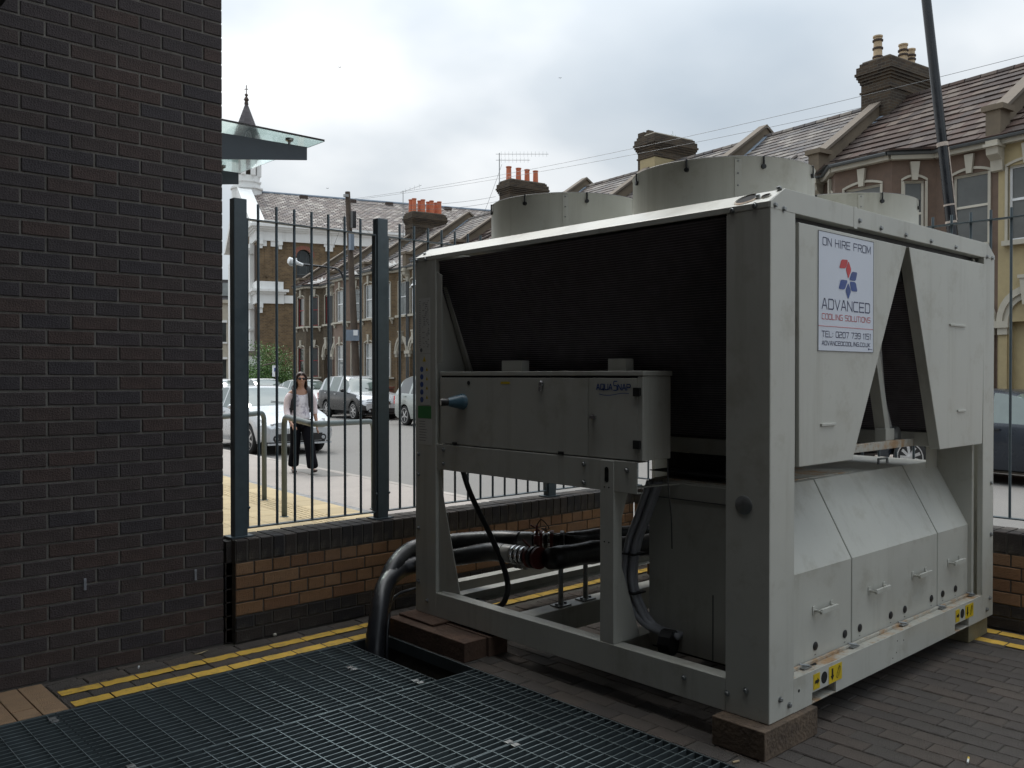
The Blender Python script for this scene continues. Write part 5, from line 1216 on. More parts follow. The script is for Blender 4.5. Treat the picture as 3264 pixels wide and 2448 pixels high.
    if not hip: top_y = YF - .15; top_z = ZE + sl * (top_y - ye) + .045; xm0, xm1 = b_[1][0], b_[2][0]; za = ZE + .012
    t0, t1 = (xm0, top_y, top_z), (xm1, top_y, top_z); eo = .2 if hip else -.15; e0 = (b_[0][0] - .0, YF + eo, ZE + sl * (YF + eo - ye)); e1 = (b_[3][0], YF + eo, ZE + sl * (YF + eo - ye))
    lerp = lambda p, q, t: tuple(p[i] + (q[i] - p[i]) * t for i in range(3))
    rm2 = bayroof or roofm
    for A_, B3, C3, D3, cc in (((b_[1][0], b_[1][1], za), (b_[2][0], b_[2][1], za), t1, t0, 6), ((b_[0][0], b_[0][1], za), (b_[1][0], b_[1][1], za), t0, e0, 4), ((b_[2][0], b_[2][1], za), (b_[3][0], b_[3][1], za), e1, t1, 4)):
        mb = MB(); mb.face([A_, B3, C3, D3]); mb.build('bay_roof_base', M['gutter'], root, local=True)
        tiles('bay_roof_tile', rm2, root, lambda u, v, A_=A_, B3=B3, C3=C3, D3=D3: lerp(lerp(A_, B3, u), lerp(D3, C3, u), v), 6, cc, .035, seed=j)
    if hip:
      for p, q in (((b_[1][0], b_[1][1], za), t0), ((b_[2][0], b_[2][1], za), t1)):
        mb = MB(); mb.tube([V(p) + V((0, 0, .04)), V(q) + V((0, 0, .05))], .05, 6); mb.build('hip_tile', M[rm2], root, local=True)
    # party-wall parapet at the image-left edge of the house, with pier, corbel and flashing
    xp = 0.0
    mb = MB(); mb.prism([(xp - .11, ye + .25, ZE), (xp - .11, ye + .25, ZE + .55), (xp - .11, YR, ZR + .30), (xp - .11, YR + .6, ZR - .1), (xp - .11, YR, ZE)], (.22, 0, 0)); pp = mb.build('parapet', M['parapet_side'], root, local=True)
    mb = MB(); mb.prism([(xp - .16, ye + .15, ZE + .52), (xp - .16, ye + .15, ZE + .60), (xp - .16, YR, ZR + .39), (xp - .16, YR + .7, ZR - .05), (xp - .16, YR + .7, ZR - .13), (xp - .16, YR, ZR + .31)], (.32, 0, 0)); subpart('coping', mb, M['coping_stone'], pp)
    mb = MB(); mb.box(xp - .15, xp + .15, ye + .02, ye + .40, ZE + .0, ZE + .55); mb.box(xp - .22, xp + .22, ye - .03, ye + .45, ZE + .55, ZE + .66); subpart('pier', mb, M['parapet_side'], pp)
    mb = MB(); mb.prism([(xp + .112, ye + .3, ZE + .12), (xp + .112, YR, ZR + .04), (xp + .24, YR, ZR + .03), (xp + .24, ye + .3, ZE + .09)], (0, 0, .03)); subpart('flashing', mb, M['lead'], pp)
    mb = MB(); mb.prism([(xp - .12, YF - .30, 6.33), (xp - .12, YF, 6.33), (xp - .12, YF, 5.72), (xp - .12, YF - .08, 5.74), (xp - .12, YF - .10, 5.95), (xp - .12, YF - .26, 6.05)], (.24, 0, 0)); mb.box(xp - .15, xp + .15, YF - .34, YF, 6.20, 6.26); subpart('corbel', mb, M[dress], pp)
    # low front garden wall
    mb = MB(); mb.box(.05, 3.2 if not mirror else HW - .05, 16.95, 17.12, -.1, .75) if not mirror else mb.box(HW - 3.2, HW - .05, 16.95, 17.12, -.1, .75); mb.build('garden_wall', M['garden_brick'], root, local=True)
    for x in ((.15, 3.2) if not mirror else (HW - 3.2, HW - .15)): mb = MB(); mb.box(x - .17, x + .17, 16.88, 17.19, -.1, .95); mb.box(x - .21, x + .21, 16.84, 17.23, .95, 1.05); mb.build('garden_pier', M['garden_brick'], root, local=True)
    return root
house(-1, 'cream painted house with a big arched porch at the far right', 'render_cream', 'roof_redbrown', True, pane='pane_mid', hip=False)
house(0, 'mauve-brown pebbledashed house with red-brown tiled roof, directly behind the black lamp column', 'render_mauve', 'roof_redbrown', False, frame='cream_frame', pane='pane_mid', hip=False)
house(1, 'house with shiny grey slate roof just left of the three-pot chimney', 'stock_yellow', 'roof_slate', True, pane='pane')
house(2, 'house whose grey slate roof shows left of the potless chimney', 'stock_yellow', 'roof_slate', False, pane='pane')
house(3, 'house of which a strip of slate roof shows between the two left fans', 'stock_yellow', 'roof_slate', True, pane='pane')
house(4, 'house with red-brown tiled roof rising just left of the machine top', 'stock_yellow', 'roof_redbrown', False, tilt=False)
house(5, 'yellow brick house with top-hung windows standing open upstairs', 'stock_yellow', 'roof_slate', True, tilt=True, bayroof='roof_slate')
house(6, 'yellow brick house right behind the second fence post', 'stock_yellow', 'roof_slate', False)
house(7, 'pinkish-brown rendered house with white windows behind the wooden pole', 'render_pink', 'roof_slate', True)
house(8, 'dark brick house with red window frames at the end next to the church', 'stock_dark', 'roof_redbrown', False, frame='red_frame', pane='pane')
# gable end of the last house
e9 = [o for o in bpy.data.objects if o.name.startswith('terraced_house')][-1]

# ---- chimney stacks on alternate party walls
def stack(s, label, pots, potm, n=4, band=False, ztop=9.75, bare=False, two=False):
    org = P(s, 0); t = thing('chimney_stack', (org.x, org.y, 8), label, 'chimney', 'chimney stacks along the terrace roofs')
    t.matrix_world = Matrix.Translation(org) @ BASE
    w2 = .42; y0, y1 = 20.9, 22.75
    mb = MB(); mb.box(-w2, w2, y0, y1, 6.8, ztop - .55); mb.box(-w2 - .03, w2 + .03, y0 - .03, y1 + .03, 8.95, 9.0)
    for k in range(4): e = .025 + .032 * k; mb.box(-w2 - e, w2 + e, y0 - e, y1 + e, ztop - .55 + k * .075, ztop - .55 + (k + 1) * .075 - .006)
    e = .09; mb.box(-w2 - e, w2 + e, y0 - e, y1 + e, ztop - .25, ztop - .10); e = .03; mb.box(-w2 - e, w2 + e, y0 - e, y1 + e, ztop - .10, ztop)
    mb.build('brick_stack', M['chimney'], t, local=True)
    mb = MB(); mb.prism([(-w2 + .02, y0 + .02, ztop), (w2 - .02, y0 + .02, ztop), (w2 - .02, y1 - .02, ztop), (-w2 + .02, y1 - .02, ztop)], (0, 0, .05)); mb.build('flaunching', M['coping_stone' if not bare else 'stone_white'], t, local=True)
    if bare:
        mb = MB(); mb.box(-w2 - .006, w2 + .004, y0 + .0, y0 + .006, 0, 0); mb = MB(); mb.box(-.30, w2 + .006, y0 - .006, y1, 8.0, 8.93); mb.build('render_patch', M['render_cream'], t, local=True)
        mb = MB(); r = random.Random(8)
        for k in range(14): x, y = r.uniform(-w2, w2), r.uniform(y0, y1); mb.tube([(x, y, ztop + .04), (x + r.uniform(-.05, .05), y, ztop + r.uniform(.12, .22))], .006, 4)
        mb.build('weed_tuft', M['leaf'], t, local=True)
        mb = MB(); mb.box(-w2, -w2 + .3, y0, y0 + .3, ztop, ztop + .16); mb.prism([(-.1, y0 + .05, ztop + .02), (.1, y0 + .05, ztop + .02), (.05, y0 + .05, ztop + .2), (-.05, y0 + .05, ztop + .2)], (0, .25, 0)); mb.build('loose_brick', M['chimney'], t, local=True)
    for (x, y, h) in pots:
        mb = MB(); mb.lathe((x, y, ztop + .03), (0, 0, 1), [(.125, 0), (.115, .08), (.105, h - .05), (.125, h - .04), (.125, h), (.09, h), (.085, h - .15)], 14); p = mb.build('chimney_pot', M[potm], t, local=True, smooth=True)
        if band:
            for z in (.10, .35, h - .10): q = MB(); q.lathe((x, y, ztop + .03 + z * (h / .75)), (0, 0, 1), [(.118, 0), (.135, .01), (.135, .05), (.118, .06)], 14); subpart('band', q, M['soot_shade'], p)
    return t
stack(13.85, 'dark brick chimney with three tall banded buff pots, tallest in view', [(-.10, 21.15, .68), (.06, 22.05, .60), (.0, 22.50, .58)], 'pot_buff', band=True)
stack(22.55, 'potless brick chimney with crumbling white top and weeds', [], 'pot_red', bare=True, ztop=9.72)
stack(31.25, 'brick chimney carrying four red pots in a row with a television aerial', [(.0, 21.1, .60), (.0, 21.6, .60), (.0, 22.05, .60), (.0, 22.5, .60)], 'pot_red')
stack(39.95, 'brick chimney crowded with eight red pots before the church roof', [(x, y, .68) for x in (-.18, .18) for y in (21.1, 21.6, 22.1, 22.55)], 'pot_red', ztop=9.72)
# aerials
def aerial(s, y, label, z0, z1, arm, n, dirx):
    org = P(s, y, z0); t = thing('tv_aerial', org, label, 'aerial', 'television aerials'); mb = MB(); mb.tube([org, org + V((0, 0, z1 - z0))], .018, 6); mb.build('mast', M['galv'], t)
    top = org + V((0, 0, z1 - z0 - .05)); d = V(dirx).normalized(); mb = MB(); mb.tube([top - d * .15, top + d * arm], .012, 5); mb.build('boom', M['galv'], t)
    pr = d.cross(V((0, 0, 1)))
    for k in range(n):
        c = top + d * (arm * (k + .5) / n); mb = MB(); mb.tube([c - V((0, 0, .11)), c + V((0, 0, .11))], .006, 4); mb.build('element', M['galv'], t)
    return t
aerial(31.6, 20.85, 'rake-like aerial standing on the four-pot chimney', 9.2, 11.0, 2.1, 13, RGT)
a2 = aerial(31.62, 20.87, 'shorter aerial boom crossing the same mast on the four-pot chimney', 9.2, 10.75, 1.3, 8, RGT)
aerial(40.4, 20.8, 'small white aerial on a thin mast left of the eight-pot chimney', 7.6, 10.9, 1.0, 4, RGT + V((0, 0, .35)))

# ================================================================== CHURCH
cr, cf = (822 - 1632) / F_PX * 60, 60.0
cdir = RGT * math.sin(math.radians(66)) + FWD * math.cos(math.radians(66)); gdir = -RGT * math.sin(math.radians(24)) + FWD * math.cos(math.radians(24))
CO = RGT * cr + FWD * cf
CM = Matrix(((cdir.x, gdir.x, 0, CO.x), (cdir.y, gdir.y, 0, CO.y), (0, 0, 1, 0), (0, 0, 0, 1)))
chu = thing('church', CO, 'brown brick church with white stucco bands, slate roof and small white bell turret', 'church'); chu.matrix_world = CM
CL, CW, CR_ = 46.0, 16.2, 15.5
def cpart(name, mb, m, **k): return mb.build(name, M[m] if isinstance(m, str) else m, chu, local=True, **k)
mb = MB()
wins = [(2.5 + 3.4 * k, 3.7 + 3.4 * k, 6.0, 10.2) for k in range(12)]
wall_holes(mb, Matrix(), CL, -.2, 10.7, wins, depth=.5)
mb.box(0.001, .6, 3.3, CW, -.2, 10.7); mb.box(CL - .6, CL, .5, CW, -.2, 10.7); mb.box(.6, CL - .6, CW - .6, CW, -.2, 10.7)
mb.prism([(.02, 0, 10.6), (.02, CW, 10.6), (.02, CW / 2, CR_ - .1)], (.5, 0, 0))
mb.box(.001, .3, 0.001, 3.3, -.2, 10.7)
cpart('wall', mb, 'church_brick')
mb = MB(); mb.box(-.06, .2, .55, 1.15, .5, 6.2); mb.box(-.06, .2, .55, 1.15, 7.9, 10.4); cpart('recess_shadow_panel', mb, 'soot_shade')  # dark panels carry the recess shade in their colour
mb = MB()      # recessed cruciform panels read as raised strips with stepped heads
mb.box(.62, .84, -.06, .02, 7.95, 10.62); mb.box(.50, .96, -.05, .02, 8.2, 10.2)
cpart('raised_strip', mb, 'church_brick')
for k, (a, b, c, d) in enumerate(wins):
    cx = (a + b) / 2; R_2 = (b - a) / 2 * 1.05; d0 = d; d = d + .35 - R_2 * .8
    mb = MB(); n = 14
    for i in range(n):
        a0, a1 = math.pi * i / n, math.pi * (i + 1) / n
        mb.prism([(cx + R_2 * .80 * math.cos(a0), -.02, d - .35 + R_2 * .8 * math.sin(a0)), (cx + R_2 * .8 * math.cos(a1), -.02, d - .35 + R_2 * .8 * math.sin(a1)), (cx + R_2 * 1.22 * math.cos(a1), -.02, d - .35 + R_2 * 1.22 * math.sin(a1)), (cx + R_2 * 1.22 * math.cos(a0), -.02, d - .35 + R_2 * 1.22 * math.sin(a0))], (0, .06, 0))
    wn = cpart('arched_window', mb, 'garden_brick')
    mb = MB()
    pts = [(cx - R_2 * .8, .3, c), (cx + R_2 * .8, .3, c)] + [(cx + R_2 * .8 * math.cos(t), .3, d - .35 + R_2 * .8 * math.sin(t)) for t in (math.pi * i / n for i in range(n + 1))]
    mb.face(pts); o = mb.build('pane', M['pane'], None); o.parent = wn
    mb = MB()
    for z in (c + .9, c + 1.7, c + 2.5, c + 3.3): mb.box(a + .12, b - .12, .26, .29, z - .025, z + .025)
    for x in (cx - .22, cx + .22): mb.box(x - .015, x + .015, .262, .292, c, d - .1)
    o = mb.build('glazing_bar', M['gutter'], None); o.parent = wn
    mb = MB()      # brick infill between square opening and arch
    for i in range(n):
        a0, a1 = math.pi * i / n, math.pi * (i + 1) / n
        mb.prism([(cx + R_2 * .8 * math.cos(a0), .005, d - .35 + R_2 * .8 * math.sin(a0)), (cx + R_2 * .8 * math.cos(a1), .005, d - .35 + R_2 * .8 * math.sin(a1)), (cx + R_2 * .98 * math.cos(a1), .005, d0), (cx + R_2 * .98 * math.cos(a0), .005, d0)], (0, .1, 0))
    mb.box(a, cx - R_2 * .8, .005, .1, c, d - .3); mb.box(cx + R_2 * .8, b, .005, .1, c, d - .3)
    o = mb.build('jamb', M['church_brick'], None); o.parent = wn
def band(x0, x1, prof, name, ret=3.0):
    """white moulding along the flank and round the corner: prof = (projection, z0, z1)"""
    mb = MB()
    for pr, z0, z1 in prof: mb.box(x0 - pr, x1 + (pr if x1 < 20 else 0), -pr, .02, z0, z1); mb.box(x0 - pr, .02, .021, ret, z0, z1)
    return cpart(name, mb, 'white_paint')
band(0, CL, [(.14, 10.65, 11.3), (.24, 11.3, 11.42), (.36, 11.42, 11.56), (.5, 11.56, 11.72)], 'cornice')
for x in (.05, 1.35): mb = MB(); mb.box(x, x + .28, -.30, .02, 10.38, 10.65); mb.box(x + .03, x + .25, -.20, .02, 10.12, 10.38); cpart('console', mb, 'white_paint')
for x in [4.48 + 3.4 * k for k in range(11)]: mb = MB(); mb.box(x, x + .72, -.10, .02, 10.45, 10.655); mb.box(x + .1, x + .62, -.12, .02, 10.16, 10.45); cpart('console', mb, 'white_paint')
for a_, b_ in ((.33, .60), (.86, 1.35)): mb = MB(); mb.box(a_, b_, -.08, .02, 10.28, 10.655); cpart('frieze_block', mb, 'white_paint')
band(0, 1.6, [(.14, 6.4, 7.05), (.26, 7.05, 7.2), (.42, 7.2, 7.36), (.10, 7.36, 7.9)], 'lower_cornice')
mb = MB(); mb.box(1.76, 2.45, -.10, .02, 6.45, 6.98); cpart('plain_band', mb, 'white_paint')
mb = MB(); mb.box(.05, .33, -.26, .02, 6.1, 6.4); mb.box(.08, .3, -.16, .02, 5.75, 6.1); cpart('console', mb, 'white_paint')
mb = MB(); mb.box(-.30, .02, 1.55, 3.3, -.2, 10.66); mb.box(-.45, .02, 1.4, 3.45, 6.1, 6.5); mb.box(-.40, .02, 1.45, 3.4, 9.9, 10.3); mb.box(-.38, .02, 1.45, 3.4, 4.6, 4.75)
mb.box(-.30, .02, CW - 3.3, CW - 1.5, -.2, 10.66); cpart('pilaster', mb, 'white_paint')
for y in (5.0, 8.1, 11.2): mb = MB(); mb.box(-.08, .05, y - .8, y + .8, 4.5, 9.2); cpart('front_window', mb, 'pane')
# gable coping
for sgn in (1, -1):
    yy0 = 0 if sgn == 1 else CW; mb = MB()
    mb.prism([(-.45, yy0 - sgn * .35, 11.7), (-.45, CW / 2, CR_ + .55), (-.45, CW / 2, CR_ - .35), (-.45, yy0 + sgn * .8, 11.72)], (1.0, 0, 0)); cpart('gable_coping', mb, 'white_paint')
mb = MB(); mb.box(.40, 1.35, -.4, .3, 11.72, 12.02); mb.box(-.4, .40, -.42, .5, 11.72, 11.95); cpart('corner_block', mb, 'white_paint')
mb = MB(); mb.face([(.5, -.2, 11.65), (CL, -.2, 11.65), (CL, CW / 2, CR_ - .02), (.5, CW / 2, CR_ - .02)]); mb.face([(.5, CW / 2, CR_ - .02), (CL, CW / 2, CR_ - .02), (CL, CW + .2, 11.65), (.5, CW + .2, 11.65)]); cpart('roof_base', mb, 'gutter')
tiles('roof_slate', 'roof_church', chu, lambda u, v: (.5 + u * (CL - .5), -.25 + v * (CW / 2 + .25), 11.68 + v * (CR_ - 11.68)), 30, 110, .035, seed=9)
mb = MB(); mb.tube([(.5, CW / 2, CR_ + .03), (CL, CW / 2, CR_ + .03)], .12, 8); cpart('ridge', mb, 'lead')
for x in (4.2, 8.0, 11.0, 16.0, 21.0, 26): mb = MB(); mb.box(x, x + .6, 7.2, 7.5, CR_ - .42, CR_ - .1); cpart('roof_vent', mb, 'soot_shade')
# bell turret
tx, ty = .35, CW / 2
def octa(r): return [(tx + r * math.cos(math.pi / 8 + k * math.pi / 4), ty + r * math.sin(math.pi / 8 + k * math.pi / 4)) for k in range(8)]
def oprism(r, z0, z1, mb): mb.prism([(x, y, z0) for x, y in octa(r)], (0, 0, z1 - z0))
mb = MB(); oprism(1.14, 14.6, 15.6, mb); oprism(1.24, 15.6, 15.72, mb); oprism(1.04, 15.72, 16.1, mb); oprism(1.12, 16.1, 16.2, mb); oprism(.99, 16.2, 16.6, mb)
for x, y in octa(.92): mb.box(x - .17, x + .17, y - .17, y + .17, 16.6, 18.55)
oprism(.99, 18.35, 18.8, mb); oprism(1.12, 18.8, 18.95, mb)
tur = mb.build('turret', M['white_paint'], chu, local=True)
mb = MB(); oprism(.55, 16.6, 18.4, mb); o = mb.build('bell_opening', M['soot_shade'], None); o.parent = tur  # dark core: shade of the open belfry put into its colour
mb = MB(); pts = octa(1.26); ap = (tx, ty, 22.4)
for k in range(8):
    a, b = pts[k], pts[(k + 1) % 8]
    for j in range(26):
        t0, t1 = j / 26, (j + 1.0) / 26; e = .035 * (1 - t0)
        f_ = lambda p, t, ee: ((p[0] - tx) * (1 - t + ee) + tx, (p[1] - ty) * (1 - t + ee) + ty, 18.95 + (22.4 - 18.95) * t)
        mb.face([f_(a, t0, e), f_(b, t0, e), f_(b, t1, 0), f_(a, t1, 0)])
sp = mb.build('spire', M['spire'], None); sp.parent = chu
mb = MB(); mb.lathe((tx, ty, 22.1), (0, 0, 1), [(.16, 0), (.12, .25), (.2, .35), (.12, .5), (.06, .6), (.14, .72), (.05, .82)], 10); mb.tube([(tx, ty, 22.8), (tx, ty, 23.55)], .035, 6)
a = V((tx, ty, 23.25)); dd = CM.inverted().to_3x3() @ RGT; mb.tube([a - dd * .14, a + dd * .14], .03, 5); o = mb.build('finial_cross', M['soot_shade'], None); o.parent = sp

# ---- churchyard: gate pier, bush, notice board, dark gate
def atpx(x, d, z): return RGT * ((x - 1632) / F_PX * d) + FWD * d + V((0, 0, z))
def pxz(y, d): return EYE + (HOR - y) / F_PX * d
c = atpx(810, 56, 0); t = thing('gate_pier', c, 'white rendered gate pier with stone cap beside the green bush', 'pier')
mb = MB(); mb.T = Matrix.Translation(c) @ Matrix.Rotation(HEAD, 4, 'Z'); mb.box(-.4, .4, -.36, .36, -.3, 2.75); mb.build('shaft', M['white_paint'], t); mb = MB(); mb.T = Matrix.Translation(c) @ Matrix.Rotation(HEAD, 4, 'Z'); mb.box(-.5, .5, -.46, .46, 2.75, 2.95); mb.box(-.42, .42, -.38, .38, 2.95, 3.05); mb.build('cap', M['coping_stone'], t)
c = atpx(862, 52, 0); t = thing('bush', c, 'rounded bright green bush in front of the church wall', 'bush')
mb = MB(); r = random.Random(12)
for k in range(16):
    a = r.uniform(0, 6.28); mb.tube([c + V((0, 0, -.1)), c + V((math.cos(a) * .4, math.sin(a) * .4, .8)), c + V((math.cos(a) * r.uniform(.5, 1.0), math.sin(a) * r.uniform(.5, 1.0), r.uniform(1.2, 2.0)))], .03, 5, rad=[.05, .03, .01])
mb.build('branch', M['twig'], t)
mb = MB()
lob = [(V((r.uniform(-1.1, 1.1), r.uniform(-1.1, 1.1), r.uniform(.5, 2.6))), r.uniform(.6, 1.0)) for _ in range(26)]
for k in range(15000):
    cc, R2 = lob[r.randrange(len(lob))]; v = V((r.gauss(0, 1), r.gauss(0, 1), r.gauss(0, 1))).normalized() * R2 * r.uniform(.55, 1.08); p = c + cc + v
    if p.z < -.1: continue
    a = V((r.gauss(0, 1), r.gauss(0, 1), r.gauss(0, 1))).normalized() * .055; b = a.cross(V((r.gauss(0, 1), r.gauss(0, 1), r.gauss(0, 1)))).normalized() * .03
    mb.face([p - a, p + b, p + a, p - b])
o = mb.build('foliage', M['leaf'], t); o['kind'] = 'stuff'
c = atpx(878, 47, 0); t = thing('notice_board', c, 'small white notice with a blue panel under a dark pitched board', 'sign')
mb = MB(); mb.box(c.x - .03, c.x + .03, c.y - .03, c.y + .03, -.2, 1.9); mb.build('post', M['twig'], t)
mb = MB(); mb.T = Matrix.Translation(c) @ Matrix.Rotation(HEAD - math.pi / 2, 4, 'Z'); mb.box(-.16, .16, -.03, .0, 1.45, 2.05); bd = mb.build('board', M['upvc'], t); mb = MB(); mb.T = Matrix.Translation(c) @ Matrix.Rotation(HEAD - math.pi / 2, 4, 'Z'); mb.box(-.06, .06, -.036, -.031, 1.72, 1.92); subpart('blue_panel', mb, M['ink_blue'], bd)
mb = MB(); mb.T = Matrix.Translation(c) @ Matrix.Rotation(HEAD - math.pi / 2, 4, 'Z'); mb.prism([(-.7, -.1, 2.0), (.1, -.1, 2.2), (.1, .3, 2.25), (-.7, .3, 2.05)], (0, 0, .04)); mb.build('pitched_top', M['soot_shade'], t)
c = atpx(783, 55, 0); t = thing('iron_gate', c, 'black iron gate left of the white gate pier', 'gate')
mb = MB()
for k in range(9): p = c + RGT * (-.9 + k * .2); mb.tube([p + V((0, 0, -.2)), p + V((0, 0, 2.1 + .15 * math.sin(k * .4)))], .02, 5)
for z in (.3, 1.7): mb.bar(c - RGT * .95 + V((0, 0, z)), c + RGT * .75 + V((0, 0, z)), .03, .05)
mb.build('bar', M['lamp_black'], t)
# distant white house behind the fence at the far left
c = atpx(700, 82, 0); t = thing('distant_house', c, 'distant white stucco house glimpsed between brick wall and first fence post', 'house'); Th = Matrix.Translation(c) @ Matrix.Rotation(HEAD - math.pi / 2 + .3, 4, 'Z'); t.matrix_world = Th
mb = MB(); wall_holes(mb, Matrix.Translation((-5, 0, 0)), 8.5, -.3, 8.2, [(x, x + 1.0, z, z + 1.8) for x in (.6, 2.6, 4.6, 6.6) for z in (1.2, 4.6)]); mb.box(-5, 3.5, .2, 8, -.3, 8.2); mb.box(-5.2, 3.7, -.2, .05, 8.2, 8.5); mb.build('wall', M['stone_white'], t, local=True)
for x in (.6, 2.6, 4.6, 6.6):
    for z in (1.2, 4.6): mb = MB(); mb.box(-5 + x, -4 + x, .08, .12, z, z + 1.8); mb.build('window', M['pane'], t, local=True); mb = MB(); mb.box(-5.1 + x, -3.9 + x, -.15, 0, z + 1.8, z + 2.0); mb.box(-5.1 + x, -3.9 + x, -.12, 0, z - .15, z); mb.build('surround', M['upvc'], t, local=True)
mb = MB(); mb.prism([(-5.2, -.2, 8.5), (3.7, -.2, 8.5), (3.7, 3, 10.2), (-5.2, 3, 10.2)], (0, .2, .0)); mb.box(-1.5, 1.5, .2, 2.5, 8.5, 10.4); mb.build('roof', M['roof_slate'], t, local=True)
mb = MB(); mb.box(-1.2, 1.2, .16, .2, 8.9, 10.1); mb.build('dormer_window', M['pane_net'], t, local=True)

# ================================================================== POLES, LAMPS, WIRES
c = atpx(1116, 40.4, 0); t = thing('telegraph_pole', c, 'weathered wooden telegraph pole with wires at its top', 'pole')
top = c + V((.0, 0, 9.85)); base_ = c + RGT * .36 + V((0, 0, -.1))
ct = atpx(1109, 40.4, 9.87)
mb = MB(); mb.tube([base_, base_.lerp(ct, .5), ct], .15, 12, rad=[.19, .15, .115]); mb.build('shaft', M['pole_wood'], t, smooth=True)
for z, dx_, h, m in ((8.2, .22, .75, 'lamp_black'), (7.2, .08, .75, 'lead'), (9.6, -.05, .12, 'galv')):
    p = ct.lerp(base_, (9.87 - z) / 10) - FWD * .18 + RGT * dx_; mb = MB(); mb.box(p.x - .09, p.x + .09, p.y - .09, p.y + .09, z, z + h); mb.build('cable_box', M[m], t)
for z in (6.0, 5.2, 4.4, 3.9): p = ct.lerp(base_, (9.87 - z) / 10); mb = MB(); mb.tube([p, p + RGT * .42, p + RGT * .42 + V((0, 0, .08))], .014, 5); mb.build('step_iron', M['lamp_black'], t)
p = ct.lerp(base_, .6) - FWD * .22
mb = MB(); mb.bar(p - RGT * .42 + V((0, 0, -.55)), p + RGT * .28 + V((0, 0, -.55)), .03, .50); sg2 = mb.build('sign_plate', M['lead'], t); mb = MB(); mb.bar(p + RGT * .02 - FWD * .03 + V((0, 0, -.44)), p + RGT * .22 - FWD * .03 + V((0, 0, -.44)), .02, .24); subpart('notice', mb, M['upvc'], sg2)
# street lamp with outreach arm beside the pole
c = atpx(1098, 38.6, 0); t = thing('street_lamp', c, 'street lamp with black outreach arm and white head in front of the church window', 'street lamp')
mb = MB(); mb.tube([c + V((0, 0, -.1)), c + V((0, 0, 5.3))], .06, 10, rad=[.085, .06]); mb.build('column', M['lamp_black'], t, smooth=True)
hd = atpx(960, 37.2, pxz(843, 37.2)); mb = MB(); mb.tube(spline([c + V((0, 0, 5.2)), c + V((0, 0, 5.6)), atpx(1082, 38.4, pxz(863, 38.4)), atpx(1050, 38.1, pxz(853, 38.1)), hd], 8), .045, 8); mb.build('arm', M['lamp_black'], t, smooth='all')
h0, h1_ = atpx(966, 37.2, pxz(845, 37.2)), atpx(919, 36.8, pxz(829, 36.8)); mb = MB(); mb.tube([h0, h0.lerp(h1_, .35), h0.lerp(h1_, .5), h0.lerp(h1_, .95), h1_], .1, 10, rad=[.06, .08, .13, .14, .06]); hdo = mb.build('lamp_head', M['upvc'], t, smooth=True)
mb = MB(); p = h0.lerp(h1_, .7) - V((0, 0, .10)); mb.ball(p, .17, .17, .10); subpart('lens', mb, M['pane_net'], hdo, smooth='all')
mb = MB(); p = h0.lerp(h1_, .45) + V((0, 0, .13)); mb.ball(p, .05, .05, .06); subpart('photocell', mb, M['galv'], hdo, smooth='all')
# near leaning lamp column
dL = 15.9; b0 = atpx(3088, dL, -.1); lowp = atpx(3040, dL, pxz(800, dL)); up1 = atpx(2951, dL, pxz(40, dL)); dirv = (up1 - lowp).normalized()
b0 = lowp - dirv * ((lowp.z + .1) / dirv.z); tp = lowp + dirv * ((8.6 - lowp.z) / dirv.z)
t = thing('lamp_column', b0, 'tall black lamp column leaning leftwards in front of the mauve-brown house', 'lamp column')
def Lp(z): return b0 + dirv * ((z + .1) / dirv.z)
mb = MB(); mb.tube([Lp(-.1), Lp(2.2)], .1, 18, rad=[.115, .115]); mb.build('base_section', M['lamp_black'], t, smooth=True)
mb = MB(); mb.tube([Lp(2.2), Lp(4.0), Lp(5.1), Lp(8.6)], .095, 18, rad=[.095, .092, .086, .080]); mb.build('shaft', M['lamp_black'], t, smooth=True)
for z, h in ((5.62, .07), (4.56, .03), (4.25, .04)):
    mb = MB(); mb.tube([Lp(z), Lp(z + h)], .09, 18, rad=[.096, .094], caps=False); mb.build('worn_collar', M['lamp_wear'], t, smooth=True)
q = Lp(4.9); mb = MB(); mb.bar(Lp(4.3) + RGT * .075 - FWD * .055, Lp(5.6) + RGT * .072 - FWD * .05, .018, .02, up=FWD); mb.build('paint_flake', M['lamp_wear'], t)
mb = MB(); mb.bar(Lp(2.3) + RGT * .02 - FWD * .10, Lp(3.6) + RGT * .02 - FWD * .10, .11, .012, up=FWD); mb.build('access_door', M['fence'], t)
# wires
def wire(label, A, B, sag, r=.008):
    t = thing('overhead_wire', A, label, 'wire', 'telephone wires'); A, B = V(A), V(B); mb = MB(); mb.tube([A.lerp(B, k / 24) - V((0, 0, 4 * sag * (k / 24) * (1 - k / 24))) for k in range(25)], r, 4); mb.build('cable', M['gutter'], t)
wire('upper telephone wire rising from the wooden pole over the roofs to the right', ct - V((0, 0, .35)), atpx(3500, 19, pxz(120, 19)), .35, .006)
wire('lower telephone wire rising from the wooden pole towards the slate roof on the right', ct - V((0, 0, .40)), atpx(2950, 24, pxz(300, 24)), .25, .006)
wire('thin wire running level from the wooden pole behind the eight-pot chimney', ct - V((0, 0, .5)), atpx(1580, 46, pxz(628, 46)), .25)
wire('second thin wire running level from the wooden pole, slightly lower', ct - V((0, 0, .55)), atpx(1600, 46, pxz(640, 46)), .35)
wire('wire dropping steeply from the pole top to the house with white windows', ct - V((0, 0, .6)), atpx(1230, 47, pxz(800, 47)), .1)
wire('wire dropping left of the wooden pole to the roof below', ct - V((0, 0, .6)), atpx(1062, 47, pxz(790, 47)), .1)
wire('aerial cable slanting down from the four-pot chimney', atpx(1600, 42, pxz(525, 42)), atpx(1535, 44, pxz(700, 44)), .05)
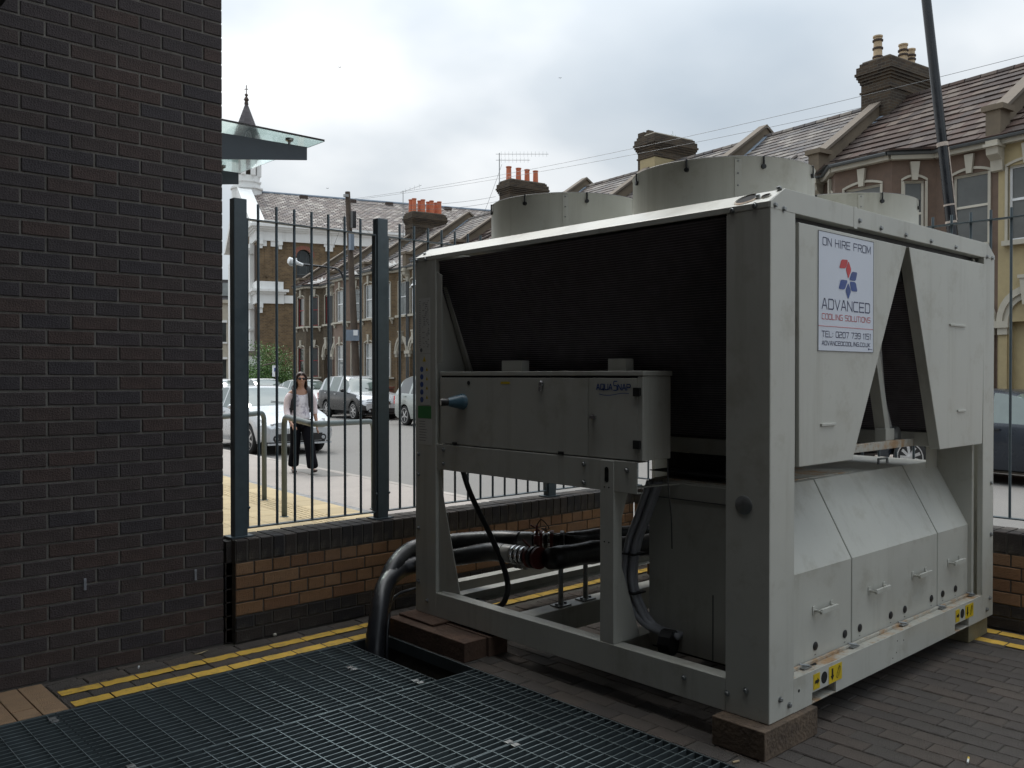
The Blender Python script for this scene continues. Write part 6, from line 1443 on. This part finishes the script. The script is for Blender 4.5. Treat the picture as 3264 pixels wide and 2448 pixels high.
def bird(x, y, d, label):
    c = atpx(x, d, pxz(y, d)); t = thing('bird', c, label, 'bird', 'small birds in the sky'); mb = MB(); mb.ball(c, .03, .03, .025, 8, 5); k = mb.build('body', M['gutter'], t, smooth='all')
    mb = MB()
    for s in (-1, 1): mb.face([c + FWD * -.03, c + RGT * s * .07 + V((0, 0, .05)), c + RGT * s * .13 + V((0, 0, .02)), c + RGT * s * .06 + FWD * .03]); 
    subpart('wing', mb, M['gutter'], k)
bird(1085, 218, 60, 'tiny bird high in the sky above the wooden pole'); bird(1785, 252, 70, 'tiny dark bird in the middle of the sky'); bird(1045, 602, 80, 'tiny bird just above the church roof')

# ================================================================== CARS
def interp(tab, x):
    if x <= tab[0][0]: return tab[0][1]
    for (a, va), (b, vb) in zip(tab, tab[1:]):
        if x <= b: 
            t = (x - a) / (b - a); return va + (vb - va) * t
    return tab[-1][1]
def smooth_tab(tab, n=6):
    P_ = spline([(a, b, 0) for a, b in tab], n); out_ = []
    for p in P_:
        if not out_ or p.x > out_[-1][0] + 1e-5: out_.append((p.x, p.y))
    return out_
def car(label, loc, rot, Ln, W, top, belt, cab, ws, rw, wheels, rw_r, paint, lower=None, zsill=.24, glass='car_glass', grille=True, plate=None, hub='alloy', lamp=(.06, .62), nose=.10, spokes=7, pillars=(), zsplit=.0, detail=True, rear_lamp=True):
    """x: 0 front .. Ln rear.  top/belt: (x,z) tables; cab (x0,x1) side glass; ws, rw: wind- and rear-screen x ranges"""
    t = thing('parked_car', loc, label, 'car', 'cars parked along the street', rot=rot)
    top = smooth_tab(top); belt = smooth_tab(belt)
    xs = sorted(set([0, .015, .05, .1, .17] + [round(.25 + .06 * k, 3) for k in range(int((Ln - .45) / .06))] + [Ln - .17, Ln - .1, Ln - .05, Ln - .015, Ln] + [v for q in (ws, rw, cab) if q for v in q]))
    def wid(x):
        k = W / 2
        if x < .75: k *= 1 - nose * (1 - x / .75) ** 2.4 - (.10 * (1 - x / .1) ** 2 if x < .1 else 0)
        if x > Ln - .6: k *= 1 - .08 * (1 - (Ln - x) / .6) ** 2.2 - (.08 * (1 - (Ln - x) / .1) ** 2 if x > Ln - .1 else 0)
        return k
    def arch(x):
        z = zsill + (.05 if x < .3 or x > Ln - .3 else 0)
        for xw in wheels:
            R = rw_r + .055
            if abs(x - xw) < R: z = max(z, rw_r + math.sqrt(R * R - (x - xw) ** 2))
        return z
    NP = 9
    rows = []
    for x in xs:
        w_ = wid(x); zt = interp(top, x); zb = min(interp(belt, x), zt - .015); a = arch(x); g = max(0, zt - zb)
        endk = 1.0
        wt_ = w_ * .94 - .30 * max(0, g - .05) - (.04 if g > .1 else 0)
        zz = [a, max(a + .01, zsill + .16), max(a + .02, zsill + .16 + (zb - zsill - .16) * .45), max(a + .03, zb - .07), max(a + .04, zb), zt - min(.05, g * .35), zt - min(.012, g * .2), zt - .003, zt + .004]
        yy = [w_ * .95, w_ * .995, w_, w_ * .985, w_ * .95, wt_, wt_ * .86, wt_ * .5, 0]
        rows.append([(y, max(z, zz[0])) for y, z in zip(yy, zz)])
    B, G, S2, Lw, G2, S3 = MB(), MB(), MB(), MB(), MB(), MB()
    def emit(mb, a, b, k, side):
        q = [(xs[a], side * rows[a][k][0], rows[a][k][1]), (xs[b], side * rows[b][k][0], rows[b][k][1]), (xs[b], side * rows[b][k + 1][0], rows[b][k + 1][1]), (xs[a], side * rows[a][k + 1][0], rows[a][k + 1][1])]
        if side > 0: q.reverse()
        mb.face(q)
    for i in range(len(xs) - 1):
        xm = (xs[i] + xs[i + 1]) / 2
        for side in (-1, 1):
            for k in range(NP - 1):
                tgt = B
                if k == 4 and cab[0] < xm < cab[1] and not any(abs(xm - p) < .045 for p in pillars): tgt = S2 if side > 0 else S3
                elif k >= 5 and ws[0] < xm < ws[1]: tgt = G
                elif k >= 5 and rw and rw[0] < xm < rw[1]: tgt = G2
                elif k == 4 and (ws[0] + .1 < xm < cab[0] - .06): tgt = B
                elif lower and (k < 4 if xm > .55 else k < 3): tgt = Lw
                emit(tgt, i, i + 1, k, side)
    for i in (0, len(xs) - 1):
        pts = [(xs[i], y, z) for y, z in rows[i]] + [(xs[i], -y, z) for y, z in reversed(rows[i][:-1])]
        B.face(pts if i == 0 else list(reversed(pts)))
    def fin(mb, nm, m):
        if not mb.v: return None
        # merge shared corners so that shading is smooth
        key = {}; vv = []; ff = []
        for f in mb.f:
            nf = []
            for q in f:
                kk = tuple(round(c, 4) for c in mb.v[q])
                if kk not in key: key[kk] = len(vv); vv.append(kk)
                if not nf or nf[-1] != key[kk]: nf.append(key[kk])
            if len(set(nf)) >= 3: ff.append(tuple(dict.fromkeys(nf)))
        mb.v, mb.f = vv, ff; mb.mi = [0] * len(ff)
        return mb.build(nm, M[m], t, smooth=True, local=True)
    body = fin(B, 'body', paint); fin(S2, 'side_window', glass); fin(S3, 'side_window', glass); fin(G, 'windscreen', glass); fin(G2, 'rear_window', glass); fin(Lw, 'lower_body', lower or paint)
    mb = MB(); mb.box(.25, Ln - .25, -W / 2 + .22, W / 2 - .22, .2, .55)
    for xw in wheels: mb.box(xw - rw_r - .04, xw + rw_r + .04, -W / 2 + .12, W / 2 - .12, .28, rw_r * 2 + .06)
    mb.build('underbody', M['void'], t, local=True)
    mb = MB(); mb.lathe((0, 0, 0), (0, 1, 0), [(rw_r - .09, -.09), (rw_r - .03, -.10), (rw_r, -.075), (rw_r, .075), (rw_r - .03, .10), (rw_r - .09, .09)], 28); tm = mb.mesh('tyre', M['tyre']); tm.polygons.foreach_set('use_smooth', [True] * len(tm.polygons))
    mb = MB(); r_ = rw_r - .085
    mb.lathe((0, 0, 0), (0, 1, 0), [(r_, -.085), (r_ + .005, -.1), (r_ - .015, -.1), (r_ - .02, -.06)], 24); mb.lathe((0, 0, 0), (0, 1, 0), [(.06, -.06), (.055, -.10), (.02, -.105)], 12)
    for k in range(spokes):
        a = 2 * math.pi * k / spokes; c, s = math.cos(a), math.sin(a); px_, pz_ = -s, c
        mb.prism([(c * .04 + px_ * .022, -.098, s * .04 + pz_ * .022), (c * .04 - px_ * .022, -.098, s * .04 - pz_ * .022), (c * (r_ - .012) - px_ * .028, -.088, s * (r_ - .012) - pz_ * .028), (c * (r_ - .012) + px_ * .028, -.088, s * (r_ - .012) + pz_ * .028)], (0, .02, 0))
    rm_ = mb.mesh('rim', M[hub])
    mb = MB(); mb.lathe((0, 0, 0), (0, 1, 0), [(r_ - .005, -.05), (r_ - .005, -.04)], 20); dm = mb.mesh('hub_well', M['void'])
    for xw in wheels:
        for s in (-1, 1):
            w0 = bpy.data.objects.new('wheel', None); COL.objects.link(w0); w0.parent = t; w0.location = (xw, s * (W / 2 - .115), rw_r); w0.rotation_euler = (0, .4 * xw, 0) if s < 0 else (0, .3, math.pi)
            for nm, me in (('tyre', tm), ('rim', rm_), ('hub_well', dm)): o = bpy.data.objects.new(nm, me); COL.objects.link(o); o.parent = w0
    def near(x): return wid(x)
    # front end
    for s in (-1, 1):
        x0, z0 = lamp; y_ = near(.12) * .80; mb = MB()
        zt0 = interp(top, .12)
        pts = [(-.004, s * y_ * .62, z0 - .02), (.03, s * y_ * 1.0, z0 - .03), (.22, s * near(.22) * 1.004, z0 + .04), (.36, s * near(.36) * .97, z0 + .15), (.16, s * y_ * .86, z0 + .155), (.03, s * y_ * .62, z0 + .10)]
        if s > 0: pts = list(reversed(pts))
        ctr = V((0, 0, 0))
        for p in pts: ctr += V(p)
        ctr /= len(pts); ctr += V((-.06, s * .03, .015)); pts = [V(p) + V((-.018, s * .012, .012)) for p in pts]
        for a_, b_ in zip(pts, pts[1:] + pts[:1]): mb.face([a_, b_, ctr])
        hl = mb.build('headlight', M['lens'], t, local=True, smooth='all')
        mb = MB(); mb.ball(ctr + V((-.004, s * -.03, -.02)), .03, .045, .04, 10, 6); o = mb.build('bulb_reflector', M['chrome'], None, smooth='all'); o.parent = hl
        mb = MB(); mb.lathe((.02, s * near(.05) * .70, .36), (-1, 0, 0), [(.08, 0), (.075, .03)], 14); fl_ = mb.build('fog_light_recess', M['black'], t, local=True)
        mb = MB(); mb.lathe((-.012, s * near(.05) * .70, .36), (-1, 0, 0), [(.042, 0), (.036, .012)], 12); o = mb.build('fog_light', M['lens'], None, smooth=True); o.parent = fl_
        mb = MB(); xm = cab[0] + .12; mb.ball((xm, s * (near(xm) + .08), interp(belt, xm) + .07), .06, .10, .065, 10, 7); mb.build('wing_mirror', M[paint if not lower else 'black'], t, local=True, smooth='all')
        for xh in [cab[0] + (cab[1] - cab[0]) * q for q in (.42, .82)]:
            mb = MB(); mb.bar((xh - .09, s * (near(xh) * .99 + .012), interp(belt, xh) - .10), (xh + .09, s * (near(xh) * .99 + .012), interp(belt, xh) - .10), .02, .028); mb.build('door_handle', M[paint], t, local=True)
        for xh in [cab[0] + (cab[1] - cab[0]) * q for q in (-.02, .5, .93)]:
            mb = MB(); mb.bar((xh, s * (near(xh) + .001), max(zsill + .05, arch(xh) + .03)), (xh, s * (near(xh) * .96 + .004), interp(belt, xh) - .01), .008, .006, up=(0, 1, 0)); mb.build('door_gap', M['black'], t, local=True)
        if rear_lamp: mb = MB(); mb.box(Ln - .12, Ln + .003, min(s * near(Ln - .1) * .72, s * near(Ln - .1) * .98), max(s * near(Ln - .1) * .72, s * near(Ln - .1) * .98), .72, 1.0); mb.build('rear_light', M['ink_red'], t, local=True)
    mb = MB(); mb.box(-.012, .1, -W * .30, W * .30, .30, .46); lg = mb.build('lower_grille', M['black'], t, local=True)
    if grille:
        mb = MB(); mb.box(-.008, .12, -W * .17, W * .17, .60, .72); g1 = mb.build('grille', M['black'], t, local=True)
        for z in (.615, .655, .695): q = MB(); q.box(-.016, -.006, -W * .165, W * .165, z - .008, z + .008); o = q.build('grille_bar', M['chrome'], None); o.parent = g1
    mb = MB(); mb.box(-.024, -.014, -.26, .26, .47, .58); pl = mb.build('number_plate', M['plate'], t, local=True)
    if plate:
        q = lettering(plate, (-.0245, .235, .49), (0, -1, 0), (0, 0, 1), .47, .075, .012); o = q.build('lettering', M['ink_black'], None); o.parent = pl
    mb = MB(); mb.bar((.0, -W * .42, .245), (.0, W * .42, .245), .06, .04); mb.build('chin_spoiler', M['black' if lower else paint], t, local=True)
    # wiper and tax-disc sized dashboard edge
    mb = MB(); xq = ws[0] + .05; mb.tube([(xq, -.35, interp(top, xq) + .02), (xq + .12, .15, interp(top, xq + .12) + .02)], .008, 5); mb.build('wiper', M['black'], t, local=True)
    return t
KA = math.atan(.0937)
def kerbcar(y, gap=.42, W=1.72): return (kn(y) + gap + W / 2 * math.cos(KA), y, -.2)
hatch_top = [(0, .58), (.12, .72), (.45, .86), (.95, 1.0), (1.15, 1.06), (1.6, 1.28), (2.05, 1.44), (2.5, 1.49), (3.2, 1.45), (3.8, 1.30), (4.2, 1.12), (4.4, .98), (4.45, .6)]
hatch_belt = [(0, .56), (.4, .78), (1.2, .93), (2.5, .98), (3.8, 1.04), (4.45, .95)]
car('silver hatchback facing the camera beside the near kerb, behind the walking woman', kerbcar(17.35), math.pi / 2 - KA, 4.45, 1.73, hatch_top, hatch_belt, (1.45, 3.75), (1.10, 2.02), (3.5, 4.25), (.82, 3.50), .315, 'car_silver', grille=False, plate='LB07 YKX', lamp=(.06, .60), pillars=(2.55, 3.4), spokes=6)
PSI = math.atan2(TD.y, TD.x)
def farpos(s, dn, W): p = P(s, dn + W / 2, -.2); return (p.x, p.y, -.2)
suv_top = [(0, .66), (.1, .82), (.4, .98), (1.05, 1.06), (1.2, 1.10), (1.55, 1.40), (1.9, 1.62), (2.4, 1.70), (3.6, 1.69), (4.15, 1.60), (4.4, 1.20), (4.5, .95), (4.55, .5)]
suv_belt = [(0, .62), (.5, .93), (1.3, 1.04), (2.6, 1.08), (4.0, 1.12), (4.55, 1.05)]
car('two-tone black and silver off-road car parked across the street, facing the camera', farpos(30.9, 14.15, 1.8), PSI, 4.55, 1.80, suv_top, suv_belt, (1.5, 4.0), (1.15, 1.88), (4.17, 4.42), (.85, 3.50), .345, 'car_silver', lower='car_black', glass='car_glass', plate='RX53 GYT', lamp=(.06, .72), pillars=(2.35, 3.3), zsill=.34)
mpv_top = [(0, .62), (.12, .80), (.5, .98), (.9, 1.08), (1.6, 1.45), (2.1, 1.66), (2.8, 1.74), (3.9, 1.70), (4.35, 1.55), (4.6, 1.15), (4.7, .95), (4.75, .5)]
mpv_belt = [(0, .6), (.5, .90), (1.4, 1.02), (3.8, 1.10), (4.75, 1.1)]
car('grey-silver people carrier parked ahead of the two-tone car, cut off by the machine post', farpos(23.5, 14.10, 1.8), PSI, 4.75, 1.80, mpv_top, mpv_belt, (1.5, 4.3), (.95, 2.05), (4.37, 4.62), (.95, 3.85), .335, 'car_greysilver', glass='car_glass_dark', pillars=(2.5, 3.5), spokes=5)
sal_top = [(0, .56), (.12, .68), (.5, .80), (1.2, .93), (1.35, .97), (1.8, 1.22), (2.2, 1.38), (2.7, 1.43), (3.3, 1.39), (3.9, 1.14), (4.1, 1.05), (4.45, 1.0), (4.55, .6)]
sal_belt = [(0, .54), (.5, .76), (1.4, .90), (3.0, .95), (4.55, .95)]
car('white car parked directly behind the two-tone off-road car', farpos(36.6, 14.2, 1.75), PSI, 4.45, 1.75, [(x, z * 1.03) for x, z in hatch_top], hatch_belt, (1.45, 3.75), (1.10, 2.02), (3.5, 4.25), (.82, 3.50), .31, 'car_white', pillars=(2.55, 3.4))
car('white car farther up the street in front of the green bush', farpos(42.6, 14.2, 1.75), PSI, 4.45, 1.75, [(x, z * 1.05) for x, z in hatch_top], hatch_belt, (1.45, 3.75), (1.10, 2.02), (3.5, 4.25), (.82, 3.50), .31, 'car_white', pillars=(2.55, 3.4))
car('farthest white car, just right of the first fence post', farpos(48.6, 14.4, 1.75), PSI, 4.45, 1.75, hatch_top, hatch_belt, (1.45, 3.75), (1.10, 2.02), (3.5, 4.25), (.82, 3.50), .31, 'car_white', pillars=(2.55, 3.4))
car('dark navy saloon parked beyond the fence at the right edge', farpos(4.85, 14.15, 1.78), PSI, 4.55, 1.78, [(x, z * 1.05) for x, z in sal_top], [(x, z * 1.04) for x, z in sal_belt], (1.5, 3.7), (1.30, 2.18), (3.35, 3.92), (.85, 3.85), .325, 'car_navy', pillars=(2.55,), spokes=9)
car('black car whose wheel shows through the gap under the machine end panel', farpos(9.95, 14.2, 1.75), PSI, 4.45, 1.75, hatch_top, hatch_belt, (1.45, 3.75), (1.10, 2.02), (3.5, 4.25), (.82, 3.50), .315, 'car_black', pillars=(2.55, 3.4))
car('white hatchback farther up the near kerb behind the silver hatchback', kerbcar(27.5), math.pi / 2 - KA, 4.45, 1.73, hatch_top, hatch_belt, (1.45, 3.75), (1.10, 2.02), (3.5, 4.25), (.82, 3.50), .31, 'car_white', pillars=(2.55, 3.4))

# ================================================================== WALKING WOMAN
def skin(name, verts, edges, rad, m, root=0, sub_=2, parent=None, smooth=True):
    me = bpy.data.meshes.new(name); me.from_pydata([tuple(v) for v in verts], edges, []); me.materials.append(m)
    o = bpy.data.objects.new(name, me); COL.objects.link(o)
    sk_ = o.modifiers.new('skin', 'SKIN'); sk_.use_smooth_shade = True; sk_.branch_smoothing = .6
    layer = me.skin_vertices[0] if me.skin_vertices else None
    if layer is None:
        me.attributes.new('skin_vertices', 'FLOAT_VECTOR', 'POINT'); layer = me.skin_vertices[0]
    for i, r in enumerate(rad):
        layer.data[i].radius = (r if isinstance(r, tuple) else (r, r)); layer.data[i].use_root = (i == root)
    ss = o.modifiers.new('subsurf', 'SUBSURF'); ss.levels = sub_; ss.render_levels = sub_
    if parent is not None: o.parent = parent
    return o
fdir = (RGT * .38 - FWD * .92).normalized(); ldir = V((0, 0, 1)).cross(fdir)
wc = V((7.40, 13.26, -.10))
wm = Matrix(((ldir.x, fdir.x, 0, wc.x), (ldir.y, fdir.y, 0, wc.y), (0, 0, 1, wc.z), (0, 0, 0, 1)))
wo = thing('person', wc, 'woman walking towards the camera in a white patterned top, black trousers and dark sunglasses', 'person')
wo.matrix_world = wm
# local: x her left (image right), y forward, z up
H = {}
def chain(V_, E_, R_l, start, pts):
    p = start
    for q, r in pts: V_.append(q); R_l.append(r); E_.append((p, len(V_) - 1)); p = len(V_) - 1
    return p
Vv, Ee, Rr = [(0, 0, .90)], [], [(.14, .10)]
c1 = chain(Vv, Ee, Rr, 0, [((0, 0, 1.02), (.125, .095)), ((0, .01, 1.14), (.125, .10)), ((0, .02, 1.26), (.15, .11)), ((0, .015, 1.35), (.11, .075)), ((0, .02, 1.41), (.052, .052)), ((0, .05, 1.47), (.05, .055))])
hd = chain(Vv, Ee, Rr, c1, [((0, .065, 1.515), (.066, .078)), ((0, .06, 1.575), (.076, .092)), ((0, .045, 1.635), (.055, .07))])
# arms: her right (image left) swings forward across the hip; her left hangs back
for s, pts in ((-1, [((-.15, .01, 1.345), .055), ((-.205, .0, 1.27), .046), ((-.235, .02, 1.05), .038), ((-.205, .16, .90), .030), ((-.175, .235, .835), .021)]),
               (1, [((.15, .01, 1.345), .055), ((.20, -.01, 1.27), .046), ((.235, -.05, 1.06), .038), ((.26, -.01, .86), .030), ((.262, .02, .79), .021)])):
    hnd = chain(Vv, Ee, Rr, 4, pts); wx, wy, wz = pts[-1][0]
    d = (V(pts[-1][0]) - V(pts[-2][0])).normalized(); sd = V((0, 1, 0)) if s == 1 else V((-1, 0, 0)); sd = (sd - d * sd.dot(d)).normalized(); cu = d.cross(sd) * s
    pm = V(pts[-1][0]) + d * .05
    Vv.append(tuple(pm)); Rr.append((.020, .032)); Ee.append((hnd, len(Vv) - 1)); pi_ = len(Vv) - 1
    for k, (off, ln) in enumerate(((-.026, .055), (-.009, .065), (.009, .060), (.025, .048))):
        a = pm + sd * off + d * .03
        chain(Vv, Ee, Rr, pi_, [(tuple(a), .0095), (tuple(a + d * ln * .5 + cu * .006), .0088), (tuple(a + d * ln + cu * .02), .0075)])
    chain(Vv, Ee, Rr, hnd, [(tuple(V(pts[-1][0]) + d * .015 + sd * .028), .0105), (tuple(V(pts[-1][0]) + d * .05 + sd * .042 + cu * .01), .0085)])
# legs: her right (image left) behind, her left forward with the toe up
LEG = {-1: [((-.085, .0, .84), .085), ((-.088, .02, .66), .073), ((-.09, .015, .47), .052), ((-.095, -.06, .30), .048), ((-.10, -.13, .11), .030)],
       1: [((.085, .0, .84), .085), ((.10, .10, .66), .073), ((.115, .19, .47), .052), ((.13, .24, .28), .048), ((.145, .30, .09), .030)]}
FT = {-1: [((-.10, -.12, .05), .032), ((-.102, -.03, .03), .030), ((-.104, .04, .022), .020)], 1: [((.148, .295, .055), .032), ((.16, .39, .065), .030), ((.168, .46, .085), .019)]}
for s in (-1, 1):
    e_ = chain(Vv, Ee, Rr, 0, LEG[s]); chain(Vv, Ee, Rr, e_, FT[s])
body = skin('body', Vv, Ee, Rr, M['skin'], 0, 2, wo)
# nose, lips, ears: small meshes rooted in the face
mb = MB(); mb.ball((0, .148, 1.545), .012, .018, .022, 8, 6); mb.ball((0, .142, 1.503), .022, .010, .008, 8, 5); mb.ball((-.075, .055, 1.55), .01, .018, .03, 8, 5); mb.ball((.075, .055, 1.55), .01, .018, .03, 8, 5)
o = mb.build('face_features', M['skin'], None, smooth='all'); o.parent = wo
mb = MB()
for s in (-1, 1): mb.ball((s * .033, .136, 1.572), .030, .012, .021, 12, 6)
mb.bar((-.07, .13, 1.58), (.07, .13, 1.58), .006, .006); mb.bar((-.075, .13, 1.58), (-.08, .05, 1.575), .005, .008); mb.bar((.075, .13, 1.58), (.08, .05, 1.575), .005, .008)
o = mb.build('sunglasses', M['black'], None, smooth=True); o.parent = wo
# hair: cap and loose shoulder-length locks
mb = MB(); mb.ball((0, .025, 1.60), .088, .098, .088, 16, 10); mb.ball((0, -.02, 1.54), .085, .075, .11, 14, 8)
r = random.Random(6)
for k in range(70):
    a = math.pi * (.02 + 1.96 * r.random()); 
    if math.sin(a) > .45: continue
    x, y = .08 * math.cos(a), .02 + .085 * math.sin(a); w_ = r.uniform(-.02, .035)
    mb.tube(spline([(x * .8, y * .8, 1.63), (x * 1.1, y * 1.1, 1.56), (x * 1.25 - .01, y * 1.2 - .01, 1.47), (x * 1.5 + w_ - .03, y * 1.3 - .03, r.uniform(1.28, 1.38))], 4), .014, 5, rad=None)
for s in (-1, 1): mb.tube(spline([(s * .02, .11, 1.665), (s * .07, .095, 1.62), (s * .088, .07, 1.54), (s * .095, .05, 1.45)], 5), .014, 6)
o = mb.build('hair', M['hair'], None, smooth='all'); o.parent = wo
# clothes
V2, E2, R2_ = [(0, 0, .86)], [], [(.185, .14)]
b4 = chain(V2, E2, R2_, 0, [((0, .005, .96), (.165, .13)), ((0, .01, 1.08), (.145, .118)), ((0, .025, 1.2), (.165, .135)), ((0, .02, 1.30), (.14, .105))])
for s in (-1, 1): chain(V2, E2, R2_, b4, [((s * .085, .012, 1.35), .062), ((s * .15, .008, 1.352), .062)])
skin('blouse', V2, E2, R2_, M['blouse'], 0, 2, wo)
for s, pts in ((-1, [((-.11, .015, 1.345), .062), ((-.205, .0, 1.27), .066), ((-.228, .01, 1.12), .058), ((-.232, .035, 1.02), .056), ((-.212, .13, .93), .048)]), (1, [((.11, .015, 1.345), .062), ((.20, -.01, 1.27), .066), ((.225, -.035, 1.14), .056), ((.238, -.045, 1.04), .054), ((.25, -.03, .96), .048)])):
    V3, E3, R3 = [pts[0][0]], [], [pts[0][1]]; chain(V3, E3, R3, 0, pts[1:]); skin('sleeve', V3, E3, R3, M['sleeve'], 0, 2, wo)
V4, E4, R4 = [(0, 0, .93)], [], [(.155, .12)]
for s in (-1, 1):
    L_ = LEG[s]; chain(V4, E4, R4, 0, [((s * .075, .0, .83), (.105, .115)), (L_[1][0], (.092, .1)), (L_[2][0], (.088, .092)), (L_[3][0], (.088, .092)), ((L_[4][0][0], L_[4][0][1] - .005, .16), (.092, .10)), ((L_[4][0][0], L_[4][0][1] + .005, .085), (.09, .10))])
skin('trousers', V4, E4, R4, M['trousers'], 0, 2, wo)
for s in (-1, 1):
    f = FT[s]; V5 = [(f[0][0][0], f[0][0][1] - .035, f[0][0][2] - .005)]; E5, R5 = [], [(.036, .026)]
    chain(V5, E5, R5, 0, [((f[1][0][0], f[1][0][1] - .03, f[1][0][2] - .004), (.043, .026)), ((f[1][0][0], f[1][0][1] + .04, f[1][0][2] + .0), (.047, .027)), ((f[2][0][0], f[2][0][1] + .02, f[2][0][2]), (.036, .02))])
    skin('shoe', V5, E5, R5, M['shoe'], 0, 2, wo)
for s in (-1, 1):
    pts = spline([(s * .10, -.10, 1.38), (s * .115, -.02, 1.43), (s * .12, .10, 1.38), (s * .125, .155, 1.27), (s * .135, .14, 1.14), (s * .165, .05, 1.06), (s * .15, -.12, 1.02)], 6); mb = MB()
    for a, b in zip(pts, pts[1:]): mb.bar(a, b, .062, .016, up=(0, 1, .2))
    o = mb.build('backpack_strap', M['strap'], None); o.parent = wo
mb = MB(); mb.ball((-.03, -.22, 1.16), .19, .13, .25, 14, 9); o = mb.build('backpack', M['strap'], None, smooth='all'); o.parent = wo
